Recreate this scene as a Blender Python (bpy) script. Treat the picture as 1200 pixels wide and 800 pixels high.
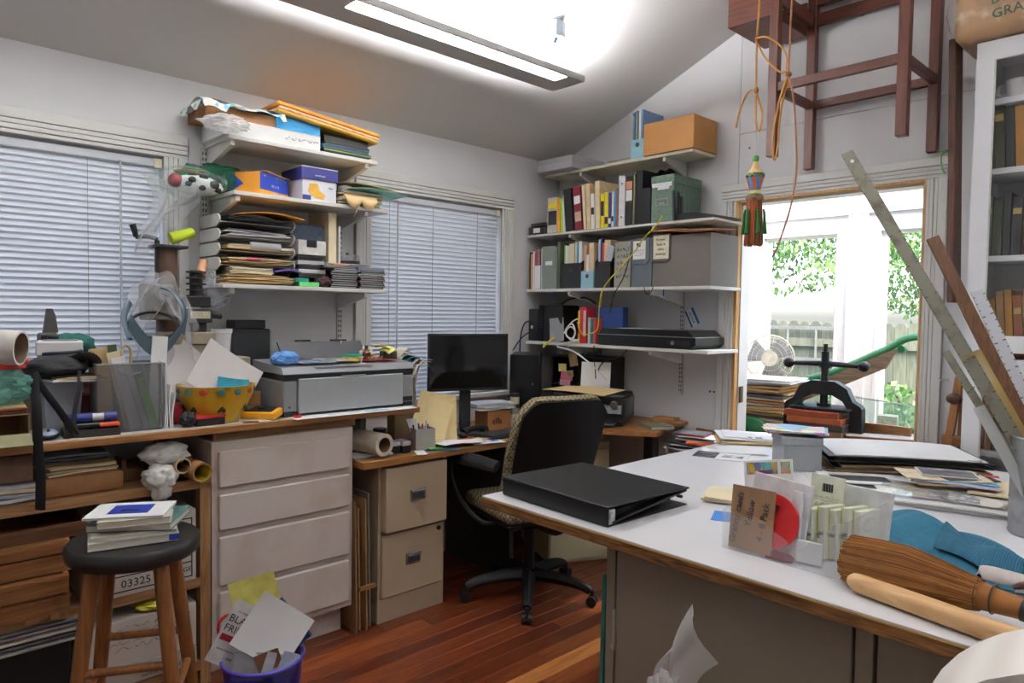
import bpy, bmesh, math, random
from mathutils import Vector, Matrix, Euler, noise
random.seed(11)
for _o in list(bpy.data.objects): bpy.data.objects.remove(_o)
SC = bpy.context.scene
COL = SC.collection
R = math.radians
PI = math.pi

# ------------------------------------------------------------------ camera
cam_d = bpy.data.cameras.new('camera'); cam = bpy.data.objects.new('camera', cam_d); COL.objects.link(cam)
yaw, pitch, roll = R(-46.756), R(-2.354), R(0.8655)
_f = Vector((math.sin(yaw)*math.cos(pitch), math.cos(yaw)*math.cos(pitch), math.sin(pitch)))
_r = Vector((math.cos(yaw), -math.sin(yaw), 0)); _u = _r.cross(_f)
_r2 = _r*math.cos(roll)+_u*math.sin(roll); _u2 = -_r*math.sin(roll)+_u*math.cos(roll)
cam.matrix_world = Matrix(((_r2.x, _u2.x, -_f.x, 0), (_r2.y, _u2.y, -_f.y, 0), (_r2.z, _u2.z, -_f.z, 1.45), (0, 0, 0, 1)))
cam_d.sensor_width = 36; cam_d.lens = 36*814.7/1200; cam_d.clip_start = 0.02; cam_d.clip_end = 200
SC.camera = cam

# ------------------------------------------------------------------ sky, sun, exposure
W = bpy.data.worlds.new('sky'); SC.world = W; W.use_nodes = True
_nt = W.node_tree; _bg = _nt.nodes['Background']
_sky = _nt.nodes.new('ShaderNodeTexSky'); _sky.sky_type = 'NISHITA'; _sky.sun_disc = False
_sky.sun_elevation = R(48); _sky.sun_rotation = R(120); _sky.air_density = 1.0; _sky.dust_density = 4.0
_nt.links.new(_sky.outputs[0], _bg.inputs[0]); _bg.inputs[1].default_value = 1.9
sun_d = bpy.data.lights.new('sun', 'SUN'); sun_d.energy = 3.5; sun_d.angle = R(1.5); sun_d.color = (1, .95, .86)
sun = bpy.data.objects.new('sun', sun_d); COL.objects.link(sun); sun.location = (3, 12, 8)
sun.rotation_euler = Vector((-0.30, -0.50, -0.95)).to_track_quat('-Z', 'Y').to_euler()
SC.view_settings.view_transform = 'Standard'; SC.view_settings.look = 'None'
SC.view_settings.gamma = 1.0; SC.view_settings.use_curve_mapping = False
SC.view_settings.exposure = 0.0
LAMP_UP = 76.0      # pendant fittings: uplight strip
LAMP_DOWN = 19.0     # pendant fittings: lower diffuser

# ------------------------------------------------------------------ materials
def lin(c):
    out = []
    for v in c:
        v = v/255.0
        out.append(v/12.92 if v <= .04045 else ((v+.055)/1.055)**2.4)
    return tuple(out)+(1,)
_MC = {}
def M(col, rough=.6, kind='plain', col2=None, scale=25., var=.10, metal=0., bump=0., axis='X', spec=.5):
    key = (col, rough, kind, col2, scale, var, metal, bump, axis, spec)
    if key in _MC: return _MC[key]
    m = bpy.data.materials.new('%s_%d_%d_%d' % ((kind,)+tuple(int(v) for v in col))); m.use_nodes = True
    nt = m.node_tree; N = nt.nodes; Lk = nt.links
    b = N['Principled BSDF']; b.inputs['Roughness'].default_value = rough; b.inputs['Metallic'].default_value = metal
    b.inputs['Specular IOR Level'].default_value = spec
    tc = N.new('ShaderNodeTexCoord'); mp = N.new('ShaderNodeMapping'); Lk.new(tc.outputs['Object'], mp.inputs[0])
    c1 = lin(col)
    c2 = lin(col2) if col2 else tuple(v*(1-var*2) for v in c1[:3])+(1,)
    fac = None
    if kind in ('plain', 'wood', 'stain'):
        tx = N.new('ShaderNodeTexNoise'); tx.inputs['Scale'].default_value = scale
        tx.inputs['Detail'].default_value = 4
        if kind == 'wood':
            s = [9, 9, 9]; s['XYZ'.index(axis)] = .7
            mp.inputs['Scale'].default_value = s; tx.inputs['Distortion'].default_value = 1.2
        Lk.new(mp.outputs[0], tx.inputs[0]); fac = tx.outputs[0]
        cr = N.new('ShaderNodeValToRGB'); cr.color_ramp.elements[0].position = .36; cr.color_ramp.elements[1].position = .66
        if kind == 'stain': cr.color_ramp.elements[0].position = .5; cr.color_ramp.elements[1].position = .7
        cr.color_ramp.elements[0].color = c1; cr.color_ramp.elements[1].color = c2
        Lk.new(fac, cr.inputs[0]); Lk.new(cr.outputs[0], b.inputs['Base Color'])
    elif kind == 'print':            # a colourful printed picture
        tx = N.new('ShaderNodeTexNoise'); tx.inputs['Scale'].default_value = scale; tx.inputs['Detail'].default_value = 3
        Lk.new(mp.outputs[0], tx.inputs[0])
        cr = N.new('ShaderNodeValToRGB'); e = cr.color_ramp.elements
        e[0].position = .38; e[0].color = c1; e[1].position = .62; e[1].color = c2
        n = e.new(.5); n.color = tuple((c1[i]*.5+c2[i]*.5)*.6 for i in range(3))+(1,)
        Lk.new(tx.outputs[0], cr.inputs[0]); Lk.new(cr.outputs[0], b.inputs['Base Color']); fac = tx.outputs[0]
    elif kind == 'art':              # many-coloured picture
        tx = N.new('ShaderNodeTexVoronoi'); tx.inputs['Scale'].default_value = scale
        Lk.new(mp.outputs[0], tx.inputs[0])
        hs = N.new('ShaderNodeMix'); hs.data_type = 'RGBA'; hs.inputs[0].default_value = .55
        Lk.new(tx.outputs['Color'], hs.inputs[6]); hs.inputs[7].default_value = c1
        Lk.new(hs.outputs[2], b.inputs['Base Color']); fac = tx.outputs['Distance']
    elif kind == 'stripe':           # page edges, grooves, ribbed cloth
        tx = N.new('ShaderNodeTexWave'); tx.bands_direction = axis; tx.inputs['Scale'].default_value = scale
        tx.inputs['Distortion'].default_value = 1.5
        Lk.new(mp.outputs[0], tx.inputs[0])
        cr = N.new('ShaderNodeValToRGB'); cr.color_ramp.elements[0].color = c1; cr.color_ramp.elements[1].color = c2
        Lk.new(tx.outputs[0], cr.inputs[0]); Lk.new(cr.outputs[0], b.inputs['Base Color']); fac = tx.outputs[0]
    elif kind == 'check':            # woven upholstery
        tx = N.new('ShaderNodeTexChecker'); tx.inputs['Scale'].default_value = scale
        tx.inputs[1].default_value = c1; tx.inputs[2].default_value = c2
        Lk.new(mp.outputs[0], tx.inputs[0]); Lk.new(tx.outputs[0], b.inputs['Base Color']); fac = tx.outputs[1]
    elif kind == 'spots':            # round dark spots on pale cloth
        tx = N.new('ShaderNodeTexVoronoi'); tx.inputs['Scale'].default_value = scale; tx.inputs['Randomness'].default_value = .7
        Lk.new(mp.outputs[0], tx.inputs[0])
        cr = N.new('ShaderNodeValToRGB'); cr.color_ramp.interpolation = 'CONSTANT'
        cr.color_ramp.elements[0].color = c2; cr.color_ramp.elements[1].color = c1; cr.color_ramp.elements[1].position = .33
        Lk.new(tx.outputs['Distance'], cr.inputs[0]); Lk.new(cr.outputs[0], b.inputs['Base Color'])
    if bump and fac is not None:
        bp = N.new('ShaderNodeBump'); bp.inputs['Strength'].default_value = bump; bp.inputs['Distance'].default_value = .004
        Lk.new(fac, bp.inputs['Height']); Lk.new(bp.outputs[0], b.inputs['Normal'])
    _MC[key] = m
    return m
def CLEAR(col=(240, 245, 248), body=.16, rough=.12, gloss=.5):
    """see-through plastic or glass: transparent, a little body colour, and a Fresnel shine"""
    key = ('clear', col, body, rough, gloss)
    if key in _MC: return _MC[key]
    m = bpy.data.materials.new('clear_%d_%d_%d' % col); m.use_nodes = True
    nt = m.node_tree; N = nt.nodes; Lk = nt.links; N.remove(N['Principled BSDF'])
    out = N['Material Output']; tr = N.new('ShaderNodeBsdfTransparent'); tr.inputs[0].default_value = (1, 1, 1, 1)
    df = N.new('ShaderNodeBsdfDiffuse'); df.inputs[0].default_value = lin(col)
    tl = N.new('ShaderNodeBsdfTranslucent'); tl.inputs[0].default_value = lin(col)
    ad = N.new('ShaderNodeMixShader'); ad.inputs[0].default_value = .5
    Lk.new(df.outputs[0], ad.inputs[1]); Lk.new(tl.outputs[0], ad.inputs[2])
    m1 = N.new('ShaderNodeMixShader'); m1.inputs[0].default_value = body
    Lk.new(tr.outputs[0], m1.inputs[1]); Lk.new(ad.outputs[0], m1.inputs[2])
    gl = N.new('ShaderNodeBsdfGlossy'); gl.inputs['Roughness'].default_value = rough
    fr = N.new('ShaderNodeFresnel'); fr.inputs[0].default_value = 1.12+gloss*.5
    m2 = N.new('ShaderNodeMixShader'); Lk.new(fr.outputs[0], m2.inputs[0])
    ge = N.new('ShaderNodeNewGeometry'); mu = N.new('ShaderNodeMath'); mu.operation = 'SUBTRACT'; mu.use_clamp = True
    Lk.new(fr.outputs[0], mu.inputs[0]); Lk.new(ge.outputs['Backfacing'], mu.inputs[1]); Lk.new(mu.outputs[0], m2.inputs[0])
    Lk.new(m1.outputs[0], m2.inputs[1]); Lk.new(gl.outputs[0], m2.inputs[2]); Lk.new(m2.outputs[0], out.inputs[0])
    _MC[key] = m
    return m
def GLOW(col, s):
    key = ('glow', col, s)
    if key in _MC: return _MC[key]
    m = bpy.data.materials.new('glow'); m.use_nodes = True
    b = m.node_tree.nodes['Principled BSDF']; b.inputs['Base Color'].default_value = lin(col)
    b.inputs['Emission Color'].default_value = lin(col); b.inputs['Emission Strength'].default_value = s
    _MC[key] = m
    return m

# ------------------------------------------------------------------ mesh builder
I4 = Matrix.Identity(4)
def TR(loc=(0, 0, 0), rot=(0, 0, 0)): return Matrix.Translation(Vector(loc)) @ Euler([R(a) for a in rot]).to_matrix().to_4x4()
class MB:
    def __init__(s): s.bm = bmesh.new()
    def _new(s, fn, mat, smooth, mx):
        n0 = set(s.bm.faces); v0 = set(s.bm.verts)
        fn()
        vs = [v for v in s.bm.verts if v not in v0]
        fs = [f for f in s.bm.faces if f not in n0]
        if mx is not None: bmesh.ops.transform(s.bm, matrix=mx, verts=vs)
        for f in fs: f.material_index = mat; f.smooth = smooth
        return s
    def faces(s, verts, faces, mat=0, mx=None, smooth=False):
        vs = [s.bm.verts.new((mx @ Vector(v)) if mx is not None else Vector(v)) for v in verts]
        for f in faces:
            try:
                q = s.bm.faces.new([vs[i] for i in f]); q.material_index = mat; q.smooth = smooth
            except ValueError: pass
        return s
    def box(s, x0, x1, y0, y1, z0, z1, mat=0, mx=None, bev=0., seg=1):
        if not bev:
            v = [(x, y, z) for z in (z0, z1) for y in (y0, y1) for x in (x0, x1)]
            return s.faces(v, [(0, 2, 3, 1), (4, 5, 7, 6), (0, 1, 5, 4), (2, 6, 7, 3), (0, 4, 6, 2), (1, 3, 7, 5)], mat, mx)
        t = bmesh.new(); bmesh.ops.create_cube(t, size=1)
        for v in t.verts: v.co = Vector(((x0+x1)/2+v.co.x*(x1-x0), (y0+y1)/2+v.co.y*(y1-y0), (z0+z1)/2+v.co.z*(z1-z0)))
        bmesh.ops.bevel(t, geom=t.edges[:], offset=bev, segments=seg, affect='EDGES', profile=.5)
        return s.merge(t, mat, mx, seg > 1)
    def merge(s, t, mat=0, mx=None, smooth=False):
        t.verts.ensure_lookup_table()
        mp = {v: s.bm.verts.new((mx @ v.co) if mx is not None else v.co) for v in t.verts}
        for f in t.faces:
            try:
                q = s.bm.faces.new([mp[v] for v in f.verts]); q.material_index = mat; q.smooth = smooth
            except ValueError: pass
        t.free(); return s
    def cyl(s, p0, p1, r0, r1=None, n=16, mat=0, mx=None, caps=True, smooth=True):
        r1 = r0 if r1 is None else r1
        p0 = Vector(p0); p1 = Vector(p1); d = (p1-p0).normalized()
        a = d.orthogonal().normalized(); b = d.cross(a)
        vs = []
        for p, r in ((p0, r0), (p1, r1)):
            for i in range(n):
                t = 2*PI*i/n; vs.append(p+a*(math.cos(t)*r)+b*(math.sin(t)*r))
        s.faces(vs, [(i, (i+1) % n, n+(i+1) % n, n+i) for i in range(n)], mat, mx, smooth)
        if caps:
            s.faces(vs[:n], [tuple(range(n-1, -1, -1))], mat, mx); s.faces(vs[n:], [tuple(range(n))], mat, mx)
        return s
    def pipe(s, p0, p1, ro, ri, n=24, mat=0, mat_in=None, mx=None):
        mi = mat if mat_in is None else mat_in
        p0 = Vector(p0); p1 = Vector(p1); d = (p1-p0).normalized(); a = d.orthogonal().normalized(); b = d.cross(a)
        def ring(p, r): return [p+a*(math.cos(2*PI*i/n)*r)+b*(math.sin(2*PI*i/n)*r) for i in range(n)]
        vs = ring(p0, ro)+ring(p1, ro)+ring(p1, ri)+ring(p0, ri)
        for k in range(4):
            A = k*n; B = ((k+1) % 4)*n
            s.faces(vs, [(A+i, A+(i+1) % n, B+(i+1) % n, B+i) for i in range(n)], mi if k == 2 else mat, mx, k in (0, 2))
        return s
    def lathe(s, prof, n=24, mat=0, mx=None, smooth=True, close=True):
        vs = []
        for r, z in prof:
            for i in range(n):
                t = 2*PI*i/n; vs.append((math.cos(t)*r, math.sin(t)*r, z))
        k = len(prof)
        fs = [(j*n+i, j*n+(i+1) % n, (j+1)*n+(i+1) % n, (j+1)*n+i) for j in range(k-1) for i in range(n)]
        s.faces(vs, fs, mat, mx, smooth)
        if close:
            if prof[0][0] > 1e-5: s.faces(vs[:n], [tuple(range(n-1, -1, -1))], mat, mx)
            if prof[-1][0] > 1e-5: s.faces(vs[-n:], [tuple(range(n))], mat, mx)
        return s
    def tube(s, pts, r, n=8, mat=0, mx=None, sub=6, rs=None, flat=1.0):
        P = [Vector(p) for p in pts]
        if sub > 1 and len(P) > 2:
            Q = []; RR = []
            for i in range(len(P)-1):
                p0 = P[max(i-1, 0)]; p1 = P[i]; p2 = P[i+1]; p3 = P[min(i+2, len(P)-1)]
                for j in range(sub):
                    t = j/sub
                    Q.append(.5*((2*p1)+(-p0+p2)*t+(2*p0-5*p1+4*p2-p3)*t*t+(-p0+3*p1-3*p2+p3)*t**3))
                    RR.append((rs[i]*(1-t)+rs[i+1]*t) if rs else r)
            Q.append(P[-1]); RR.append(rs[-1] if rs else r)
        else: Q = P; RR = rs if rs else [r]*len(P)
        vs = []; up = None
        for i, p in enumerate(Q):
            d = (Q[min(i+1, len(Q)-1)]-Q[max(i-1, 0)]).normalized()
            if up is None: up = d.orthogonal().normalized()
            else:
                up = (up-d*up.dot(d))
                up = up.normalized() if up.length > 1e-6 else d.orthogonal().normalized()
            b = d.cross(up)
            for k in range(n):
                t = 2*PI*k/n; vs.append(p+up*(math.cos(t)*RR[i])+b*(math.sin(t)*RR[i]*flat))
        m = len(Q)
        s.faces(vs, [(j*n+i, j*n+(i+1) % n, (j+1)*n+(i+1) % n, (j+1)*n+i) for j in range(m-1) for i in range(n)], mat, mx, True)
        s.faces(vs[:n], [tuple(range(n-1, -1, -1))], mat, mx); s.faces(vs[-n:], [tuple(range(n))], mat, mx)
        return s
    def prism(s, poly, a, b, plane='XZ', mat=0, mx=None):
        """poly of 2D points extruded from a to b along the third axis"""
        def P(p, t): return {'XZ': (p[0], t, p[1]), 'XY': (p[0], p[1], t), 'YZ': (t, p[0], p[1])}[plane]
        n = len(poly); vs = [P(p, a) for p in poly]+[P(p, b) for p in poly]
        return s.faces(vs, [tuple(range(n)), tuple(range(2*n-1, n-1, -1))]+[(i, n+i, n+(i+1) % n, (i+1) % n) for i in range(n)], mat, mx)
    def sheet(s, fn, nx=8, ny=8, t=.0006, mat=0, mx=None, smooth=True):
        """fn(u, v) in 0..1 gives a point; the surface is given the thickness t"""
        b = bmesh.new()
        vs = [[b.verts.new(Vector(fn(i/nx, j/ny))) for i in range(nx+1)] for j in range(ny+1)]
        for j in range(ny):
            for i in range(nx): b.faces.new((vs[j][i], vs[j][i+1], vs[j+1][i+1], vs[j+1][i]))
        b.normal_update()
        if t: bmesh.ops.solidify(b, geom=b.faces[:], thickness=t)
        return s.merge(b, mat, mx, smooth)
    def blob(s, c, rad, amp=.15, freq=3., sub=3, seed=0, mat=0, mx=None, smooth=False, flatz=None):
        b = bmesh.new(); bmesh.ops.create_icosphere(b, subdivisions=sub, radius=1)
        for v in b.verts:
            q = v.co*freq+Vector((seed*7.3, seed*3.1, seed*1.7))
            k = 1+amp*(noise.noise(q)+.6*noise.noise(q*2.3)-.25*abs(noise.noise(q*4.1)))
            v.co = Vector((c[0]+v.co.x*rad[0]*k, c[1]+v.co.y*rad[1]*k, c[2]+v.co.z*rad[2]*k))
            if flatz is not None and v.co.z < flatz: v.co.z = flatz
        return s.merge(b, mat, mx, smooth)
    def build(s, name, mats, parent=None, loc=None, rz=0., rot=None):
        if not isinstance(mats, (list, tuple)): mats = [mats]
        bmesh.ops.recalc_face_normals(s.bm, faces=s.bm.faces[:])
        for e in s.bm.edges:
            if len(e.link_faces) == 2 and e.calc_face_angle(0) > .75: e.smooth = False
        me = bpy.data.meshes.new(name); s.bm.to_mesh(me); s.bm.free()
        for m in mats: me.materials.append(m)
        o = bpy.data.objects.new(name, me); COL.objects.link(o)
        if parent: o.parent = parent
        if loc: o.location = loc
        if rot: o.rotation_euler = [R(a) for a in rot]
        elif rz: o.rotation_euler = (0, 0, R(rz))
        return o
def tag(o, label, cat, group=None):
    o['label'] = label; o['category'] = cat
    if group: o['group'] = group
    return o
def T(name, label, cat, loc=(0, 0, 0), rz=0., group=None, rot=None):
    o = bpy.data.objects.new(name, None); COL.objects.link(o); o.empty_display_size = .05
    o.location = loc; o.rotation_euler = [R(a) for a in rot] if rot else (0, 0, R(rz))
    return tag(o, label, cat, group)
def ST(o): o['kind'] = 'structure'; return o
def lab(o, s): o['label'] = s; return o
def part_copy(o, parent, loc=None, name=None):
    c = o.copy(); COL.objects.link(c); c.parent = parent
    if loc is not None: c.location = loc
    return c
def text(body, size, mat, parent=None, loc=(0, 0, 0), rot=(90, 0, 0), name='lettering', ext=.0004, align='CENTER', sx=1.0):
    cu = bpy.data.curves.new('t', 'FONT'); cu.body = body; cu.size = size; cu.extrude = ext
    cu.align_x = align; cu.align_y = 'CENTER'; cu.resolution_u = 2
    o = bpy.data.objects.new('t', cu); COL.objects.link(o)
    me = bpy.data.meshes.new_from_object(o.evaluated_get(bpy.context.evaluated_depsgraph_get()))
    bpy.data.objects.remove(o); bpy.data.curves.remove(cu)
    me.materials.clear(); me.materials.append(mat); me.name = name
    q = bpy.data.objects.new(name, me); COL.objects.link(q)
    if parent: q.parent = parent
    q.location = loc; q.rotation_euler = [R(a) for a in rot]; q.scale = (sx, 1, 1)
    return q
def scribble(w, h, lines, mat, parent, loc, rot=(90, 0, 0), seed=1, t=.0012, name='handwriting'):
    """illegible handwriting: wandering pen strokes in the local XZ plane before rotation is XY"""
    rd = random.Random(seed); b = MB()
    for k in range(lines):
        y = h/2-h*(k+.5)/lines; x = -w/2+rd.random()*w*.1
        while x < w/2-.01*w:
            ln = w*(.12+.14*rd.random()); pts = []; n = 7
            for i in range(n): pts.append((min(x+ln*i/(n-1), w/2), y+(rd.random()-.5)*h/lines*.7, 0))
            b.tube(pts, t, 4, sub=2, flat=.3); x += ln+w*.05
    return b.build(name, mat, parent, loc, rot=rot)
# common materials
WHITE = M((226, 226, 224), .55, var=.03); PAPER = M((236, 236, 234), .7, var=.02, scale=8); SHELFW = M((214, 212, 206), .5, var=.04, scale=6)
CREAM = M((228, 214, 178), .75, var=.05, scale=10); MANILA = M((212, 182, 128), .75, var=.08, scale=8); BLACK = M((24, 24, 26), .5, var=.2); INK = M((28, 28, 34), .6)
PAGES = M((226, 220, 204), .8, 'stripe', (196, 188, 170), 120, axis='Z'); CARD = M((146, 110, 74), .8, var=.08, scale=12)
DARK = M((40, 40, 42), .55, var=.15); STEEL = M((176, 176, 172), .35, var=.1, metal=.9); WPLASTIC = M((222, 222, 220), .4, var=.02)
OAK = M((158, 108, 62), .5, 'wood', (126, 80, 42), 6); OAKY = M((168, 118, 66), .5, 'wood', (140, 94, 48), 6, axis='Y'); OAKZ = M((158, 108, 62), .5, 'wood', (126, 80, 42), 6, axis='Z')
PINEZ = M((172, 132, 88), .65, 'wood', (140, 98, 60), 6, axis='Z'); PINEY = M((172, 132, 88), .65, 'wood', (140, 98, 60), 6, axis='Y'); PINEX = M((196, 152, 100), .65, 'wood', (158, 108, 62), 6)
BAG = CLEAR((244, 246, 248), .20, .3, .2); BAGW = CLEAR((244, 244, 244), .45, .3, .2)
def boxt(name, label, cat, loc, rz, w, d, h, mat, group=None, bev=.0015, rot=None, x0=None):
    """a plain box thing, front at local y=0"""
    b = MB(); xa = -w/2 if x0 is None else x0
    b.box(xa, xa+w, 0, d, 0, h, bev=bev)
    return tag(b.build(name, mat, None, loc, rz, rot), label, cat, group)
def book(name, label, cat, loc, rz, w, d, h, cover, group=None, lean=0., pages=PAGES, band=None, band2=None):
    """a book standing with its spine at the front: w thick, d deep, h tall; cover and page block"""
    t = T(name, label, cat, loc, rz, group, rot=(0, lean, rz) if lean else None)
    c = min(.003, w*.16)
    b = MB().box(-w/2, w/2, 0, c*1.4, 0, h).box(-w/2, -w/2+c, c*1.4, d, 0, h).box(w/2-c, w/2, c*1.4, d, 0, h)
    b.build('cover', cover, t)
    MB().box(-w/2+c, w/2-c, c*1.4, d-.006, .003, h-.004).build('page_block', pages, t)
    for bd in (band, band2):
        if bd: MB().box(-w*.42, w*.42, -.0008, .0004, h*bd[0], h*bd[1]).build('spine_label', bd[2], t)
    return t
def flatbook(name, label, cat, loc, rz, w, d, h, cover, group=None, rot=None, pages=PAGES, top=None):
    """a book or magazine lying down; w wide, d deep, h thick"""
    t = T(name, label, cat, loc, rz, group, rot)
    c = min(.0025, h*.2)
    MB().box(-w/2, w/2, -d/2, d/2, 0, c).box(-w/2, w/2, -d/2, d/2, h-c, h).box(-w/2, -w/2+c, -d/2, d/2, c, h-c).build('cover', cover, t)
    MB().box(-w/2+c, w/2-.003, -d/2+.003, d/2-.003, c, h-c).build('page_block', pages, t)
    if top: MB().box(-w*.44, w*.44, -d*.44, d*.44, h, h+.0005).build('cover_picture', top, t)
    return t
def pile(name, label, cat, loc, rz, w, d, n, th, mats, group=None, jit=.02, ang=4, seed=3, rot=None, pname='sheet'):
    """a loose stack of papers or folders that would be pushed as one: each piece its own part"""
    rd = random.Random(seed); t = T(name, label, cat, loc, rz, group, rot); z = 0
    for i in range(n):
        m = mats[i % len(mats)]; ww = w*(1-.12*rd.random()); dd = d*(1-.12*rd.random())
        a1 = rd.random()*.006-.003; p1 = rd.random()*6
        b = MB().sheet(lambda u, v: ((u-.5)*ww, (v-.5)*dd, .002*math.sin(u*5+p1)+a1*v+.002), 6, 3, th*.75)
        b.build(pname, m, t, ((rd.random()-.5)*jit*2, (rd.random()-.5)*jit*2, z+th), rz=(rd.random()-.5)*2*ang)
        z += th
    return t
# ================================================================== the room
XW, YW, Z0, SL = -3.3, 3.53, 2.467, .407
def ceil_z(x): return Z0+SL*(x-XW)
WALLM = M((222, 222, 222), .75, var=.02, scale=3); CEILM = M((216, 214, 210), .85, var=.015, scale=2)
TRIM = M((220, 219, 214), .45, var=.03, scale=5)
# floor: boards along y
fl = ST(MB().box(XW-.1, 2.7, -2.3, YW+.1, -.08, -.012).build('floor', M((70, 34, 20), .5)))
FLM = [M((112, 52, 28), .28, 'wood', (80, 36, 20), 5, axis='Y'), M((128, 64, 34), .28, 'wood', (102, 46, 24), 5, axis='Y'),
       M((104, 44, 26), .28, 'wood', (72, 30, 18), 5, axis='Y'), M((150, 82, 42), .28, 'wood', (116, 56, 28), 5, axis='Y'),
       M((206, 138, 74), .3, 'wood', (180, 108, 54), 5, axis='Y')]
rd = random.Random(5)
_x = -3.05
_row = 0
while _x < -1.0:
    _y = -.1-rd.random()*.8
    while _y < YW:
        ln = .9+rd.random()*1.1; y1 = min(_y+ln, YW)
        k = rd.choice([0, 0, 1, 1, 2, 3])
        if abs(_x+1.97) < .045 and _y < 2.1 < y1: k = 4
        MB().box(0, .083, max(_y, 0)-max(_y, 0), y1-max(_y, 0)-.002, -.012, 0, bev=.0012).build('floorboard', FLM[k], fl, (_x, max(_y, 0), 0)) if y1 > .1 else None
        _y = y1
    _x += .0845; _row += 1
MB().box(XW, -3.052, -2.2, YW, -.012, -.001).box(_x, 2.6, -2.2, YW, -.012, -.001).box(-3.05, _x, -2.2, -.002, -.012, -.001).build('outer_boards', FLM[0], fl)
# left wall with two windows
Y1a, Y1b, Y2a, Y2b, ZS, ZH = -.75, .985, 2.035, 2.99, .95, 2.11
b = MB()
for ya, yb in ((-2.2, Y1a), (Y1b, Y2a), (Y2b, YW+.12)): b.box(XW-.12, XW, ya, yb, 0, Z0+.02)
for ya, yb in ((Y1a, Y1b), (Y2a, Y2b)): b.box(XW-.12, XW, ya, yb, 0, ZS).box(XW-.12, XW, ya, yb, ZH, Z0+.02)
ST(b.build('wall_left', WALLM))
# far wall: plywood panels with visible joints, round the doorway
DX0, DX1, DZ = -1.958, -1.035, 2.078
wb = MB()
wb.prism([(XW-.1, 0), (DX0, 0), (DX0, ceil_z(DX0)), (XW-.1, ceil_z(XW-.1))], YW+.01, YW+.12)
wb.prism([(DX1, 0), (2.6, 0), (2.6, ceil_z(-2.6)), (0, ceil_z(0)), (DX1, ceil_z(DX1))], YW+.01, YW+.12)
wb.prism([(DX0, DZ), (DX1, DZ), (DX1, ceil_z(DX1)), (DX0, ceil_z(DX0))], YW+.01, YW+.12)
wback = ST(wb.build('wall_back', M((150, 148, 146), .8)))
for poly in ([(XW, 0), (-1.962, 0), (-1.962, ceil_z(-1.962)), (XW, Z0)],
             [(-1.959, 2.445), (-.724, 2.445), (-.724, ceil_z(-.724)), (-1.959, ceil_z(-1.959))],
             [(-.721, 2.445), (2.6, 2.445), (2.6, ceil_z(-2.6)), (0, ceil_z(0)), (-.721, ceil_z(-.721))],
             [(-1.959, DZ+.001), (-.724, DZ+.001), (-.724, 2.442), (-1.959, 2.442)],
             [(DX1+.001, 0), (-.724, 0), (-.724, DZ), (DX1+.001, DZ)], [(-.721, 0), (2.6, 0), (2.6, 2.442), (-.721, 2.442)]):
    MB().prism(poly, YW, YW+.01).build('wall_panel', WALLM, wback)
b = MB()
for x, z in ((-1.985, 2.14), (-1.966, 2.14), (-2.06, 1.55), (-2.04, 1.55), (-2.075, 1.28), (-2.052, 1.28), (-2.10, 1.02), (-2.075, 1.02), (-1.90, 2.36), (-2.068, 1.74)):
    b.cyl((x, YW-.0012, z), (x, YW+.001, z), .006, n=8)
b.build('screw_holes', M((70, 66, 62), .8), wback)
ST(MB().box(2.6, 2.7, -2.3, YW+.12, 0, 3.2).build('wall_right', WALLM))
b = MB().box(XW, 2.6, -2.3, -2.2, 0, 2.2)
b.prism([(XW, 2.2), (2.6, 2.2), (2.6, ceil_z(-2.6)), (0, ceil_z(0)), (XW, Z0)], -2.3, -2.2)
ST(b.build('wall_front', WALLM))
b = MB().prism([(XW-.12, ceil_z(XW-.12)), (0, ceil_z(0)), (0, ceil_z(0)+.1), (XW-.12, ceil_z(XW-.12)+.1)], -2.3, YW+.12)
b.prism([(0, ceil_z(0)), (2.7, ceil_z(-2.7)), (2.7, ceil_z(-2.7)+.1), (0, ceil_z(0)+.1)], -2.3, YW+.12)
ST(b.build('ceiling', CEILM))
# windows with fluted casings, seen past closed blinds
def casing_bar(b, a0, a1, p0, p1, along, mx=None):
    """fluted moulding: along y (head) or z (side); p0 is the inner edge, p1 the outer edge"""
    s = 1 if p1 > p0 else -1; w = abs(p1-p0)
    for f0, f1, dp in ((0, .16, .014), (.18, .36, .020), (.38, .56, .020), (.58, 1., .024)):
        q0 = p0+s*f0*w; q1 = p0+s*f1*w; lo, hi = min(q0, q1), max(q0, q1)
        if along == 'Y': b.box(0, dp, a0, a1, lo, hi, bev=.002)
        else: b.box(0, dp, lo, hi, a0, a1, bev=.002)
    if along == 'Y': b.box(0, .010, a0, a1, min(p0, p1), max(p0, p1))
    else: b.box(0, .010, min(p0, p1), max(p0, p1), a0, a1)
    return b
def window(n, ya, yb):
    w = ST(MB().box(-.09, -.084, ya, yb, ZS, ZH).build('window_%d' % n, CLEAR((235, 240, 245), .03, .03, .4), None, (XW, 0, 0)))
    cw = .1
    casing_bar(MB(), ya-cw, yb+cw, ZH, ZH+cw, 'Y').build('head_casing', TRIM, w)
    casing_bar(MB(), ZS-.05, ZH-.0005, ya, ya-cw, 'Z').build('side_casing', TRIM, w)
    casing_bar(MB(), ZS-.05, ZH-.0005, yb, yb+cw, 'Z').build('side_casing', TRIM, w)
    MB().box(-.06, .04, ya-cw-.02, yb+cw+.02, ZS-.03, ZS, bev=.004).build('window_sill', TRIM, w)
    MB().box(-.1, -.07, ya, ya+.05, ZS, ZH).box(-.1, -.07, yb-.05, yb, ZS, ZH).box(-.1, -.07, ya+.05, yb-.05, ZS, ZS+.05).box(-.1, -.07, ya+.05, yb-.05, ZH-.05, ZH).build('window_frame', TRIM, w)
    MB().box(-.12, 0, ya-.001, ya+.0, ZS, ZH).box(-.115, -.002, ya, yb, ZH-.002, ZH).build('reveal', TRIM, w)
window(1, Y1a, Y1b); window(2, Y2a, Y2b)
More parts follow.
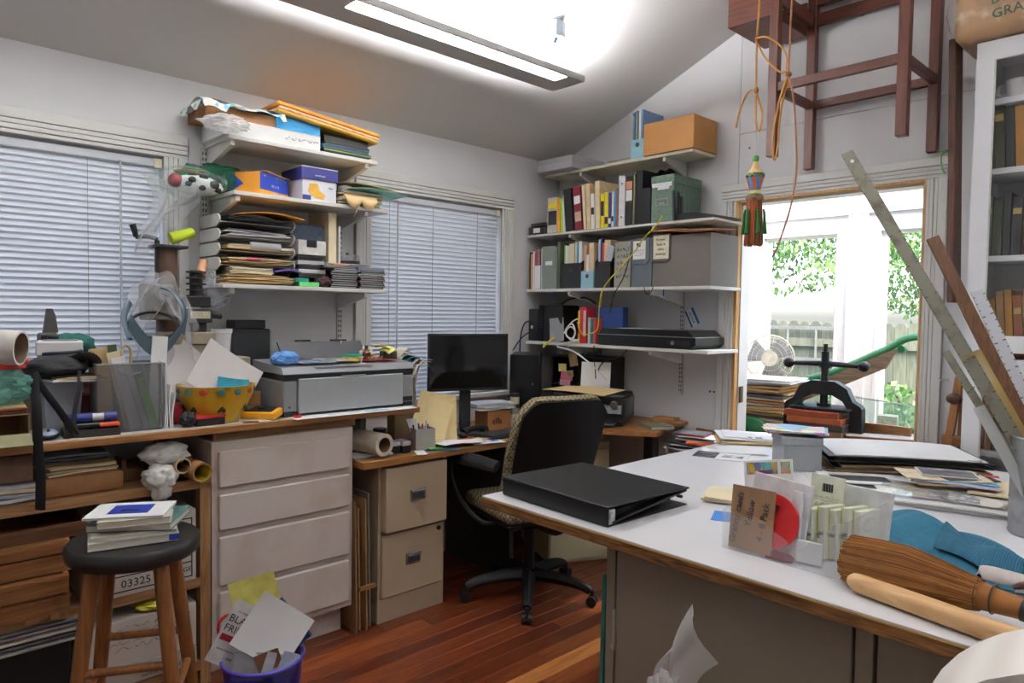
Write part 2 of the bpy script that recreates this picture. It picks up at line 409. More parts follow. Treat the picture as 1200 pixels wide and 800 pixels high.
SLAT = M((220, 226, 234), .45, var=.015, scale=4)
_sl = None
def blind(ya, yb, label, cords, wand):
    global _sl
    t = T('venetian_blind', label, 'blind', (XW-.022, (ya+yb)/2, 0), 0, None)
    h = (yb-ya)/2-.006
    MB().box(-.014, .014, -h, h, ZH-.045, ZH-.012, bev=.002).build('headrail', M((206, 210, 216), .4, var=.02), t)
    MB().box(-.016, .019, h-.03, h+.004, ZH-.05, ZH-.01, bev=.002).build('end_cap', M((222, 214, 186), .5), t)
    b = MB(); pts = []
    for i in range(5):
        a = (i-2)/2; pts.append((a*.0140, .0032*(1-a*a)))
    ca, sa = math.cos(R(64)), math.sin(R(64))
    prof = [(x*ca+z*sa*0, 0) for x, z in pts]
    prof = [(x*ca-z*sa, -x*sa-z*ca*.2+z*.5) for x, z in pts]
    poly = prof+[(p[0]+.0007, p[1]+.0005) for p in prof[::-1]]
    b.prism(poly, -h+.004, h-.004, plane='XZ'); 
    z = ZH-.06; first = True; sl = None
    while z > ZS+.03:
        if first: sl = b.build('slat', SLAT, t, (.0, 0, z)); first = False
        else: part_copy(sl, t, (0, 0, z))
        z -= .0250
    MB().box(-.012, .012, -h+.004, h-.004, ZS+.004, ZS+.018, bev=.002).build('bottom_rail', SLAT, t)
    for c in cords:
        MB().cyl((.013, c, ZH-.05), (.013, c, ZS+.01), .0012, n=6).build('cord', M((168, 164, 156), .7), t)
    MB().cyl((.02, wand, ZH-.04), (.02, wand, ZS+.25), .004, n=8).build('tilt_wand', CLEAR((225, 225, 222), .5, .1, .5), t)
    return t
blind(Y1a, Y1b, 'wide white venetian blind closed over the left window behind the machine', (-.5, -.15, .03, .58), .70)
blind(Y2a, Y2b, 'narrower white venetian blind closed over the window behind the computer monitor', (-.35, -.05, .29), -.30)
# doorway casings and jambs
dd = ST(MB().box(DX0-.001, DX0+.018, YW+.025, YW+.12, 0, DZ).box(DX1-.018, DX1+.001, YW+.025, YW+.12, 0, DZ).box(DX0, DX1, YW+.025, YW+.12, DZ-.018, DZ).build('door_1', TRIM))
RX = TR((0, YW, 0), (0, 0, 0)) @ Matrix(((0, 1, 0, 0), (-1, 0, 0, 0), (0, 0, 1, 0), (0, 0, 0, 1)))
def door_casing(a0, a1, p0, p1, along, name):
    b = casing_bar(MB(), a0, a1, p0, p1, along)
    bmesh.ops.transform(b.bm, matrix=RX, verts=b.bm.verts[:]); b.build(name, TRIM, dd)
door_casing(DX0-.09, DX1+.09, DZ+.004, DZ+.094, 'Y', 'head_casing')
door_casing(0, DZ+.003, DX0-.006, DX0-.092, 'Z', 'side_casing')
door_casing(0, DZ+.003, DX1+.006, DX1+.092, 'Z', 'side_casing')
b = MB().box(DX0-.006, DX0+.012, YW-.012, YW+.026, 0, DZ).box(DX1-.004, DX1+.006, YW-.010, YW+.026, 0, DZ).box(DX0, DX1, YW-.012, YW+.026, DZ-.006, DZ+.004)
lab(b.build('raw_wood_edge', M((206, 164, 104), .7, 'wood', (176, 132, 78), 6, axis='Z'), dd), 'unpainted wood edge inside the doorway casing')
MB().box(DX0+.018, DX0+.021, YW+.04, YW+.075, .97, 1.06).cyl((DX0+.024, YW+.036, .97), (DX0+.024, YW+.036, 1.06), .005, n=8).build('hinge', M((120, 106, 80), .4, metal=.7), dd)
# ------------------------------------------------------------------ sun room beyond the doorway
SX0, SX1, SY = -2.95, .5, 5.0
ST(MB().box(SX0-.1, SX1+.1, YW+.1, SY+.12, -.1, -.001).build('floor_sunroom', M((150, 140, 124), .6)))
ST(MB().box(SX0-.1, SX0, YW+.12, SY+.1, 0, 2.75).build('wall_sunroom_left', WHITE)); ST(MB().box(SX1, SX1+.1, YW+.12, SY+.1, 0, 2.75).build('wall_sunroom_right', WHITE))
b = MB().box(SX0, SX1, SY, SY+.1, 0, .42).box(SX0, SX1, SY, SY+.1, 2.06, 2.6)
for a, c in ((SX0, -2.57), (-1.985, -1.745), (-1.185, -.95), (-.39, -.15), (.41, SX1)): b.box(a, c, SY, SY+.1, .42, 2.06)
b.box(-1.93, -1.80, SY-.02, SY, .42, 2.155).box(SX0, SX1, SY-.02, SY, 2.16, 2.2)
ST(b.build('wall_sunroom_back', WHITE))
for i, (a, c) in enumerate(((-2.57, -1.985), (-1.745, -1.185), (-.95, -.39), (-.15, .41))):
    w = ST(MB().box(a+.02, c-.02, SY+.05, SY+.056, .44, 2.04).build('window_%d' % (i+3), CLEAR((225, 242, 236), .012, .02, .1)))
    b = MB()
    for g0, g1, dp in ((0, .022, -.004), (.022, .04, .02)):
        b.box(a+g0, a+g1, SY+dp, SY+.1, .42, 2.06).box(c-g1, c-g0, SY+dp, SY+.1, .42, 2.06).box(a+g1, c-g1, SY+dp, SY+.1, 2.06-g1, 2.06-g0).box(a+g1, c-g1, SY+dp, SY+.1, .42+g0, .42+g1)
    b.build('window_frame', WHITE, w)
b = MB()
for i in range(5):
    x = SX0+.05+i*.83; b.box(x-.03, x+.03, YW+.12, SY+.1, 2.62, 2.72)
b.box(SX0, SX1, YW+.12, YW+.2, 2.6, 2.74).box(SX0, SX1, SY, SY+.1, 2.6, 2.74)
rf = ST(b.build('ceiling_sunroom', WHITE))
MB().box(SX0, SX1, YW+.12, SY+.1, 2.745, 2.752).build('roof_glass', CLEAR((235, 240, 242), .10, .05, .3), rf)
# ------------------------------------------------------------------ garden
ST(MB().box(-14, 8, SY+.12, 60, -.45, -.3).build('floor_garden', M((92, 112, 58), .9, 'stain', (64, 84, 40), 3)))
ST(MB().box(-6.2, -6.0, -6, 7, -.45, 5.2).build('wall_sky_block', M((96, 100, 104), .9, 'stripe', (84, 88, 92), 4, axis='Z')))  # unseen wall added to screen sky light from the left blinds
fz = T('board_fence', 'weathered grey green board fence behind the sun room windows', 'fence', (-3, 8, -.3))
FB = [M((92, 97, 84), .85, 'wood', (74, 78, 66), 5, axis='Z'), M((102, 106, 90), .85, 'wood', (80, 84, 70), 5, axis='Z'), M((84, 90, 78), .85, 'wood', (66, 72, 60), 5, axis='Z')]
protos = []
for i in range(44):
    x = -2.6+i*.128
    if i < 3:
        b = MB().prism([(-.062, 0), (.062, 0), (.062, 1.66), (.03, 1.70), (-.03, 1.70), (-.062, 1.66)], 0, .018)
        protos.append(b.build('board', FB[i], fz, (x, 0, 0)))
    else: part_copy(protos[rd.randrange(3)], fz, (x, rd.random()*.006, rd.random()*.02-.01))
for z in (.35, 1.42): MB().box(-2.7, 3.1, -.05, -.012, z, z+.09).build('rail', FB[1], fz)
for x in (-1.25, .05, 1.85): MB().box(x, x+.1, -.09, -.05, 0, 1.72).build('fence_post', FB[2], fz)
def leaves(b, c, rad, n, size, seed):
    r = random.Random(seed)
    for _ in range(n):
        while True:
            p = Vector((r.uniform(-1, 1), r.uniform(-1, 1), r.uniform(-1, 1)))
            if .25 < p.length < 1: break
        q = Vector((c[0]+p.x*rad[0], c[1]+p.y*rad[1], c[2]+p.z*rad[2]))
        if noise.noise(q*1.6+Vector((seed, 0, 0))) < -.08: continue
        e = Euler((r.uniform(0, 6), r.uniform(0, 6), r.uniform(0, 6))).to_matrix(); s = size*r.uniform(.6, 1.3)
        b.faces([q+e @ Vector(v) for v in ((-s, 0, 0), (0, -s*.5, 0), (s, 0, 0), (0, s*.5, 0))], [(0, 1, 2, 3)], r.randrange(3))
LEAF = [M((76, 116, 50), .6), M((52, 90, 36), .6), M((104, 142, 66), .6)]
def tree(label, loc, h, c, rad, n, seed, size=.06):
    t = T('tree', label, 'tree', loc)
    MB().tube([(0, 0, 0), (.05, 0, h*.5), (-.05, .05, h)], .1, 10, rs=[.13, .10, .06]).tube([(.05, 0, h*.5), (.4, .1, h*.8), (.7, 0, h)], .05, 6, rs=[.07, .05, .03]).build('trunk', M((84, 72, 56), .9), t)
    b = MB(); leaves(b, c, rad, n, size, seed); o = b.build('foliage', LEAF, t); o['kind'] = 'stuff'
tree('leafy tree whose branches fill the left sun room window above the fence', (-7.9, 11, -.3), 3.4, (2.6, 0, 3.6), (2.6, 1.5, 1.5), 14000, 3, .055)
tree('leafy tree rising over the fence in the right sun room window', (-2.5, 13.4, -.3), 3.0, (-.6, 0, 3.2), (1.9, .9, 1.9), 12000, 9, .055)
def bush(label, loc, c, rad, n, seed, size=.05):
    t = T('shrub', label, 'shrub', loc)
    b = MB()
    for i in range(5): b.tube([(0, 0, 0), (.1*(i-2), .02*i, c[2]*.7), (.16*(i-2), .03*i, c[2]*1.1)], .012, 5)
    b.build('stems', M((80, 76, 50), .9), t)
    b = MB(); leaves(b, c, rad, n, size, seed); o = b.build('foliage', LEAF, t); o['kind'] = 'stuff'
bush('low dark green shrub outside the right sun room window', (-2.1, 6.1, -.3), (0, 0, .62), (.6, .4, .62), 2600, 4, .045)
bush('light green shrub in front of the fence behind the fan', (-3.05, 6.6, -.3), (0, 0, .55), (.40, .3, .6), 1100, 6, .045)
ld = T('ladder', 'aluminium ladder hung sideways along the garden fence', 'ladder', (-3.55, 7.918, .95))
for z in (0, .36): MB().box(-.575, .575, 0, .03, z, z+.04).build('side_rail', STEEL, ld)
for x in (-.5, -.17, .16, .49): MB().cyl((x, .015, .04), (x, .015, .36), .014, n=8).build('rung', STEEL, ld)
gp = T('metal_pole', 'pale metal pole with a dark bird box standing by the garden fence', 'pole', (-2.62, 7.3, -.3))
MB().cyl((0, 0, 0), (0, 0, 1.45), .025, n=10).build('shaft', M((196, 206, 210), .4), gp)
MB().prism([(-.12, 1.45), (.12, 1.45), (.14, 1.66), (.02, 1.75), (-.12, 1.66)], -.08, .08).build('bird_box', M((104, 100, 88), .8), gp)
tag(MB().blob((0, 0, .08), (.16, .12, .09), .05, 2, 3, smooth=True).build('garden_ball', M((120, 160, 190), .5), None, (-3.85, 7.3, .631)), 'pale blue ball by the fence left of the ladder', 'ball')
tp = MB().box(-.2, .2, -.2, .2, 0, .6, bev=.01).build('garden_stand', M((120, 124, 110), .8), None, (-3.85, 7.3, -.3))
tag(tp, 'weathered stand under the pale blue ball by the fence', 'stand'); tp.location.z = -.3; tp.scale = (1, 1, 1.53)
# ------------------------------------------------------------------ pendant light fittings: one in view, one added for fill
def pendant(label, x, y0, y1, slots, cans, dim=1.0):
    t = T('pendant_light', label, 'ceiling light', (x, (y0+y1)/2, 2.61)); hy = (y1-y0)/2; cy = (y0+y1)/2
    GRY = M((176, 174, 170), .5, var=.02)
    MB().box(-.11, .11, -hy, hy, 0, .008, bev=.001).box(-.11, -.107, -hy, hy, .008, .03).box(.107, .11, -hy, hy, .008, .03).build('housing', GRY, t)
    MB().box(-.085, .085, -hy+.06, hy-.06, .018, .024).build('uplight', GLOW((250, 250, 255), LAMP_UP*dim), t)
    for a, c in slots: MB().box(.018, .098, a-cy, c-cy, -.0015, .0).build('diffuser', GLOW((250, 251, 255), LAMP_DOWN*dim), t)
    for cy_ in cans:
        zc = ceil_z(x if x < 0 else -x)-2.61
        m = TR((.10, cy_-cy, zc-.012), (0, 0, 0))
        MB().cyl((.1, cy_-cy, .028), (.1, cy_-cy, zc-.01), .0016, n=6).build('cable', WPLASTIC, t)
        MB().cyl((.1, cy_-cy, zc-.045), (.1, cy_-cy, zc+.03), .045, n=8, smooth=False).cyl((.1, cy_-cy-.02, zc-.075), (.1, cy_-cy+.0, zc-.045), .010, n=10).build('canopy', M((150, 160, 168), .3, metal=.7), t)
pendant('long white pendant light bar hanging in view from the sloped ceiling', -2.446, -.15, 2.67, ((-.02, 1.14), (1.38, 2.55)), (.3, 2.466))
pendant('added fill light bar hung unseen over the white table', .35, .0, 2.82, ((.1, 1.3), (1.5, 2.7)), (.4, 2.4), .66)  # out of view, added as fill over the table and right side
# ================================================================== large furniture
PLYE = M((150, 104, 54), .55, 'wood', (82, 50, 26), 11, axis='X', bump=.2); PLYEY = M((150, 104, 54), .55, 'wood', (82, 50, 26), 11, axis='Y', bump=.2)
LAM = M((226, 226, 228), .32, var=.012, scale=6); LAMD = M((206, 204, 200), .4, var=.03, scale=6)
# wall shelving, left wall: u = along the wall (+y), local +Y = towards the wall
def bracket(dep, par, u, zt, h=.075):
    MB().prism([(0.012, zt), (dep-.002, zt), (dep-.002, zt-h), (dep-.03, zt-h), (.012, zt-.022)], u-.009, u+.009, 'YZ').build('bracket', SHELFW, par)
def lshelf(label, y0, y1, zt, xf, us):
    t = T('wall_shelf', label, 'shelf', (xf, (y0+y1)/2, zt), 90)
    MB().box((y0-y1)/2, (y1-y0)/2, 0, xf-XW-.014, -.018, 0, bev=.002).build('board', SHELFW, t)
    for u in us: bracket(xf-XW-.014, t, u-(y0+y1)/2, -.0185)
    return t
lshelf('white wall shelf by the left window, top one, under a tilted orange padded envelope', 1.155, 1.89, 2.19, -3.0, (1.177, 1.835))
lshelf('white wall shelf by the left window, middle one, carrying the blue and orange envelope boxes', 1.178, 1.955, 1.957, -3.0, (1.20, 1.835))
lshelf('white wall shelf by the left window, lowest one, carrying the letter sorter and disc cases', 1.13, 1.95, 1.557, -3.0, (1.177, 1.835))
def standard(label, x, y, z0, z1, rz):
    t = T('shelf_standard', label, 'shelf standard', (x, y, z0), rz)
    MB().box(-.013, .013, -.012, .0, 0, z1-z0).build('channel', SHELFW, t)
    b = MB(); z = .02
    while z < z1-z0-.02:
        for u in (-.006, .006): b.box(u-.0025, u+.0025, -.0126, -.0118, z, z+.014)
        z += .0255
    b.build('slots', M((60, 58, 56), .8), t)
standard('left slotted shelf standard, beside the left window casing', XW+.001, 1.157, 1.18, 2.18, 90)
standard('right slotted shelf standard, beside the middle window casing', XW+.001, 1.845, 1.29, 2.18, 90)
# wall shelving, far wall
def rshelf(label, x0, x1, zt, yf, us, th=.018, mat=None, cut=0):
    t = T('wall_shelf', label, 'shelf', ((x0+x1)/2, yf, zt)); h = (x1-x0)/2; d = YW-yf-.014
    MB().box(-h, h, 0, d, -th, 0, bev=.002).build('board', mat or SHELFW, t)
    for u in us: bracket(d, t, u-(x0+x1)/2, -th-.0005, .08)
    return t
OLDW = M((206, 200, 178), .6, 'stain', (176, 166, 140), 7)
rshelf('narrow cream shelf nearest the ceiling on the far wall, holding the brown carton', -3.21, -2.10, 2.352, 3.29, (-2.91, -2.29), mat=OLDW)
rshelf('white shelf on the far wall holding standing binders and the green box', -3.275, -1.905, 1.957, 3.2, (-2.91, -2.29), .014)
rshelf('white shelf on the far wall holding magazine files and the wide taupe box', -3.275, -1.92, 1.606, 3.2, (-2.91, -2.29))
rshelf('lowest white shelf on the far wall, holding the flatbed scanner', -3.275, -1.925, 1.268, 3.2, (-2.91, -2.29))
standard('slotted shelf standard on the far wall, left one behind the cables', -2.91, YW-.001, 1.0, 2.34, 0)
standard('slotted shelf standard on the far wall, right one under the scanner shelf', -2.29, YW-.001, .985, 2.34, 0)
t = T('wall_cleat', 'thin grey metal strip screwed to the far wall beside the blue magazine file', 'strip', (-2.70, YW-.002, 2.40))
MB().box(-.17, .17, -.006, 0, 0, .03).build('strip', M((190, 188, 184), .5), t); MB().cyl((-.15, -.009, .015), (-.15, -.005, .015), .006, n=8).cyl((.15, -.009, .015), (.15, -.005, .015), .006, n=8).build('screws', STEEL, t)
# bench
bt = T('workbench', 'long workbench with white top and oak front edge along the left wall', 'workbench', (-2.99, 0, 0))
MB().box(-.30, .286, -.6, 1.93, .974, .998).build('worktop', LAMD, bt)
MB().box(.286, .31, -.6, 1.93, .974, 1.0, bev=.002).build('edge_strip', OAKY, bt)
MB().box(-.30, .29, 1.905, 1.93, .75, .974).build('end_leg', PINEZ, bt) if False else None
MB().box(.22, .245, 1.0, 1.62, .935, .974).build('packing_strip', PINEY, bt)
for y, h_ in ((-.05, .973), (.957, .799)): MB().box(.225, .27, y-.019, y+.019, 0, h_).build('post', PINEZ, bt)
for y in (-.05, .957): MB().box(-.295, -.25, y-.019, y+.019, 0, .973).build('post', PINEZ, bt)
for z in (.765, .385, .06):
    MB().box(.245, .271, -.03, .937, z, z+.035).build('shelf_rail', PINEY, bt)
    MB().box(-.295, .244, -.03, .937, z+.018, z+.034).build('shelf_board', M((150, 116, 78), .75, 'wood', (120, 88, 56), 6, axis='Y'), bt)
# painted drawer unit under the bench
DRW = M((204, 192, 182), .5, 'stain', (192, 178, 162), 5); DRWF = M((212, 202, 193), .45, 'stain', (198, 184, 168), 4)
du = T('drawer_cabinet', 'off white painted cabinet of four wide drawers under the workbench', 'cabinet', (-2.72, 1.287, 0), 90)
MB().box(-.306, .306, .001, .55, .13, .934).box(-.29, .29, .07, .5, 0, .13).build('carcass', DRW, du)
for z0, z1 in ((.758, .897), (.588, .728), (.372, .562), (.16, .345)):
    d = MB().box(-.283, .283, -.02, 0, z0, z1, bev=.004).build('drawer', DRWF, du)
# tan two drawer filing cabinet
TAN = M((176, 158, 132), .5, var=.03, scale=8); TAND = M((186, 168, 140), .45, var=.03, scale=8)
fc = T('filing_cabinet', 'tan metal two drawer filing cabinet under the left end of the desk', 'cabinet', (-2.715, 1.915, 0), 90)
MB().box(-.19, .19, .016, .58, .09, .742).box(-.19, .19, .0, .58, 0, .112).box(-.19, -.176, 0, .016, .112, .742).box(.182, .19, 0, .016, .112, .742).build('body', TAN, fc)
for z0, z1, dy in ((.43, .728, -.03), (.118, .415, 0)):
    d = MB().box(-.174, .176, -.012+dy, .015, z0, z1, bev=.003).build('drawer', TAND, fc)
    zc = (z0+z1)/2+.01
    MB().box(-.045, .045, -.019+dy, -.0125+dy, zc-.028, zc+.028, bev=.004).box(-.035, .035, -.026+dy, -.019+dy, zc+.008, zc+.02, bev=.002).build('pull', STEEL, d)
    MB().box(-.034, .034, -.0195+dy, -.0188+dy, zc-.02, zc+.006).build('pull_recess', M((72, 74, 78), .4), d)
MB().cyl((.148, -.018, .39), (.148, -.011, .39), .011, n=14).build('lock', DARK, fc)
# cream cabinet in the corner
CRM = M((222, 214, 176), .5, var=.03, scale=8)
cc = T('filing_cabinet', 'cream metal drawer cabinet set at an angle in the corner behind the chair', 'cabinet', (-2.72, 2.88, 0), 64)
MB().box(0, .37, .014, .52, 0, .70).build('body', CRM, cc)
for z0, z1 in ((.27, .66), (.02, .255)):
    d = MB().box(.006, .364, 0, .0135, z0, z1, bev=.002).build('drawer', CRM, cc)
MB().box(.10, .17, -.006, .0005, .47, .53).box(.11, .16, -.012, -.006, .515, .525).build('label_holder', M((206, 196, 158), .5), cc)
for u in (.10, .15): MB().cyl((u, -.003, .64), (u, .001, .64), .004, n=8).build('rivet', STEEL, cc)
# corner desk
dk = T('desk', 'oak edged computer desk running from the filing cabinet into the corner', 'desk', (-2.97, 2.3, 0))
MB().box(-.32, .29, -.69, 1.215, .748, .777).build('desktop', M((176, 128, 76), .5, 'wood', (140, 94, 50), 6, axis='Y'), dk)
MB().box(.29, .312, -.69, .6, .746, .778, bev=.002).build('edge_strip', OAKY, dk)
MB().box(-.31, .25, .26, .29, 0, .747).build('support_panel', M((58, 52, 48), .6), dk)
rt = T('desk_return', 'oak edged return shelf in the corner carrying the black inkjet printer', 'desk', (-2.7, 3.2, 0))
MB().prism([(-.58, -.35), (.20, -.3), (.54, -.09), (.44, .21), (.44, .32), (-.58, .32)], .795, .822, 'XY').build('desktop', OAK, rt)
MB().box(.36, .42, .04, .1, 0, .794).build('leg', M((34, 32, 32), .6), rt)
MB().box(-.56, -.5, -.3, -.24, .778, .794).box(-.56, -.5, .24, .3, .778, .794).box(.0, .06, -.28, -.23, .778, .794).build('riser_blocks', OAK, rt)
# big white table on steel cabinets
bt2 = T('work_table', 'large white laminate table with thick plywood edge in the foreground', 'table', (-.62, 2.27, 0))
MB().box(-.999, 1.15, -.864, .86, .8775, .8805).build('laminate', LAM, bt2)
MB().box(-1.0, 1.15, -.865, .86, .8465, .8772, bev=.0015).build('plywood_core', [PLYE], bt2)
MB().box(-1.0, 1.15, -.867, -.8655, .8735, .8772).build('top_ply', M((196, 156, 96), .5), bt2)
MB().box(-1.004, -1.0, -.865, .86, .8465, .8772).build('edge_band', PLYEY, bt2)
GRB = M((136, 124, 108), .5, var=.03, scale=5)
tc_ = T('steel_cabinet', 'beige metal cupboard with hinged panels under the white table', 'cabinet', (-.62, 1.47, 0))
MB().box(-.55, .9, .02, 1.35, .0, .846).build('body', M((150, 140, 126), .6), tc_)
MB().box(-.553, -.525, 0, .0195, 0, .846).build('stile', GRB, tc_)
MB().box(-.520, .085, 0, .0195, .01, .84, bev=.002).build('panel', GRB, tc_); MB().box(.093, .126, 0, .0195, 0, .846).build('stile', GRB, tc_)
MB().box(.134, .88, 0, .0195, .01, .84, bev=.002).build('panel', GRB, tc_)
MB().box(-.5265, -.5185, -.004, .0, .55, .66).cyl((-.5225, -.004, .55), (-.5225, -.004, .66), .004, n=8).cyl((-.53, -.003, .555), (-.53, .0, .555), .004, n=8).build('hinge', M((182, 172, 158), .4), tc_)
# white glass fronted bookcase
BW = M((226, 227, 230), .4, var=.015, scale=6)
bc = T('bookcase', 'tall white bookcase with glass doors on the right of the doorway', 'bookcase', (-.78, 3.2, 0))
w = .92
MB().box(0, .022, .022, .325, 0, 2.53).box(w-.022, w, .022, .325, 0, 2.53).box(.022, w-.022, .022, .325, 2.508, 2.53).box(.022, w-.022, .31, .325, 0, 2.508).box(.022, w-.022, .022, .31, 0, .08).box(.022, w-.022, .022, .31, 1.27, 1.30).build('carcass', BW, bc)
for z in (2.29, 2.02, 1.68): MB().box(.0225, w-.0225, .05, .309, z, z+.022).build('shelf', BW, bc)
for z in (.91, .48): MB().box(.0225, w-.0225, .05, .309, z, z+.022).build('shelf', BW, bc)
def gdoor(x0, x1, z0, z1):
    d = MB().box(x0, x0+.062, 0, .021, z0, z1).box(x1-.062, x1, 0, .021, z0, z1).box(x0+.062, x1-.062, 0, .021, z1-.075, z1).box(x0+.062, x1-.062, 0, .021, z0, z0+.065).build('door', BW, bc)
    MB().box(x0+.060, x0+.066, -.001, .0, z0+.063, z1-.073).box(x0+.064, x1-.062, -.001, 0, z1-.077, z1-.073).build('bead', M((196, 200, 190), .5), d)
    MB().box(x0+.062, x1-.062, .008, .012, z0+.065, z1-.075).build('pane', CLEAR((220, 226, 226), .03, .02, .45), d)
for x0, x1 in ((.002, w/2-.001), (w/2+.001, w-.002)):
    gdoor(x0, x1, 1.325, 2.525); gdoor(x0, x1, .07, 1.29)
MB().cyl((.04, -.006, 1.17), (.04, .001, 1.17), .005, n=8).cyl((.04, -.006, 1.185), (.04, .001, 1.185), .004, n=8).build('key_plate', M((170, 150, 90), .4, metal=.8), bc)
# office chair
ch = T('office_chair', 'black swivel office chair with woven tan upholstery at the desk', 'chair', (-2.495, 2.49, 0), 0)
PB = M((20, 20, 22), .5, var=.08, spec=.3); WEAVE = M((150, 136, 104), .9, 'check', (92, 82, 62), 70, bump=.3)
for k in range(5):
    a = R(-118+72*k); c, s_ = math.cos(a), math.sin(a)
    MB().tube([(c*.04, s_*.04, .115), (c*.16, s_*.16, .112), (c*.27, s_*.27, .095), (c*.325, s_*.325, .072)], .03, 8, rs=[.034, .030, .024, .020], flat=1.15).build('base_arm', PB, ch)
    cs = T('x', 'x', 'x'); bpy.data.objects.remove(cs)
    q = Vector((-s_, c, 0)); p = Vector((c*.335, s_*.335, .026))
    MB().cyl(p-q*.026, p-q*.006, .026, n=16).cyl(p+q*.006, p+q*.026, .026, n=16).cyl(p-q*.01, p+q*.01, .012, n=10).cyl(p+Vector((0, 0, .0)), p+Vector((0, 0, .052)), .011, n=8).build('caster', BLACK, ch)
MB().cyl((0, 0, .07), (0, 0, .15), .042, .036, n=20).cyl((0, 0, .03), (0, 0, .07), .02, n=14).cyl((0, 0, .15), (0, 0, .38), .027, n=18).build('gas_column', PB, ch)
# chair body faces the desk corner
cb = R(166)   # direction the sitter faces, in the xy plane
F = Vector((math.cos(cb), math.sin(cb), 0)); S = Vector((-F.y, F.x, 0)); U = Vector((0, 0, 1))
FR = Matrix(((S.x, F.x, 0, 0), (S.y, F.y, 0, 0), (0, 0, 1, 0), (0, 0, 0, 1)))   # local x = side, y = forward
MB().box(-.10, .10, -.12, .12, .38, .425, bev=.012, mx=FR).cyl((.09, .03, .40), (.2, .06, .41), .008, n=8, mx=FR).build('mechanism', PB, ch)
MB().box(-.235, .235, -.20, .25, .425, .445, bev=.008, mx=FR).build('seat_pan', PB, ch)
b = MB(); b.box(-.25, .25, -.215, .265, .4455, .52, bev=.032, seg=3, mx=FR); b.build('seat', WEAVE, ch)
def bow(u, v, off):   # back panel, u across, v up
    w = .235*(1-.10*(1-v)**2); x = (u-.5)*2*w
    e = max(0, abs(u-.5)*2-.62)/.38; z = .50+.55*v-.07*e*e*(1 if v > .5 else -.6)*abs(v-.5)*2
    y = -.20-.16*v+.055*((u-.5)*2)**2+off
    return Vector((x, y, z))
MB().sheet(lambda u, v: FR @ bow(u, v, 0), 12, 12, .02).build('back_shell', PB, ch)
MB().sheet(lambda u, v: FR @ bow(.5+(u-.5)*1.07, .03+v*1.0, .045), 12, 12, .045).build('back_cushion', WEAVE, ch)
MB().tube([FR @ Vector(p) for p in ((0, -.10, .40), (0, -.24, .42), (0, -.27, .52), (0, -.285, .66))], .03, 8, flat=1.6).build('back_bar', PB, ch)
for s in (-1, 1):
    MB().tube([FR @ Vector((s*x, y, z)) for x, y, z in ((.20, -.05, .418), (.28, .0, .42), (.33, .12, .50), (.355, .20, .62), (.345, .18, .70), (.31, .06, .71))], .013, 8).build('arm_bracket', PB, ch)
    b = MB(); b.tube([FR @ Vector((s*x, y, z)) for x, y, z in ((.355, .22, .700), (.345, .16, .720), (.31, .0, .724), (.275, -.15, .722))], .03, 10, rs=[.026, .034, .036, .03], flat=.55); b.build('arm_pad', BLACK, ch)
# round stool
st = T('bar_stool', 'round black topped wooden stool with a pile of books on it', 'stool', (-2.30, .60, 0))
MB().lathe([(0, .70), (.17, .70), (.182, .712), (.184, .742), (.176, .752), (0, .754)], 40).build('seat', M((36, 35, 34), .45, var=.12, scale=9), st)
STW = M((150, 96, 50), .45, 'wood', (120, 72, 36), 5, axis='Z')
def stl(a, z, o=0): r = .125+.10*(.70-z)/.70+o; return Vector((math.cos(R(a))*r, math.sin(R(a))*r, z))
AN = (-72, 18, 108, 198)
for a in AN: MB().tube([stl(a, .70), stl(a, .35), stl(a, 0)], .02, 12, rs=[.022, .021, .017]).build('leg', STW, st)
for i, z in enumerate((.40, .30, .40, .30)):
    MB().cyl(stl(AN[i], z), stl(AN[(i+1) % 4], z), .012, n=10).build('rung', STW, st)
    MB().cyl(stl(AN[i], z-.2), stl(AN[(i+1) % 4], z-.2), .012, n=10).build('rung', STW, st)
# small wooden stand hung on the far wall above the doorway
MAH = M((100, 50, 32), .45, 'wood', (72, 34, 22), 6, axis='Z'); MAHX = M((100, 50, 32), .45, 'wood', (72, 34, 22), 6)
sn = T('wooden_stand', 'dark red wooden stand frame hung high on the wall above the doorway', 'stand', (-1.28, 3.30, 2.19))
for x, y in ((-.275, -.20), (.275, -.20), (-.275, .19), (.275, .19)): MB().box(x-.021, x+.021, y-.021, y+.021, 0, .86, bev=.002).build('leg', MAH, sn)
for y in (-.20, .19): MB().box(-.254, .254, y-.013, y+.013, .295, .335, bev=.002).build('stretcher', MAHX, sn)
for x in (-.275, .275): MB().box(x-.013, x+.013, -.179, .169, .295, .335, bev=.002).build('stretcher', MAHX, sn)
for y in (-.20, .19): MB().box(-.254, .254, y-.011, y+.011, .70, .76, bev=.002).build('rail', MAHX, sn)
for x in (-.275, .275): MB().box(x-.011, x+.011, -.179, .169, .70, .76, bev=.002).build('rail', MAHX, sn)
MB().box(-.52, -.297, -.20, .17, .655, .667).box(-.52, -.508, -.20, .17, .667, .82).box(-.508, -.297, -.20, -.188, .667, .82).box(-.508, -.297, .158, .17, .667, .82).build('side_box', MAHX, sn)
for y in (-.2, .19): MB().box(-.297, .297, y-.015, y+.02, .80, .85).build('top_rail', MAHX, sn)
MB().tube([(-.05, .212, .70), (-.05, .22, .74), (-.05, .225, .78)], .004, 6).build('wall_hook', STEEL, sn)
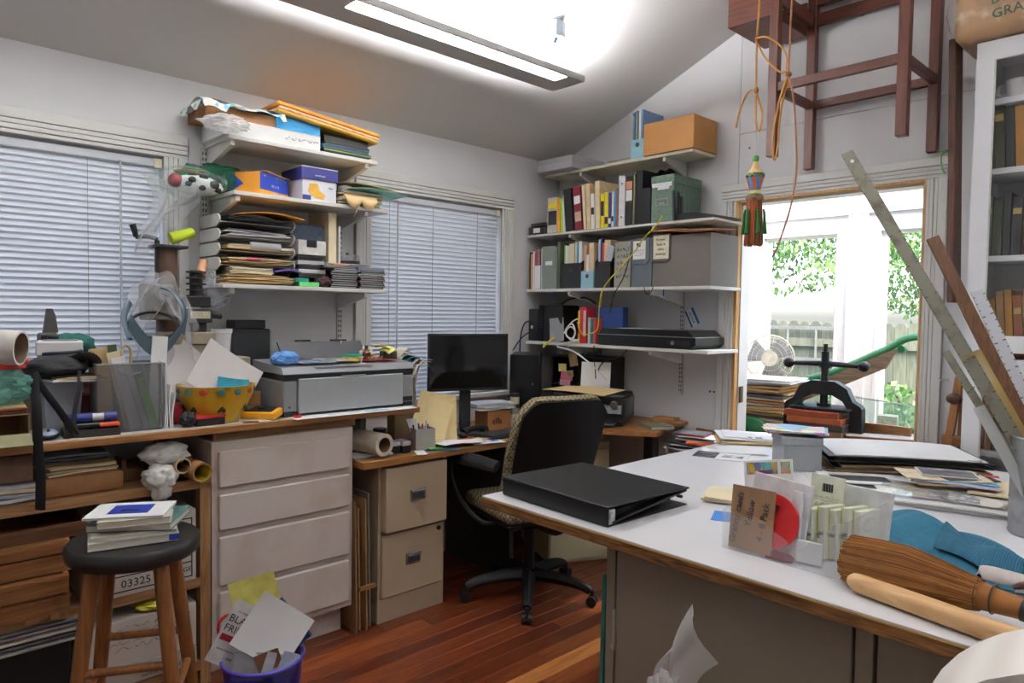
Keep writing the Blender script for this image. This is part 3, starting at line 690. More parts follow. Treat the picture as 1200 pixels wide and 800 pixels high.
# ================================================================== left wall shelves: contents
LX = -3.02
def cardbox(name, label, cat, loc, rz, w, d, h, mat, group=None, lid=None, rot=None):
    """closed carton: body, and top flaps meeting in a seam or a separate lid"""
    t = T(name, label, cat, loc, rz, group, rot)
    MB().box(-w/2, w/2, 0, d, 0, h-.002, bev=.002).build('body', mat, t)
    if lid: MB().box(-w/2-.003, w/2+.003, -.003, d+.003, h-lid[0], h, bev=.002).build('lid', lid[1], t)
    else: MB().box(-w/2, w/2, 0, d/2-.001, h-.0018, h+.001).build('flap', mat, t); MB().box(-w/2, w/2, d/2+.001, d, h-.0018, h+.001).build('flap', mat, t)
    return t
# --- top shelf
t = cardbox('carton', 'flat white carton with a pencilled note, under the torn gift wrapped parcel', 'box', (LX, 1.365, 2.191), 90, .45, .25, .068, M((232, 232, 228), .6, var=.02))
scribble(.16, .02, 1, INK, t, (.13, -.001, .034), seed=4)
t = T('parcel', 'torn parcel in white and blue spotted gift paper, on the top left shelf', 'parcel', (LX-.01, 1.235, 2.262), 90)
MB().box(-.16, .165, .01, .23, 0, .05, bev=.003).build('cardboard_box', M((146, 102, 62), .8, var=.1), t)
GW = M((238, 236, 226), .5, 'spots', (120, 196, 216), 30)
MB().sheet(lambda u, v: (-.185+.36*u, -.02+.27*v, .055+.012*math.sin(u*9+v*4)+.01*math.sin(v*7)), 14, 8, .0008).sheet(lambda u, v: (-.185+.36*u+.01*v, -.022-.004*math.sin(u*16), .056-.03*v*(1 if u < .28 or u > .9 else .25)+.006*math.sin(u*20)), 20, 3, .0008).sheet(lambda u, v: (-.186-.01*v, -.02+.26*u, .056-.045*v*(.6+.4*math.sin(u*11))), 10, 3, .0008).build('gift_wrap', GW, t)
tag(MB().blob((0, 0, .035), (.09, .05, .036), .35, 3.5, 4, 5, flatz=0).build('plastic_bag', BAGW, None, (LX+.03, 1.14, 2.193), rz=70), 'crumpled clear plastic bag at the left end of the top left shelf', 'bag')
t = cardbox('carton', 'blue paper box lying on the flat white carton', 'box', (LX-.01, 1.487, 2.262), 90, .215, .22, .055, M((24, 128, 178), .5, var=.03))
PADY = M((226, 156, 52), .5, 'stain', (206, 126, 40), 9)
t = T('padded_envelope', 'orange padded envelope lying tilted on top of the highest left shelf', 'envelope', (LX+.01, 1.372, 2.331), 0, None, rot=(-9.5, 0, 90))
t.rotation_euler = Euler((0, R(6.0), R(90)))
MB().box(0, .53, -.005, .25, .0, .018, bev=.006).build('lower_wrap', M((206, 160, 60), .5, var=.05), t); MB().box(.01, .53, .0, .25, .0185, .032, bev=.004).build('crumpled_film', M((226, 190, 160), .3, 'stain', (196, 140, 90), 30), t); MB().box(0, .535, -.003, .255, .0325, .052, bev=.006).build('upper_wrap', PADY, t)
ZB = 2.191
for i, (nm, lb, h, m, w) in enumerate((('binder', 'navy folder at the bottom of the dark stack on the top left shelf', .014, M((30, 38, 84), .5), .25), ('folder', 'black folder with a lime edge in the dark stack on the top left shelf', .012, BLACK, .26), ('book', 'teal edged book in the middle of the dark stack on the top left shelf', .018, M((32, 110, 128), .5), .25), ('folder', 'grey and red edged folder in the dark stack on the top left shelf', .012, M((90, 84, 84), .5), .24), ('binder', 'thick black binder topmost of the dark stack on the top left shelf', .028, BLACK, .24))):
    t = flatbook(nm, lb, nm if nm != 'folder' else 'folder', (LX-.11, 1.735+.008*(i % 2), ZB), 90, w, .2, h, m, 'folders stacked on the top left shelf', pages=(DARK, M((150, 170, 60), .6), M((60, 66, 80), .6), BLACK, BLACK)[i]); ZB += h+.0006
# --- middle shelf
ORB = M((232, 158, 52), .55, var=.03); BLU = M((34, 62, 160), .5, var=.03); NVY = M((42, 44, 112), .5, var=.03)
t = T('envelope_box', 'blue and orange cardboard envelope box on the middle left shelf', 'box', (-3.02, 1.30, 1.958), 116.5)
MB().box(0, .195, 0, .20, 0, .100, bev=.001).build('body', ORB, t)
MB().box(.001, .194, -.0012, 0, .024, .100).build('blue_front', BLU, t)
MB().prism([(.012, .0), (.2, .0), (.2, .1), (.15, .1), (.09, .05), (.15, .0)][2:5]+[(.2, .0), (.15, .0)], -.0012, 0, 'YZ').build('blue_corner', BLU, t)
MB().box(.0, .195, .06, .2, .1005, .104).box(.02, .19, -.01, .06, .106, .109, mx=TR((0, 0, 0), (0, 4, 0))).build('torn_flap', M((190, 140, 80), .8), t)
text('ENVELOPES', .015, M((226, 224, 210), .5), t, (.125, -.0016, .012)); text('10 x 13', .017, M((232, 232, 240), .5), t, (.10, -.0016, .046)); text('100', .012, ORB, t, (.03, -.0016, .086))
scribble(.07, .03, 4, M((200, 206, 230), .5), t, (.14, -.0016, .08), seed=8, t=.0007, name='small_print')
t = T('envelope_box', 'white envelope box with navy lid beside the blue and orange one', 'box', (LX, 1.587, 1.958), 90)
MB().box(-.086, .086, 0, .2, 0, .11, bev=.001).build('body', M((228, 228, 232), .55, var=.02), t)
MB().box(-.093, .093, -.006, .205, .098, .152, bev=.001).build('lid', NVY, t); MB().box(-.094, .094, -.0065, .206, .1525, .156).build('lid_liner', PAPER, t)
MB().box(-.085, -.045, -.001, 0, .002, .024).build('navy_corner', NVY, t)
EN = M((226, 176, 70), .6)
MB().prism([(-.05, .078), (-.012, .082), (.0, .05), (.03, .03), (.02, .012), (-.02, .014), (-.058, .04)], -.0012, 0).build('envelope_picture', EN, t)
text('envelopes', .013, M((238, 238, 244), .5), t, (0, -.0072, .118)); text('clasp', .012, INK, t, (.055, -.0014, .068))
MIXP = (MANILA, CREAM, M((226, 206, 170), .8), PAPER, CREAM)
t = pile('folder_stack', 'pile of torn cream and manila folders at the right end of the middle left shelf', 'folders', (-3.12, 1.815, 1.957), 90, .24, .22, 9, .008, MIXP, jit=.012, seed=5)
t2 = T('torn_card', 'torn manila card curling over the front of the middle left shelf', 'card', (-3.0, 1.79, 1.985), 90)
MB().sheet(lambda u, v: ((u-.5)*.18*(1-.4*v*(1 if .3 < u < .7 else .2)), -.004-.018*math.sin(v*2.4), .02-.06*v*(.5+.5*abs(math.sin(u*6.2)))), 16, 6, .0008).tube([(-.02, -.024, -.02), (-.03, -.028, -.05), (-.045, -.02, -.085)], .004, 6, flat=.4).build('card', MANILA, t2)
tag(MB().sheet(lambda u, v: (-.12+.3*u, -.12+.22*v, .001+.010*math.sin(u*4)), 8, 4, .001).build('folder', M((176, 240, 218), .6), None, (-3.08, 1.86, 2.036), rz=84), 'mint green folder on the pile of torn manila folders', 'folder')
tag(MB().sheet(lambda u, v: (-.15+.3*u, -.1+.2*v, .006+.022*abs(math.sin(u*3.0+.5))*(.3+v)), 10, 5, .0015).build('folder', M((230, 196, 138), .7), None, (-3.07, 1.83, 2.05), rz=92), 'curled buff folder topmost on the pile of torn folders', 'folder')
gb = tag(MB().blob((0, 0, .06), (.2, .07, .07), .3, 2.5, 4, 2, flatz=0).build('plastic_bag', CLEAR((26, 120, 84), .75, .2, .5), None, (-3.2, 1.12+.09, 1.96), rz=90), 'green plastic bag behind the envelope boxes on the middle left shelf', 'bag')
# spotted soft toy in a clear bag hanging past the shelf end
t = T('soft_toy', 'white soft toy with black spots and a red nose at the middle left shelf end', 'toy', (-3.10, 1.085, 1.972), 0)
MB().blob((0, -.02, .0), (.055, .105, .042), .05, 1.5, 4, 3, smooth=True).build('body', M((236, 238, 236), .7), t)
for k_, (a_, b_, s_) in enumerate(((20, -.06, .017), (48, -.01, .02), (5, .03, .022), (-22, -.02, .015), (60, .05, .02), (-30, .05, .016), (35, .075, .016), (-8, -.075, .014), (75, -.05, .018))):
    q_ = math.sqrt(max(.05, 1-((b_+.02)/.105)**2)); MB().blob((math.cos(R(a_))*.0565*q_, b_, math.sin(R(a_))*.0435*q_), (s_*.45, s_, s_*.8), .1, 2, 2, k_, smooth=True).build('black_spot', M((20, 20, 22), .7), t)
MB().blob((.01, -.115, .008), (.034, .028, .03), .08, 2, 3, 6, smooth=True).build('nose', M((150, 28, 44), .6), t)
t = T('plastic_bag', 'clear plastic bag hung over the spotted soft toy, its tail hanging down', 'bag', (-3.1, 1.04, 1.95), 0)
MB().blob((0, -.01, .03), (.075, .15, .065), .22, 3, 4, 9).build('bag_body', CLEAR((190, 226, 220), .12, .15, .2), t)
MB().sheet(lambda u, v: (.03+.025*math.sin(u*9+v*4)+.012*math.sin(u*23+v*9), -.20+.22*u*(1-.25*v)+.03*math.sin(v*5), .03-.33*v*(.75+.25*math.sin(u*5+1))+.01*math.sin(u*14)), 26, 22, .0004).build('bag_tail', BAG, t)
MB().box(-.001, .001, -.08, .04, .0, .002, mx=TR((.07, .0, .06))).cyl((.07, -.085, .065), (.07, .03, .075), .002, n=6).build('twist_tie', M((170, 110, 60), .6), t)
# --- lowest shelf: letter sorter
sr = T('letter_sorter', 'grey plastic letter sorter of open trays on the lowest left shelf', 'desk tray', (-3.03, 1.30, 1.558), 90)
SGR = M((206, 206, 198), .5, var=.03)
for i in range(4):
    z = .085+.062*i
    poly = [(.02, z-.024)]+[(.045-.045*math.sin(a*PI/8), z-.02+.05*(1-math.cos(a*PI/8))*.5+.0) for a in range(0, 9)]+[(.24, z+.030), (.24, z-.024)]
    for s_ in (-.172, .166): MB().prism(poly, s_, s_+.006, 'YZ').build('side_panel', SGR, sr)
    MB().box(-.165, .165, .03, .24, z-.004, z).build('tray', SGR, sr)
MB().box(-.172, .172, .24, .244, 0, .31).box(-.172, -.166, .06, .24, 0, .06).box(.166, .172, .06, .24, 0, .06).build('back_panel', SGR, sr)
def tray_stack(lb, cat, zs, mats, n, w=.28, th=.004, x=.0, sd=1, front=.012, nm='paper_stack'):
    return pile(nm, lb, cat, (-3.03-.095+.022, 1.30+x, 1.558+zs), 90, w, .19, n, th, mats, jit=.012, ang=3, seed=sd)
tray_stack('dark glossy magazines in the top tray of the letter sorter', 'magazines', .272, (M((46, 52, 54), .3), DARK, M((66, 74, 78), .3)), 5, sd=2)
t = tag(MB().sheet(lambda u, v: (-.13+.3*u, -.14+.2*v, .028*math.sin(u*PI)*(.6+.4*v)), 12, 4, .003).build('padded_envelope', M((222, 150, 40), .6, var=.06), None, (-3.11, 1.32, 1.858), rz=90), 'bent orange padded envelope on top of the letter sorter', 'envelope')
tray_stack('grey and white papers in the second tray of the letter sorter', 'papers', .21, (PAPER, M((190, 190, 192), .6), M((120, 110, 120), .6)), 6, sd=3)
tray_stack('papers and a clear sleeve in the third tray of the letter sorter', 'papers', .148, (MANILA, PAPER, CREAM), 5, w=.3, sd=4)
t = tag(MB().sheet(lambda u, v: (-.07+.14*u, -.004-.01*math.sin(v*3), .0+.035*v), 6, 5, .0006).build('plastic_sleeve', BAGW, None, (-3.012, 1.32, 1.708), rz=90), 'clear plastic sleeve sticking out of the third sorter tray', 'sleeve')
tray_stack('manila envelopes fanned out in the lowest tray of the letter sorter', 'envelopes', .086, (MANILA, CREAM, MANILA, M((186, 146, 92), .7)), 6, w=.31, th=.0045, sd=6)
t = tag(MB().box(-.03, .03, -.004, .04, 0, .007, bev=.001).build('marker_tab', M((236, 60, 120), .5), None, (-3.007, 1.27, 1.6745-.01), rz=90), 'pink index tab under the fanned manila envelopes', 'tab')
tray_stack('thick manila envelopes at the bottom of the letter sorter', 'envelopes', .001, (MANILA, M((204, 170, 110), .7), MANILA, M((222, 192, 140), .7)), 7, w=.31, th=.0055, sd=8, nm='envelope_stack')
tray_stack('cream paper bundle lying on the thick manila envelopes', 'papers', .042, (CREAM, M((232, 222, 196), .8)), 5, w=.2, th=.006, x=-.03, sd=9)
t = tag(MB().sheet(lambda u, v: (-.06+.12*u, -.06+.16*v, .012*math.sin(u*3)+.018), 6, 4, .006).build('folder', M((110, 84, 170), .6), None, (-3.06, 1.43, 1.603), rz=86), 'purple folder beside the cream paper bundle in the sorter', 'folder')
# black and white box, holder, cases
t = cardbox('file_box', 'white and black small box on the dark disc cases', 'box', (-3.06, 1.572, 1.7085), 92, .145, .17, .068, M((232, 230, 224), .5))
MB().box(-.03, .022, -.001, .002, .036, .070).build('black_flap', BLACK, t)
t = cardbox('file_box', 'dark plaid box sitting on the white and black box', 'box', (-3.075, 1.555, 1.778), 88, .17, .17, .072, M((38, 46, 58), .5, 'check', (56, 70, 88), 40))
t = T('magazine_file', 'cream upright magazine file at the back of the lowest left shelf', 'magazine file', (-3.06, 1.68, 1.558), 90)
MB().prism([(0, 0), (.2, 0), (.2, .375), (.0, .36)], -.028, -.025, 'YZ').prism([(0, 0), (.2, 0), (.2, .375), (.0, .36)], .017, .02, 'YZ').box(-.028, .02, 0, .003, 0, .36).box(-.028, .02, 0, .2, 0, .003).build('body', CREAM, t)
t = tag(MB().box(-.004, .004, 0, .17, 0, .30).build('paper_stack', PAPER, None, (-3.055, 1.713, 1.558), rz=90), 'white papers upright beside the cream magazine file', 'papers')
ORD = ('lowest', 'second', 'third', 'fourth', 'fifth', 'sixth', 'seventh', 'eighth', 'ninth', 'tenth', 'eleventh', 'twelfth', 'thirteenth')
CASES = [M((34, 34, 36), .25), M((58, 58, 62), .25), M((80, 80, 84), .25), M((28, 30, 44), .3), M((200, 200, 200), .3), M((90, 40, 40), .4)]
def case(lb, u, z, h, m, w=.142, rz=0, grp=None, x=-3.02):
    t = T('disc_case', lb, 'disc case', (x, u, z), 90+rz, grp)
    MB().box(-w/2, w/2, 0, .125, 0, h, bev=.0008).build('case', m, t)
    MB().box(-w/2+.004, w/2-.004, -.0006, .001, h*.3, h*.7).build('spine_card', M((150, 150, 150), .5) if m is not CASES[4] else INK, t)
z = 1.558
for i, k in enumerate((0, 2, 0, 1, 0, 2, 0, 1)):
    case(ORD[i]+' dark disc case from the bottom of the middle stack, lowest left shelf', 1.72+.004*((i*7) % 3-1), z, .0098, CASES[k], grp='disc cases in the middle stack'); z += .0103
case('white spined disc case topping the middle stack of dark cases', 1.735, z, .011, CASES[4]); z += .0115
case('grey disc case with red and yellow print askew over the middle stack', 1.70, z, .012, CASES[2], w=.2, rz=6); z += .0125
case('pale disc case with an orange stripe crossing the middle stack', 1.745, z, .012, CASES[4], w=.23, rz=-3); z += .0125
MB().box(-.08, .0, -.0009, 0, .002, .008).build('orange_stripe', M((224, 120, 50), .5), bpy.data.objects[-1] if False else [o for o in COL.objects if o.name.startswith('disc_case')][-1])
z_sp = z
z = 1.558
for i, (k, lb) in enumerate(((0, None), (3, 'navy spined disc case near the bottom of the right stack'), (0, None), (5, 'maroon spined disc case in the right stack'), (1, None), (0, None), (4, 'white spined disc case jutting from the right stack'), (0, None), (2, None))):
    case(lb or ORD[i]+' disc case from the bottom of the right stack, plain dark spine', 1.875+.005*((i*5) % 3-1), z, .0098, CASES[k], grp='disc cases in the right stack'); z += .0103
case('silver blue disc case topmost of the right stack', 1.87, z, .011, M((120, 130, 170), .3), w=.16, rz=4)
t = T('disc_spindle', 'smoky plastic disc spindle tub on top of the middle disc cases', 'disc tub', (-3.09, 1.775, z_sp+.0005), 0)
MB().lathe([(.058, .0), (.062, .004), (.062, .016), (.0, .017)], 28).build('base', BLACK, t); MB().lathe([(.0605, .0175), (.0605, .042), (.056, .047), (0, .048)], 28, close=False).build('cover', CLEAR((150, 150, 150), .35, .1, .5), t); MB().cyl((0, 0, .048), (0, 0, .058), .008, n=12).build('knob', DARK, t)
z = 1.6
for i, (m, lb) in enumerate(((BLACK, 'black video case low in the left stack, above the green boxes'), (M((196, 196, 196), .4), 'pale video case in the left stack above the green boxes'), (BLACK, 'second black video case in the left stack above the green boxes'), (M((180, 180, 180), .4), 'second pale video case in the left stack above the green boxes'), (BLACK, 'black video case topmost in the left stack, under the white box'))):
    t = tag(MB().box(-.07, .07, 0, .18, 0, .019, bev=.002).build('video_case', m, None, (-3.03-.004*i, 1.558, z), rz=90+i), lb, 'video case'); z += .0205
t = cardbox('small_carton', 'light green small box on the lowest left shelf', 'box', (-3.015, 1.535, 1.558), 90, .1, .07, .02, M((110, 208, 120), .5))
t = cardbox('small_carton', 'teal small box lying on the light green box', 'box', (-3.03, 1.505, 1.5785), 90, .07, .06, .018, M((28, 148, 138), .5))
tag(MB().blob((0, 0, .03), (.045, .05, .034), .3, 3, 3, 4, flatz=0).build('cloth_bag', M((74, 40, 48), .7), None, (-3.06, 1.618+.0, 1.558)), 'crumpled maroon cloth pouch between the disc cases', 'pouch')
# ================================================================== on the workbench
BZ = .999
RED = M((206, 44, 34), .5, var=.05)
# left end
t = T('carton', 'open brown carton at the left end of the workbench, under the green bag', 'box', (-2.70, .285, BZ), 90)
MB().box(-.11, .115, 0, .004, 0, .035).box(-.11, .115, .18, .184, 0, .10).box(-.11, -.106, 0, .18, 0, .10).box(.111, .115, 0, .18, 0, .10).box(-.11, .115, .0, .18, 0, .003).box(-.105, .11, .005, .18, .098, .102).build('body', CARD, t)
MB().sheet(lambda u, v: (-.11+.225*u, -.002-.055*v, .036-.03*v), 3, 3, .003).build('front_flap', M((150, 146, 110), .7), t)
t = pile('paper_stack', 'flattened cards lying on the open brown carton under the green bag', 'cards', (-2.78, .30, BZ+.104), 90, .21, .16, 3, .006, (CARD, M((176, 70, 60), .6), MANILA), seed=2, jit=.006)
t = tag(MB().blob((0, 0, .058), (.115, .07, .062), .22, 2.6, 4, 8, flatz=0).build('plastic_bag', CLEAR((120, 196, 180), .55, .2, .5), None, (-2.77, .315, BZ+.127), rz=90), 'pale green plastic bag stuffed full at the left end of the workbench', 'bag')
tag(MB().blob((0, 0, .03), (.10, .07, .036), .2, 2.6, 3, 3, flatz=0).build('cloth', RED, None, (-2.80, .31, BZ+.235), rz=90), 'bright red cloth under the cardboard tube at the left end', 'cloth')
t = T('cardboard_tube', 'wide white cardboard tube with its open end towards the room', 'tube', (-2.72, .382, 1.312), 0)
m = TR((0, 0, 0), (0, 0, 0))
MB().pipe((0, 0, 0), (-.25, -.42, .03), .056, .049, 36, 0, 1).build('tube', [M((222, 218, 210), .6), M((120, 104, 84), .8)], t)
# black camera bag with its strap, grey machine, tub
t = T('camera_bag', 'black camera bag with a strap trailing over the workbench edge', 'bag', (-2.86, .50, 1.20), 90)
FAB = M((28, 28, 31), .75, var=.2, scale=40)
MB().blob((0, .0, .035), (.10, .08, .042), .12, 2, 4, 3, smooth=True).build('body', FAB, t)
MB().tube([(.05, -.02, .06), (.09, -.05, .075), (.115, -.03, .05), (.10, .02, .04)], .012, 8, flat=1.8).build('handle', FAB, t)
MB().tube([(-.07, -.07, .02), (-.06, -.115, -.02), (-.015, -.14, -.1), (.02, -.13, -.165), (.035, -.12, -.19)], .012, 6, flat=.25).tube([(.035, -.12, -.19), (.03, -.125, -.12), (.05, -.10, -.03), (.06, -.06, .03)], .012, 6, flat=.25).build('strap', FAB, t)
MB().tube([(-.08, -.08, .02), (-.085, -.17, -.06), (-.085, -.195, -.20), (-.08, -.20, -.30), (-.082, -.198, -.41)], .019, 6, flat=.22).build('strap', FAB, t)
t = T('plastic_tub', 'clear plastic storage tub full of papers behind the black strap', 'tub', (-2.80, .515, BZ), 90)
MB().lathe([(.0, .0), (.062, .0), (.066, .004), (.085, .182), (.088, .185), (.082, .184), (.063, .006), (0, .005)], 4, smooth=False, mx=TR((0, .08, 0), (0, 0, 45)), close=False).build('shell', CLEAR((216, 222, 226), .38, .25, .5), t)
MB().box(-.04, .04, .04, .12, .008, .05).box(-.035, .045, .05, .12, .055, .1, mx=TR((0, 0, 0), (0, 5, 6))).build('contents', PAPER, t); MB().box(-.045, -.02, .028, .03, .09, .15).build('blue_card', BLU, t)
pile('paper_stack', 'loose grey papers and envelopes lying over the clear tub', 'papers', (-2.84, .555, 1.187), 96, .17, .13, 4, .005, (PAPER, M((196, 196, 198), .6), MANILA, BLACK), seed=4, jit=.012)
t = T('label_printer', 'white and grey desktop machine behind the black camera bag', 'machine', (-2.95, .525, 1.268), 78)
MB().box(-.07, .075, 0, .12, 0, .055, bev=.006).build('body', WPLASTIC, t); MB().box(-.05, .06, .015, .09, .0555, .059, bev=.001).build('panel', M((132, 134, 138), .5), t); MB().tube([(-.045, -.002, .01), (-.03, -.02, .012), (.05, -.02, .016), (.07, -.002, .02)], .006, 8).build('handle', BLACK, t)
MB().box(-.055, -.035, .05, .07, .0595, .074).cyl((-.02, .1, .0555), (-.02, .1, .07), .02, n=14).build('knobs', BLACK, t)
tag(MB().blob((0, 0, .045), (.085, .05, .05), .15, 2, 3, 5, flatz=0).build('cloth_bag', M((26, 92, 82), .8), None, (-3.06, .585, 1.255), rz=90), 'dark green cloth bag behind the white desktop machine', 'bag')
MB_ = MB().box(-.12, .12, -.1, .12, 0, .25, bev=.004)
tag(MB_.build('carton', M((120, 106, 92), .8), None, (-3.12, .50, BZ), rz=90), 'plain brown carton at the back holding up the white desktop machine', 'box')
t = T('clamp', 'dark grey upright tool handle rising behind the white desktop machine', 'tool', (-3.1, .52, 1.25), 90)
MB().box(-.035, .03, -.015, .015, 0, .10, bev=.006).build('base', M((84, 82, 78), .5), t); MB().prism([(-.018, .10), (.03, .10), (.022, .165), (.012, .19), (-.005, .19)], -.012, .012).build('grip', M((70, 68, 66), .5), t)
t = T('computer_mouse', 'silver and black computer mouse at the front of the workbench', 'mouse', (-2.745, .455, BZ), 75)
MB().blob((0, .045, .012), (.030, .052, .013), .0, 1, 4, 1, smooth=True, flatz=0).build('base', BLACK, t); MB().blob((0, .045, .016), (.027, .048, .016), .0, 1, 4, 1, smooth=True, flatz=.012).build('shell', M((186, 204, 226), .25), t); MB().cyl((-.004, .02, .030), (.004, .02, .030), .006, n=12).build('wheel', DARK, t)
tag(MB().tube([(0, 0, .0015), (.03, .004, .0015), (.034, .012, .0015), (.004, .010, .0015), (.004, .004, .0015), (.026, .007, .0015)], .0009, 5, sub=3).build('paper_clip', STEEL, None, (-2.72, .505, BZ), rz=90), 'steel paper clip beside the silver mouse', 'clip')
t = cardbox('carton', 'dark red box behind the black tray on the workbench', 'box', (-2.90, .60, BZ), 95, .10, .13, .125, M((98, 34, 30), .6, var=.15))
tag(MB().box(-.05, .05, 0, .10, 0, .07, bev=.002).build('carton', M((190, 46, 44), .5, 'art', None, 60), None, (-2.905, .615, BZ+.1275), rz=90), 'red patterned box standing on the dark red box', 'box')
t = T('parts_tray', 'low black tray with a blue tool lying in it at the bench front', 'tray', (-2.735, .585, BZ), 84)
MB().box(-.085, .085, 0, .11, 0, .003).box(-.085, .085, 0, .003, .003, .026).box(-.085, .085, .107, .11, .003, .026).box(-.085, -.082, .003, .107, .003, .026).box(.082, .085, .003, .107, .003, .026).build('body', M((44, 38, 34), .5), t)
t = T('glue_gun', 'blue and white cordless tool with an orange tip in the black tray', 'tool', (-2.755, .59, BZ+.028), 84)
MB().cyl((-.075, .02, .035), (.0, .02, .035), .017, n=14).cyl((.035, .02, .035), (.075, .02, .035), .016, n=14).build('body', M((36, 44, 120), .4), t); MB().cyl((0, .02, .035), (.035, .02, .035), .014, n=14).build('band', M((214, 214, 220), .4), t); MB().cyl((-.09, .02, .035), (-.075, .02, .035), .012, n=12).build('end_cap', M((214, 214, 220), .4), t)
MB().box(-.08, .06, .0, .05, .0, .017, bev=.004).build('case', BLACK, t); MB().box(.02, .082, -.008, .03, .002, .016, bev=.003).build('tip', M((248, 92, 42), .5), t)
# wire mesh file basket
t = T('mesh_basket', 'silver wire mesh file basket crammed with folders and green papers', 'basket', (-2.765, .712, BZ), 88)
MESH = CLEAR((150, 150, 152), .45, .4, .1); WIRE = M((170, 172, 176), .3, metal=.8)
MB().box(-.105, .105, 0, .0012, 0, .245).box(-.105, .105, .15, .1512, 0, .245).box(-.105, -.1038, .0012, .15, 0, .245).box(.1038, .105, .0012, .15, 0, .245).box(-.105, .105, .0012, .15, 0, .0012).build('mesh_panel', MESH, t)
MB().tube([(-.107, -.002, .247), (.107, -.002, .247), (.107, .153, .247), (-.107, .153, .247), (-.107, -.002, .247)], .003, 8, sub=1).tube([(-.04, -.003, .244), (-.035, -.005, .218), (0, -.006, .208), (.035, -.005, .218), (.04, -.003, .244)], .002, 6).build('rim', WIRE, t)
for i, (m, u0, tl, h, y, w) in enumerate(((MANILA, -.06, 12, .30, .11, .09), (M((60, 80, 40), .6), -.045, 8, .31, .09, .03), (CREAM, -.01, 20, .29, .07, .05), (M((230, 230, 230), .5), .0, 22, .27, .05, .045), (PAPER, .06, -6, .34, .045, .055), (M((96, 168, 52), .5), .055, 24, .19, .02, .03), (M((214, 214, 216), .5), .03, 26, .26, .03, .022))):
    pc = MB().box(-w/2, w/2, -.002, .002, 0, h, bev=.0008, mx=TR((u0+.03, y, .004), (0, -tl*.6, 0))).build('folder', m, t)
MB().cyl((-.07, .02, .004), (-.045, .016, .004), .0, .0, n=4) if False else None
MB().tube([(0, .06, .2), (-.015, .06, .285), (.0, .06, .31), (.015, .06, .285), (.012, .06, .2)], .006, 8, flat=.5).build('loop_handle', M((196, 168, 110), .6), t)
t = pile('paper_stack', 'white papers standing upright against the right side of the mesh basket', 'papers', (-2.75, .836, BZ), 88, .001, .001, 0, .01, (PAPER,))
for i, (h, u, ln) in enumerate(((.245, -.006, 4), (.24, .0, 2), (.16, .012, 3), (.13, .022, 7))): MB().sheet(lambda uu, v: (u+.003*math.sin(v*5+i)+.0+v*h*math.tan(R(ln))*.4, .02+.07*uu, v*h), 3, 8, .004).build('sheet', PAPER, t)
# bench-top milling machine under plastic
MG = M((92, 90, 86), .4, 'stain', (60, 58, 56), 20, metal=.4); MBG = M((150, 140, 118), .5, var=.08)
t = T('milling_machine', 'small bench milling machine with a crank handle and brown column', 'machine', (-3.08, .985, BZ), 90)
MB().box(-.16, .16, -.10, .10, 0, .06, bev=.006).box(-.10, .13, -.09, .07, .26, .30, bev=.003).box(-.08, .14, -.10, .05, .302, .35, bev=.003).box(-.055, .10, -.06, .06, .06, .26, bev=.004).build('base', MBG, t)
MB().cyl((-.035, .06, .06), (-.035, .06, .70), .042, n=20).build('column', M((92, 66, 50), .5, 'stain', (64, 46, 36), 12), t); MB().box(-.095, .035, .0, .11, .70, .712, bev=.003).build('column_cap', DARK, t)
MB().cyl((-.075, .05, .40), (-.075, .05, .73), .010, n=12).tube([(-.075, .05, .735), (-.115, .04, .742), (-.16, .03, .735)], .009, 8).tube([(-.16, .03, .735), (-.165, .03, .76), (-.173, .03, .785)], .010, 8, rs=[.009, .012, .013]).build('crank', M((34, 34, 36), .4), t)
MB().box(-.155, -.04, -.06, .02, .40, .545, bev=.006).build('gear_head', M((120, 114, 102), .5, var=.12), t); MB().cyl((-.085, -.082, .505), (-.085, -.06, .505), .034, n=24).cyl((-.085, -.092, .505), (-.085, -.082, .505), .028, n=24).build('dial', M((176, 178, 176), .4), t); MB().cyl((-.115, -.072, .445), (-.115, -.06, .445), .010, n=14).build('brass_knob', M((176, 120, 44), .35, metal=.6), t)
b = MB(); b.box(.015, .105, -.055, .03, .455, .50, bev=.003).box(.01, .11, -.06, .03, .39, .45, bev=.004).box(.03, .09, -.05, .02, .352, .39, bev=.003).cyl((.06, -.01, .50), (.06, -.01, .61), .026, n=16); b.cyl((.105, -.02, .425), (.16, -.02, .42), .016, n=14).build('spindle_block', M((30, 30, 32), .4), t)
b = MB()
for z in (.50, .525, .55, .575, .60): b.cyl((.06, -.01, z), (.06, -.01, z+.006), .040, n=20)
b.build('cooling_fins', M((54, 50, 48), .4), t)
MB().box(.02, .10, -.0615, -.0605, .408, .438).build('name_plate', M((196, 190, 160), .5), t)
scribble(.07, .022, 2, INK, t, (.06, -.0622, .423), seed=3, t=.0008, name='plate_print')
tag(MB().cyl((0, -.045, 0), (0, .045, .035), .026, .020, n=20).cyl((0, .045, .035), (0, .051, .0375), .011, n=14).build('yarn_cone', M((206, 226, 44), .7, 'stripe', (170, 196, 30), 120, axis='Y'), None, (-3.12, .985+.02, BZ+.74), rz=0), 'neon yellow cone of thread lying on top of the milling machine column', 'thread')
t = T('plastic_sheet', 'clear plastic wrap draped over the milling machine', 'plastic', (-3.06, 1.0, 1.40), 90)
MB().sheet(lambda u, v: (-.24+.24*u+.02*math.sin(v*9), -.075-.05*v+.02*math.sin(u*17+v*5), .20-.30*(u-.45)**2*2-.26*v*(.5+.5*abs(u-.45)*1.6)+.012*math.sin(u*23+v*11)), 26, 16, .0004).build('film', BAG, t)
t = T('plastic_bag', 'crumpled clear plastic bag right of the milling machine fins', 'bag', (-3.08, 1.115, 1.52), 90)
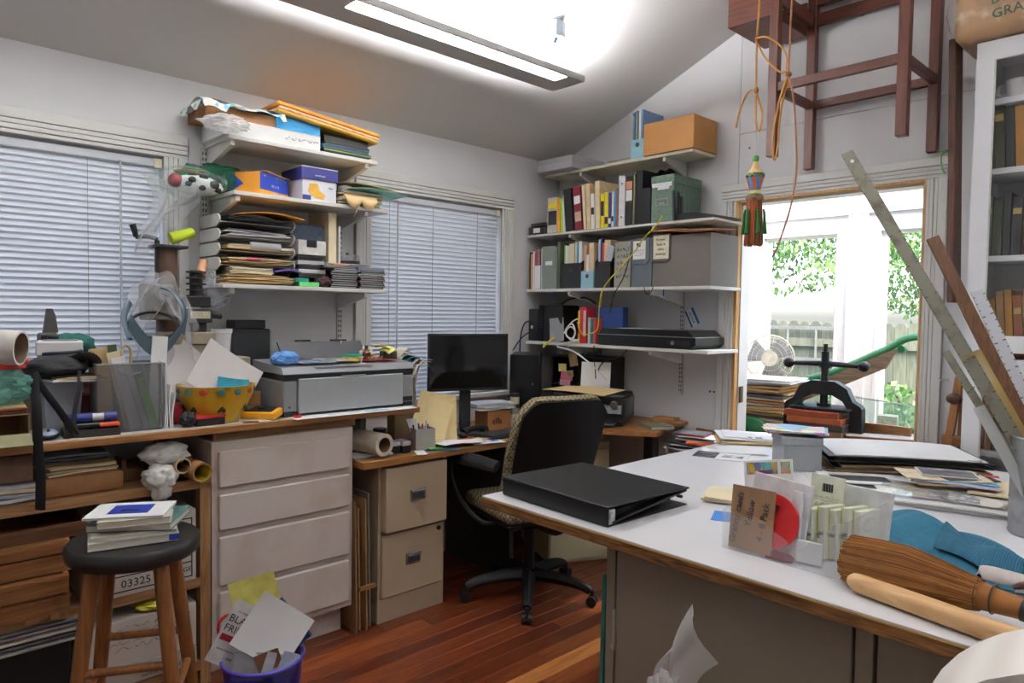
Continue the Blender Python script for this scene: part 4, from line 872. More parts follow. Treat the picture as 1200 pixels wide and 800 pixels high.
MB().blob((0, 0, .0), (.085, .05, .075), .3, 4, 4, 12).build('bag', BAG, t); MB().cyl((-.05, .0, .07), (-.03, .01, .135), .02, .017, n=12).build('peach_roll', M((226, 170, 130), .6), t)
t = T('visor_magnifier', 'blue grey headband magnifier visor hanging on the milling machine', 'visor', (-2.93, .835, 1.37), 84)
VS = M((70, 88, 100), .45, var=.05)
ring = [(math.cos(a)*.085, math.sin(a)*.05-.03, math.sin(a)*.065+.0) for a in [i*PI/8 for i in range(17)]]
MB().tube([(p[0]*1.0, p[1], p[2]*.8+.01) for p in ring], .012, 8, sub=2, flat=.5).build('head_band', BLACK, t)
MB().sheet(lambda u, v: (-.095+.19*u+.012*(v-.5), -.10-.02*math.sin(u*PI), -.05-.055*math.sin(u*PI)+.055*v+.05*(u-.5)**2*4), 16, 4, .006).build('visor_shell', VS, t)
MB().tube([(-.09, -.08, -.04), (-.105, -.04, .04), (-.08, .0, .10)], .016, 8, flat=.4).tube([(.09, -.08, -.02), (.10, -.06, .07), (.07, -.02, .14), (.03, .0, .16)], .016, 8, flat=.4).build('side_arm', VS, t)
MB().cyl((.02, -.075, -.10), (.035, -.068, -.105), .045, n=24).build('lens', CLEAR((200, 206, 206), .25, .05, .5), t)
# centre: bowl of papers and small things
t = T('painted_bowl', 'yellow painted bowl with flower pattern holding grey sheets', 'bowl', (-2.845, 1.045, BZ), 90)
MB().lathe([(.0, .0), (.085, .0), (.09, .006), (.135, .10), (.148, .148), (.142, .148), (.128, .10), (.084, .01), (0, .01)], 40, close=False).build('bowl', M((206, 162, 36), .4, var=.05), t)
for i in range(14):
    a = 2*PI*i/14; r = .1465
    m = TR((math.cos(a)*r*.985, math.sin(a)*r*.985, .128), (0, 0, math.degrees(a)+90))
    MB().blob((0, 0, 0), (.017, .003, .014), .2, 3, 2, i, mx=m).build('flower', (M((196, 74, 44), .5), M((60, 116, 104), .5))[i % 3 > 0], t)
    if i % 2 == 0:
        rr = .118; MB().blob((0, 0, 0), (.006, .002, .016), .1, 2, 2, i, mx=TR((math.cos(a)*rr*1.02, math.sin(a)*rr*1.02, .058), (0, 40, math.degrees(a)+90))).blob((.012, 0, -.004), (.008, .002, .008), .1, 2, 2, i, mx=TR((math.cos(a)*rr*1.02, math.sin(a)*rr*1.02, .058), (0, 0, math.degrees(a)+90))).build('leaf', M((44, 48, 30), .5), t)
GP = M((206, 202, 200), .6, var=.02)
def leansheet(name, lb, cat, loc, rz, w, h, mat, tilt, roll_, bend=.02, t_=.0012):
    m = TR((0, 0, 0), (tilt, roll_, 0))
    return tag(MB().sheet(lambda u, v: m @ Vector(((u-.5)*w, bend*math.sin(u*2.4)+bend*.6*math.sin(v*2), v*h)), 8, 6, t_).build(name, mat, None, loc, rz), lb, cat)
leansheet('paper_sheet', 'large grey sheet leaning left out of the painted bowl', 'paper', (-2.86, 1.06, 1.09), 90, .20, .27, GP, -22, -46)
leansheet('paper_sheet', 'large grey sheet leaning right out of the painted bowl, tiny mark in its corner', 'paper', (-2.81, 1.03, 1.095), 84, .26, .21, GP, -18, 34)
leansheet('paper_sheet', 'teal edged card between the grey sheets in the painted bowl', 'card', (-2.80, 1.10, 1.09), 86, .13, .085, M((36, 150, 176), .5), -14, 8)
cardbox('carton', 'small brown carton on the bench between the bowl and the printer', 'box', (-2.86, 1.205, BZ), 90, .06, .1, .105, M((142, 100, 60), .8))
t = T('paper_cup', 'stack of white plastic cups behind the grey sheets', 'cup', (-3.0, 1.125, 1.245), 0, rot=None)
MB().lathe([(.0, .0), (.032, .0), (.040, .10), (.043, .102), (.043, .108), (.039, .106), (.031, .004), (0, .004)], 28, close=False).build('cup', WPLASTIC, t)
for z in (.112, .118): MB().lathe([(.040, z-.004), (.0435, z-.003), (.0435, z+.001), (.039, z+.001)], 28, close=False).build('cup_rim', WPLASTIC, t)
tag(MB().box(-.09, .09, -.06, .06, 0, .245, bev=.003).build('carton', MBG, None, (-3.0, 1.135, BZ), rz=90), 'beige box behind the painted bowl with white cups standing on it', 'box')
t = T('equipment_case', 'black plastic wrapped case at the back under the left shelves', 'case', (-3.12, 1.335, BZ), 90)
MB().box(-.12, .06, 0, .14, 0, .36, bev=.006).build('body', M((18, 19, 21), .4, var=.2), t); MB().box(-.10, .045, .02, .12, .36, .40, bev=.004).build('lid', BLACK, t)
MB().sheet(lambda u, v: (-.125+.19*u, -.004-.004*math.sin(u*20+v*9), .36-.25*v), 12, 8, .0006).build('plastic_wrap', CLEAR((230, 232, 234), .04, .2, .3), t)
t = cardbox('small_carton', 'black box with a red lid at the front of the workbench', 'box', (-2.735, .985, BZ), 92, .11, .075, .038, M((30, 30, 32), .4), lid=(.010, M((200, 44, 50), .4)))
tag(MB().blob((0, 0, .028), (.032, .03, .03), .25, 3, 3, 6, flatz=0).build('cloth_bag', M((26, 26, 28), .6), None, (-2.755, .905, BZ)), 'small black pouch beside the upright white papers', 'pouch')
tag(MB().blob((0, 0, .03), (.03, .045, .05), .2, 2, 3, 7, flatz=0).build('cloth', M((150, 24, 32), .7), None, (-2.86, .885, BZ), rz=20), 'dark red cloth wedged behind the small black pouch', 'cloth')
t = T('clear_box', 'small clear plastic box with a purple clip on the workbench front', 'box', (-2.76, 1.078, BZ), 90)
MB().box(-.026, .026, 0, .05, 0, .062, bev=.002).build('box', CLEAR((220, 224, 228), .25, .08, .5), t); MB().box(-.03, .03, -.006, .055, .0625, .09, bev=.004).build('clip', M((92, 58, 150), .45), t); MB().tube([(-.015, -.002, .09), (-.012, -.008, .115), (.012, -.008, .115), (.015, -.002, .09)], .0015, 6).build('clip_wire', STEEL, t)
t = T('multimeter', 'yellow and black hand meter lying on the bench left of the printer', 'meter', (-2.80, 1.205, BZ+.004), 0, rot=(0, -10, 128))
YEL = M((236, 168, 34), .45, var=.03)
MB().box(-.045, .045, -.085, .085, 0, .034, bev=.010, seg=2).build('case', YEL, t); MB().box(-.032, .032, -.07, .07, .0345, .038, bev=.002).build('face', M((34, 34, 34), .4), t); MB().box(-.024, .024, .03, .062, .0385, .040).build('display', M((122, 128, 106), .3), t); MB().cyl((0, -.012, .038), (0, -.012, .048), .016, n=18).build('dial', DARK, t)
for i, (u, v, m, rz_, w, d) in enumerate(((-2.722, 1.19, PAPER, 60, .10, .05), (-2.735, 1.25, M((120, 116, 80), .6), 120, .09, .04), (-2.71, 1.13, M((80, 60, 40), .6), 80, .06, .035))):
    tag(MB().box(-w/2, w/2, -d/2, d/2, 0, .001+.0004*i).build('paper_scrap', m, None, (u, v, BZ+.001*i), rz=rz_), ('white paper scrap at the bench edge below the yellow meter', 'olive card scrap at the bench edge beside the printer', 'brown scrap at the bench edge near the purple clip')[i], 'paper')
tag(MB().box(-.06, .14, -.3, .3, 0, .0012).build('paper_sheet', PAPER, None, (-2.80, 1.60, BZ)), 'long white sheet under the silver printer at the bench edge', 'paper')
tag(MB().box(-.012, .012, -.06, .06, 0, .001).build('paper_scrap', M((120, 196, 222), .5), None, (-2.695, 1.70, BZ+.0015)), 'pale blue strip on the white sheet under the printer', 'paper')
t = tag(MB().cyl((0, 0, 0), (0, 0, .012), .016, n=16).build('bottle_cap', M((190, 30, 36), .4), None, (-2.715, 1.33, BZ)), 'small red cap under the left front of the silver printer', 'cap')
# big photo printer
SIL = M((146, 149, 151), .38, var=.02, metal=.25); SILF = M((160, 163, 164), .42, var=.015, metal=.15)
t = T('photo_printer', 'wide silver and black photo printer on the workbench', 'printer', (-2.745, 1.607, BZ+.0015), 90)
MB().box(-.325, .325, .006, .30, .020, .150, bev=.006).build('body', SIL, t); [MB().box(a_, a_+.052, .0, .30, 0, .0195).build('foot', BLACK, t) for a_ in (-.322, .27)]
MB().box(-.325, .325, -.004, .30, .1505, .178, bev=.003).build('black_band', M((20, 21, 23), .3), t)
MB().prism([(-.004, .1785), (.012, .205), (.30, .225), (.30, .1785)], -.328, .328, 'YZ').build('top_cover', SIL, t)
MB().box(-.262, .262, -.012, .005, .012, .158, bev=.003).box(-.06, .06, -.0125, .002, .1585, .163).build('front_tray', SILF, t)
[MB().box(a_, a_+.059, -.003, .005, .022, .148, bev=.002).build('front_panel', SIL, t) for a_ in (-.325, .266)]; MB().box(.245, .32, -.004, .004, .024, .046).build('card_slot', BLACK, t); MB().cyl((-.30, -.005, .04), (-.30, 0, .04), .004, n=10).build('button', DARK, t)
MB().box(-.18, .10, .003, .02, .2, .205).build('control_strip', M((150, 154, 158), .4), t)
MB().prism([(.225, .226), (.245, .226), (.30, .30), (.285, .30)], -.22, .21, 'YZ').box(-.13, -.06, .282, .30, .301, .309).box(.05, .13, .282, .30, .301, .309).build('paper_support', M((38, 41, 46), .45), t)
PT = .219
def ontop(u, y): return (-2.745-y, 1.607+u)
flat = lambda nm, lb, ct, u, y, z, rz, w, d, h, m, **k: flatbook(nm, lb, ct, ontop(u, y)+(BZ+PT+z,), 90+rz, w, d, h, m, **k)
flat('magazine', 'bright magazine on the left of the silver printer top', 'magazine', -.17, .10, .0, 14, .14, .11, .005, M((60, 90, 170), .35, 'art', None, 45))
flat('magazine', 'pale printed magazine in the middle of the silver printer top', 'magazine', -.03, .12, .004, -6, .16, .13, .006, M((222, 214, 206), .4), top=M((60, 56, 56), .5, 'print', (236, 226, 220), 40))
flat('magazine', 'light blue and green leaflet under the pale printed magazine', 'leaflet', -.10, .085, .0, -20, .10, .10, .003, M((140, 196, 220), .4, 'art', None, 25))
tag(MB().blob((0, 0, .025), (.07, .045, .034), .15, 2, 4, 2, flatz=0, smooth=False).build('cloth', M((94, 150, 214), .6), None, ontop(-.27, .10)+(BZ+PT-.004,), rz=110), 'folded light blue cloth on the left end of the silver printer', 'cloth')
t = T('tape_reel', 'yellow and teal round tape tin on top of the silver printer', 'tin', ontop(.055, .10)+(BZ+PT-.002,), 0)
MB().cyl((0, 0, .0), (0, 0, .022), .042, n=28).build('tin', M((228, 198, 40), .4), t); MB().cyl((0, 0, .0225), (0, 0, .032), .044, n=28).build('lid', M((30, 150, 130), .4), t)
t = T('tape_stand', 'small white plastic stand in front of the yellow tin', 'stand', ontop(.075, .055)+(BZ+PT-.012,), 0)
MB().cyl((0, 0, 0), (0, 0, .004), .02, n=20).cyl((0, 0, .004), (0, 0, .028), .005, n=10).cyl((0, 0, .028), (0, 0, .032), .012, n=14).build('stand', WPLASTIC, t)
flat('folder', 'red folder under the small bottles on the silver printer top', 'folder', .18, .12, .0, 2, .22, .13, .004, M((190, 30, 40), .5))
t = T('glass_bottle', 'small brown dropper bottle on the silver printer top', 'bottle', ontop(.13, .10)+(BZ+PT+.005,), 0)
MB().lathe([(.0, 0), (.018, 0), (.019, .03), (.008, .042), (.008, .05), (0, .05)], 20).build('bottle', M((92, 48, 26), .2), t); MB().cyl((0, 0, .0505), (0, 0, .064), .009, n=14).build('cap', BLACK, t)
tag(MB().blob((0, 0, .024), (.04, .03, .03), .4, 3, 3, 4, flatz=0).build('tissue', M((234, 226, 202), .7), None, ontop(.155, .135)+(BZ+PT+.006,)), 'crumpled cream tissue behind the brown dropper bottle', 'tissue')
t = cardbox('small_carton', 'grey and black small box on the right of the silver printer top', 'box', ontop(.245, .075)+(BZ+PT+.005,), 70, .07, .07, .034, M((70, 72, 74), .5))
for i, (rx, rz_) in enumerate(((25, 10), (-14, 40))): tag(MB().sheet(lambda u, v: ((u-.5)*.075, (v-.5)*.045, .010*math.sin(u*3)), 5, 3, .004).build('sticky_notes', M((240, 232, 130), .7), None, ontop(.225-.02*i, .07+.01*i)+(BZ+PT+.047+.012*i,), rot=(rx, 12, rz_)), ('pale yellow sticky notes tilted over the grey small box', 'second pale yellow sticky note pad leaning above the first')[i], 'sticky notes')
for i in range(3): tag(MB().cyl((0, 0, 0), (0, 0, .014), .010, n=14).build('bottle_cap', M((150, 110, 64), .4), None, ontop(.12+.035*i, .055+.008*i)+(BZ+PT+.0045,)), ('leftmost', 'middle', 'rightmost')[i]+' of the three small brown caps on the red folder', 'cap', 'brown caps on the red folder')
leansheet('paper_sheet', 'rolled cream paper leaning at the back of the silver printer', 'paper', ontop(.12, .25)+(BZ+.23,), 90, .07, .09, M((232, 218, 200), .7), -20, 10, .01)
# ------------------------------------------------------------------ below the workbench
GRP = M((120, 96, 66), .8)
t = T('parcel', 'brown paper wrapped parcel on the shelf under the workbench', 'parcel', (-2.745, .545, .8005), 90)
MB().box(-.125, .14, 0, .22, 0, .068, bev=.012, seg=2).build('parcel', M((160, 112, 66), .7, var=.08, bump=.2), t)
pile('folder_stack', 'manila envelopes stacked on the brown paper parcel under the bench', 'envelopes', (-2.85, .565, .869), 90, .22, .19, 5, .006, (CREAM, MANILA, M((130, 118, 98), .8)), seed=9, jit=.008)
pile('folder_stack', 'grey folders on the manila envelopes under the bench', 'folders', (-2.88, .52, .901), 94, .24, .18, 4, .007, (M((110, 108, 106), .7), M((160, 164, 172), .6)), seed=10)
t = pile('packet_stack', 'clear wrapped white packets at the far left under the workbench', 'packets', (-2.82, .355, .8005), 90, .15, .16, 4, .015, (M((206, 208, 212), .3), M((170, 172, 178), .3), M((222, 210, 180), .4)), seed=11, jit=.005)
t = cardbox('carton', 'brown carton on the clear wrapped packets at the far left under the bench', 'box', (-2.76, .33, .868), 90, .17, .18, .085, M((120, 92, 70), .8))
MB().prism([(-.06, .084), (-.03, .084), (-.035, .04), (-.05, .03)], -.0012, 0).build('torn_label', M((206, 206, 210), .6), t)
t = T('cloth', 'crumpled white cloth hanging over the shelf under the workbench', 'cloth', (-2.70, .845, .80), 90)
MB().blob((-.05, .02, .03), (.06, .055, .05), .22, 2.2, 4, 3, smooth=True).blob((-.02, .06, .105), (.085, .06, .045), .2, 2, 4, 5, smooth=True).blob((-.05, .0, -.01), (.035, .03, .05), .22, 2, 4, 6, smooth=True).build('cloth', M((214, 212, 206), .85, var=.05), t)
t = T('cardboard_tube', 'cardboard tube wrapped in the crumpled white cloth', 'tube', (-2.69, .868, .865), 0); MB().pipe((0, 0, 0), (-.3, -.02, 0), .028, .024, 24, 0, 1).build('tube', [M((214, 190, 150), .7), M((104, 84, 60), .8)], t)
t = T('cardboard_tube', 'brown cardboard tube with yellow inside at the right end of the shelf', 'tube', (-2.655, .925, .838), 0); MB().pipe((0, 0, 0), (-.4, -.04, 0), .037, .031, 28, 0, 1).build('tube', [M((158, 112, 68), .7), M((196, 176, 40), .6)], t)
t = T('leather_case', 'tan leather case in the shadow behind the white cloth', 'case', (-2.84, .735, .8005), 90); MB().box(-.035, .04, 0, .1, 0, .05, bev=.01, seg=2).box(-.035, -.02, -.002, .1, .0505, .085).build('case', M((136, 96, 56), .6), t)
# flat wooden trays, archive boxes
for i, (z, y1, dx) in enumerate(((.425, .505, 0), (.495, .50, .012), (.56, .512, -.015), (.63, .505, .004), (.675, .56, -.01))):
    t = T('wooden_tray', ('lowest shallow wooden tray in the stack left of the stool', 'second shallow wooden tray from the bottom left of the stool', 'middle shallow wooden tray of the stack left of the stool', 'fourth shallow wooden tray from the bottom left of the stool', 'topmost shallow wooden tray, dark brown, left of the stool')[i], 'tray', (-2.70+dx, .25, z-.003), 90)
    ht = .064 if i < 3 else .044; mm = OAK if i < 4 else M((112, 72, 46), .6, 'wood', (84, 52, 32), 6)
    MB().box(-.22, y1-.25, 0, .014, 0, ht).box(-.22, y1-.25, .38, .394, 0, ht).box(-.22, -.208, .014, .38, 0, ht).box(y1-.262, y1-.25, .014, .38, 0, ht).build('frame', mm, t); MB().box(-.208, y1-.262, .014, .38, .004, .010).build('tray_bottom', M((150, 110, 70), .7), t)
    MB().box(-.22, y1-.25, -.008, -.0005, ht-.016, ht-.004).build('lip', mm, t)
BXW = M((206, 198, 186), .7, var=.03, scale=6)
def blines(t, w, z0, z1):
    b = MB()
    for a0, a1, c0, c1 in ((-w, w, z0, z0+.004), (-w, w, z1-.004, z1), (-w, -w+.004, z0, z1), (w-.004, w, z0, z1), (-w, w, z0+.055, z0+.059), (.050, .054, z0, z0+.055)): b.box(a0, a1, -.0012, 0, c0, c1)
    b.build('printed_frame', INK, t)
t = cardbox('archive_box', 'white archive box printed 03325 standing behind the stool', 'box', (-2.715, .735, .4205), 90, .37, .38, .268, BXW)
blines(t, .172, .015, .24); text('03325', .040, INK, t, (-.022, -.0014, .042)); text('STORAGE', .024, INK, t, (.115, -.0014, .045)); scribble(.09, .02, 1, INK, t, (.12, -.0014, .1), seed=6, name='small_print')
t = cardbox('archive_box', 'white archive box with handwriting on the bottom shelf behind the stool', 'box', (-2.715, .735, .166), 90, .37, .38, .165, BXW)
scribble(.28, .10, 4, INK, t, (.02, -.0012, .10), seed=12, t=.0014)
t = cardbox('archive_box', 'lowest cardboard box printed GLASS under the handwritten box', 'box', (-2.71, .735, .0955), 90, .37, .39, .068, M((186, 178, 164), .7)); text('GLASS', .022, INK, t, (.06, -.0014, .042)); text('HANDLE WITH CARE', .014, INK, t, (.06, -.0014, .018))
tag(MB().blob((0, 0, .02), (.09, .05, .022), .25, 3, 3, 4, flatz=0).build('plastic_bag', M((206, 196, 60), .4), None, (-2.76, .80, .3325), rz=90), 'yellow plastic bag on the handwritten archive box', 'bag')
for i in range(5): tag(MB().box(-.28, .22, 0, .45, 0, .008).build('board', (M((176, 174, 170), .6), M((120, 120, 120), .6), M((196, 190, 176), .7))[i % 3], None, (-2.705-.006*(i % 2), .33, .316+.0165*i-.08+.08), rz=90), ORD[i]+' grey board from the bottom of the flat stack below the wooden trays', 'board', 'flat boards below the wooden trays')
t = T('clamp_block', 'pine blocks with a steel hook between the boards and wooden trays', 'block', (-2.70, .45, .4205-.02), 90)
MB().box(-.07, -.02, .0, .03, 0.004, .022).box(.0, .05, 0, .03, .004, .022).build('block', PINEZ, t)
tag(MB().box(-.33, .20, 0, .4, 0, .225, bev=.004).build('carton', M((24, 24, 26), .6), None, (-2.72, .31, .0955), rz=90), 'black case on the bottom shelf at the far left behind the stool', 'case')
# books on the stool
z = .7555
for i, (lb, w, d, h, m, rz_, top, ox, oy) in enumerate((
    ('thin blue spined book at the bottom of the pile on the stool', .235, .19, .022, M((206, 206, 200), .5), 16, None, .005, -.005),
    ('white magazine second from the bottom on the stool', .225, .17, .012, M((226, 222, 206), .5), 12, None, .01, .0),
    ('teal green book with a small animal picture, third on the stool', .235, .19, .022, M((74, 116, 112), .4), -6, M((92, 128, 122), .4, 'print', (58, 92, 92), 14), -.012, .02),
    ('cream hardback book second from the top on the stool', .19, .15, .020, M((212, 206, 190), .5), 8, None, .03, .0),
    ('white booklet with a dark blue square on top of the stool pile', .215, .16, .007, PAPER, -2, None, .01, -.01))):
    t = flatbook('book', lb, 'book', (-2.30+ox, .60+oy, z), 62+rz_, w, d, h, m, top=top)
    if i == 4: MB().box(-.055, .055, -.045, .05, h, h+.0006).build('blue_square', M((34, 56, 160), .4), t); MB().sheet(lambda u, v: (-.025+.05*u, -.02+.02*v*(1-.5*u), h+.0012), 3, 2, .0004).build('bird_mark', INK, t)
    if i == 2: MB().blob((-.06, -.06, h+.0006), (.028, .012, .0008), .2, 3, 2, 4).build('animal_picture', M((90, 60, 50), .5), t); text('S H E', .014, PAPER, t, (-.06, -.02, h+.0008), (0, 0, 0))
    if i == 0: MB().box(.09, .117, -.0955, -.0945, .002, .02).build('blue_spine_end', BLU, t)
    z += h+.0008
# leaning flat cartons between drawer unit and filing cabinet
for i, (h, m, y) in enumerate(((.60, CARD, 1.61), (.56, M((188, 150, 96), .8), 1.637), (.60, M((172, 132, 84), .8), 1.662), (.62, M((150, 146, 136), .6), 1.69))):
    tag(MB().box(-.003, .003, 0, .34, 0, h, mx=TR((0, 0, 0), (0, -1.2, 0))).build('cardboard_sheet', m, None, (-2.70-.02*(i % 2), y, .001), rz=90), ('leftmost flat brown cardboard sheet standing beside the drawer cabinet', 'second flat cardboard sheet from the drawer cabinet', 'third flat cardboard sheet from the drawer cabinet', 'grey board standing against the tan filing cabinet side')[i], 'cardboard')
tag(MB().box(0, .085, -.014, .0, 0, .018).build('strap', M((150, 110, 60), .6), None, (-2.684, 1.605, .20), rz=90), 'brown tape band across the standing cardboard sheets', 'tape')
# waste basket
wt = T('waste_basket', 'purple wire mesh waste basket overflowing with paper', 'waste basket', (-2.26, .985, 0))
PU = M((84, 72, 176), .4, var=.03)
MB().lathe([(.0, .002), (.105, .002), (.132, .27), (.130, .27), (.103, .004), (0, .004)], 36, close=False).build('mesh_wall', CLEAR((60, 54, 150), .6, .3, .4), wt)
b = MB(); b.tube([(math.cos(a)*.133, math.sin(a)*.133, .272) for a in [i*2*PI/32 for i in range(33)]], .006, 8, sub=1); b.build('rim', PU, wt)
def wpaper(name, lb, cat, u, d, z, w, h, m, tilt, roll_, rz=60, bend=.01, t_=.001, nx=8):
    """a sheet stuck in the basket; u to the viewer's right, d towards the cabinet"""
    mm = TR((0, 0, 0), (tilt, roll_, 0)); a = R(rz)
    x = -2.26+math.cos(a)*u-math.sin(a)*d; y = .985+math.sin(a)*u+math.cos(a)*d
    return tag(MB().sheet(lambda p, q: mm @ Vector(((p-.5)*w, bend*math.sin(p*3)+bend*.8*math.sin(q*2.5), (q-.5)*h)), nx, 6, t_).build(name, m, None, (x, y, z), rz), lb, cat)
wpaper('paper_sheet', 'crumpled yellow sheet at the back of the purple waste basket', 'paper', -.03, .055, .435, .155, .17, M((230, 224, 120), .7), -6, -14, bend=.012)
wpaper('card', 'brown card behind the yellow sheet in the waste basket', 'card', -.075, .085, .385, .05, .15, M((134, 94, 60), .8), 4, -8)
mail = wpaper('mailer', 'white mailer printed BLACK FRIDAY sticking out of the waste basket', 'mailer', -.085, -.01, .355, .11, .21, M((226, 224, 222), .6), -10, 28, bend=.0)
mm = TR((0, 0, 0), (-10, 28, 0))
def onmail(body, s, x, z, m, nm='lettering'):
    q = text(body, s, m, mail, (0, 0, 0), (0, 0, 0), nm); q.matrix_basis = mm @ TR((x, -.0022, z), (90, 0, 0)); return q
onmail('BLACK', .034, .005, .045, INK); onmail('FRIDAY', .032, .005, .012, INK); onmail('our biggest sale', .010, .0, .072, M((170, 40, 50), .5)); onmail('www.theprin', .011, -.01, -.055, INK); onmail('1-888', .013, .01, -.078, INK)
bx = MB().box(-.045, .045, -.0022, -.0012, -.028, -.008).build('red_bar', M((150, 24, 40), .5), mail); bx.matrix_basis = mm
wpaper('paper_sheet', 'large white crumpled sheet in the front of the waste basket', 'paper', .035, -.035, .365, .20, .19, PAPER, -16, 36, bend=.014)
wpaper('folder', 'navy backed booklet at the right of the waste basket', 'booklet', .085, .02, .37, .05, .17, M((30, 60, 100), .5), -6, -38, t_=.008)
for i, (u, z, w, h, m, rl, lb) in enumerate(((-.045, .275, .10, .09, M((176, 174, 172), .6), 6, 'grey torn carton flap at the front of the waste basket'), (.025, .29, .08, .06, M((120, 78, 50), .7), -18, 'brown torn carton flap at the front of the waste basket'), (.05, .275, .075, .075, M((206, 206, 210), .5), 18, 'white torn box end at the front of the waste basket'), (.09, .265, .055, .10, M((196, 206, 222), .5), 22, 'pale blue leaflet at the right front of the waste basket'))):
    wpaper('torn_flap', lb, 'paper', u*.9, -.052-.004*i, z-.012, w, h, m, -8, rl, bend=.003)
for i, (u, z, w, h, m, rl, lb) in enumerate(((-.03, .17, .12, .12, M((60, 84, 50), .5), 10, 'dark green printed sheet seen through the basket mesh'), (.05, .16, .09, .14, M((190, 190, 200), .5), -12, 'pale sheet seen through the basket mesh at the right'), (-.06, .1, .08, .1, M((150, 150, 160), .5), -20, 'grey sheet low in the mesh basket'))):
    wpaper('paper_sheet', lb, 'paper', u, -.06+.02*i, z, w, h, m, -4, rl, bend=.003)
tag(MB().tube([(math.cos(a)*.035, 0, math.sin(a)*.045) for a in [i*2*PI/20 for i in range(21)]], .005, 8, sub=1).build('plastic_ring', M((226, 60, 54), .4), None, (-2.352, .905, .36), rz=60), 'red plastic ring at the left of the waste basket papers', 'ring')
# ================================================================== on the desk
DZK = .7785
t = T('monitor', 'black flat computer monitor on the desk in front of the middle window', 'monitor', (-2.93, 2.435, 0), 70)
MB().box(-.232, .232, 0, .02, 1.02, 1.333, bev=.003).box(-.2, .2, .02, .045, 1.08, 1.28, bev=.01).build('housing', M((22, 22, 24), .4), t)
MB().box(-.224, .224, -.0012, -.0002, 1.036, 1.323).build('screen', M((8, 9, 11), .07, var=0.), t)
MB().box(-.03, .03, .046, .075, DZK+.02, 1.16, bev=.004).build('stand_neck', DARK, t); MB().lathe([(0, 0), (.11, 0), (.11, .008), (.05, .016), (0, .018)], 30, mx=TR((0, .06, DZK))).build('stand_base', DARK, t)
t = T('cardboard_tube', 'thick roll of cream paper in the gap under the right end of the workbench', 'roll', (-2.70, 1.735, DZK+.062), 0); MB().pipe((.02, .0, 0), (-.38, -.06, 0), .052, .034, 32, 0, 1).build('roll', [M((214, 204, 184), .6), M((150, 120, 84), .7)], t)
t = T('notepad', 'spiral notepad under the thick cream paper roll at the desk end', 'notepad', (-2.735, 1.725, DZK), 84); MB().box(-.10, .09, 0, .13, 0, .009, bev=.001).build('pages', PAPER, t)
b = MB()
for i in range(16): b.cyl((-.095+.0117*i, -.003, .004), (-.089+.0117*i, -.003, .004), .005, n=8)
b.build('spiral', STEEL, t)
for i, (x, y, lb) in enumerate(((-2.74, 1.84, 'white capped ink pad box left of the grey pencil box'), (-2.72, 1.885, 'second white capped ink pad box beside the grey pencil box'))):
    t = T('ink_pad', lb, 'ink pad', (x, y, DZK), 88); MB().box(-.022, .022, 0, .08, 0, .034, bev=.002).build('base', BLACK, t); MB().box(-.023, .023, -.001, .081, .0345, .056, bev=.004).build('lid', M((206, 206, 204), .4), t)
t = T('ink_bottle', 'dark brown ink bottle with black lid under the bench end', 'bottle', (-2.87, 1.83, DZK), 0); MB().lathe([(0, 0), (.034, 0), (.036, .01), (.036, .06), (.03, .075), (0, .076)], 24).build('bottle', M((52, 38, 28), .3), t); MB().cyl((0, 0, .0765), (0, 0, .105), .033, n=24).build('lid', BLACK, t); MB().lathe([(.0362, .02), (.0364, .02), (.0364, .05), (.0362, .05)], 24, close=False).build('paper_label', M((120, 100, 70), .7), t)
tag(MB().box(-.03, .03, 0, .1, 0, .05, bev=.002).build('small_carton', M((120, 20, 70), .5), None, (-2.765, 1.93, DZK), rz=90), 'small magenta box just left of the grey pencil box', 'box')
tag(MB().lathe([(0, 0), (.05, 0), (.055, .15), (.05, .16), (0, .16)], 20).build('jar', M((84, 78, 66), .4), None, (-2.92, 1.72, DZK)), 'dull grey jar in the shadow behind the cream paper roll', 'jar')
t = T('pencil_box', 'grey square pencil box at the desk front holding pens and a white curl of paper', 'pencil box', (-2.715, 1.99, DZK), 80)
GRY = M((172, 170, 162), .5, var=.03)
MB().box(-.052, .052, 0, .003, 0, .105).box(-.052, .052, .085, .088, 0, .105).box(-.052, -.049, .003, .085, 0, .105).box(.049, .052, .003, .085, 0, .105).box(-.049, .049, .003, .085, 0, .003).build('box', GRY, t)
for i, (u, m, l) in enumerate(((-.02, M((40, 70, 180), .4), .13), (.0, M((220, 80, 60), .4), .125), (.02, WPLASTIC, .14), (.03, M((90, 60, 140), .4), .12), (-.035, BLACK, .12))): MB().cyl((u*.6, .04, .004), (u*1.2, .03+.006*i, l), .004, n=8).build('pen', m, t)
MB().sheet(lambda u, v: (-.045+.05*u-.03*v*v, .045+.02*math.sin(v*2), .02+.13*v), 4, 8, .001).build('paper_curl', PAPER, t)
tag(MB().sheet(lambda u, v: ((u-.5)*.05, (v-.5)*.075, .002+.006*v), 3, 3, .0008).build('paper_scrap', PAPER, None, (-2.672, 1.93, DZK), rz=70), 'white paper corner hanging at the desk edge below the grey pencil box', 'paper')
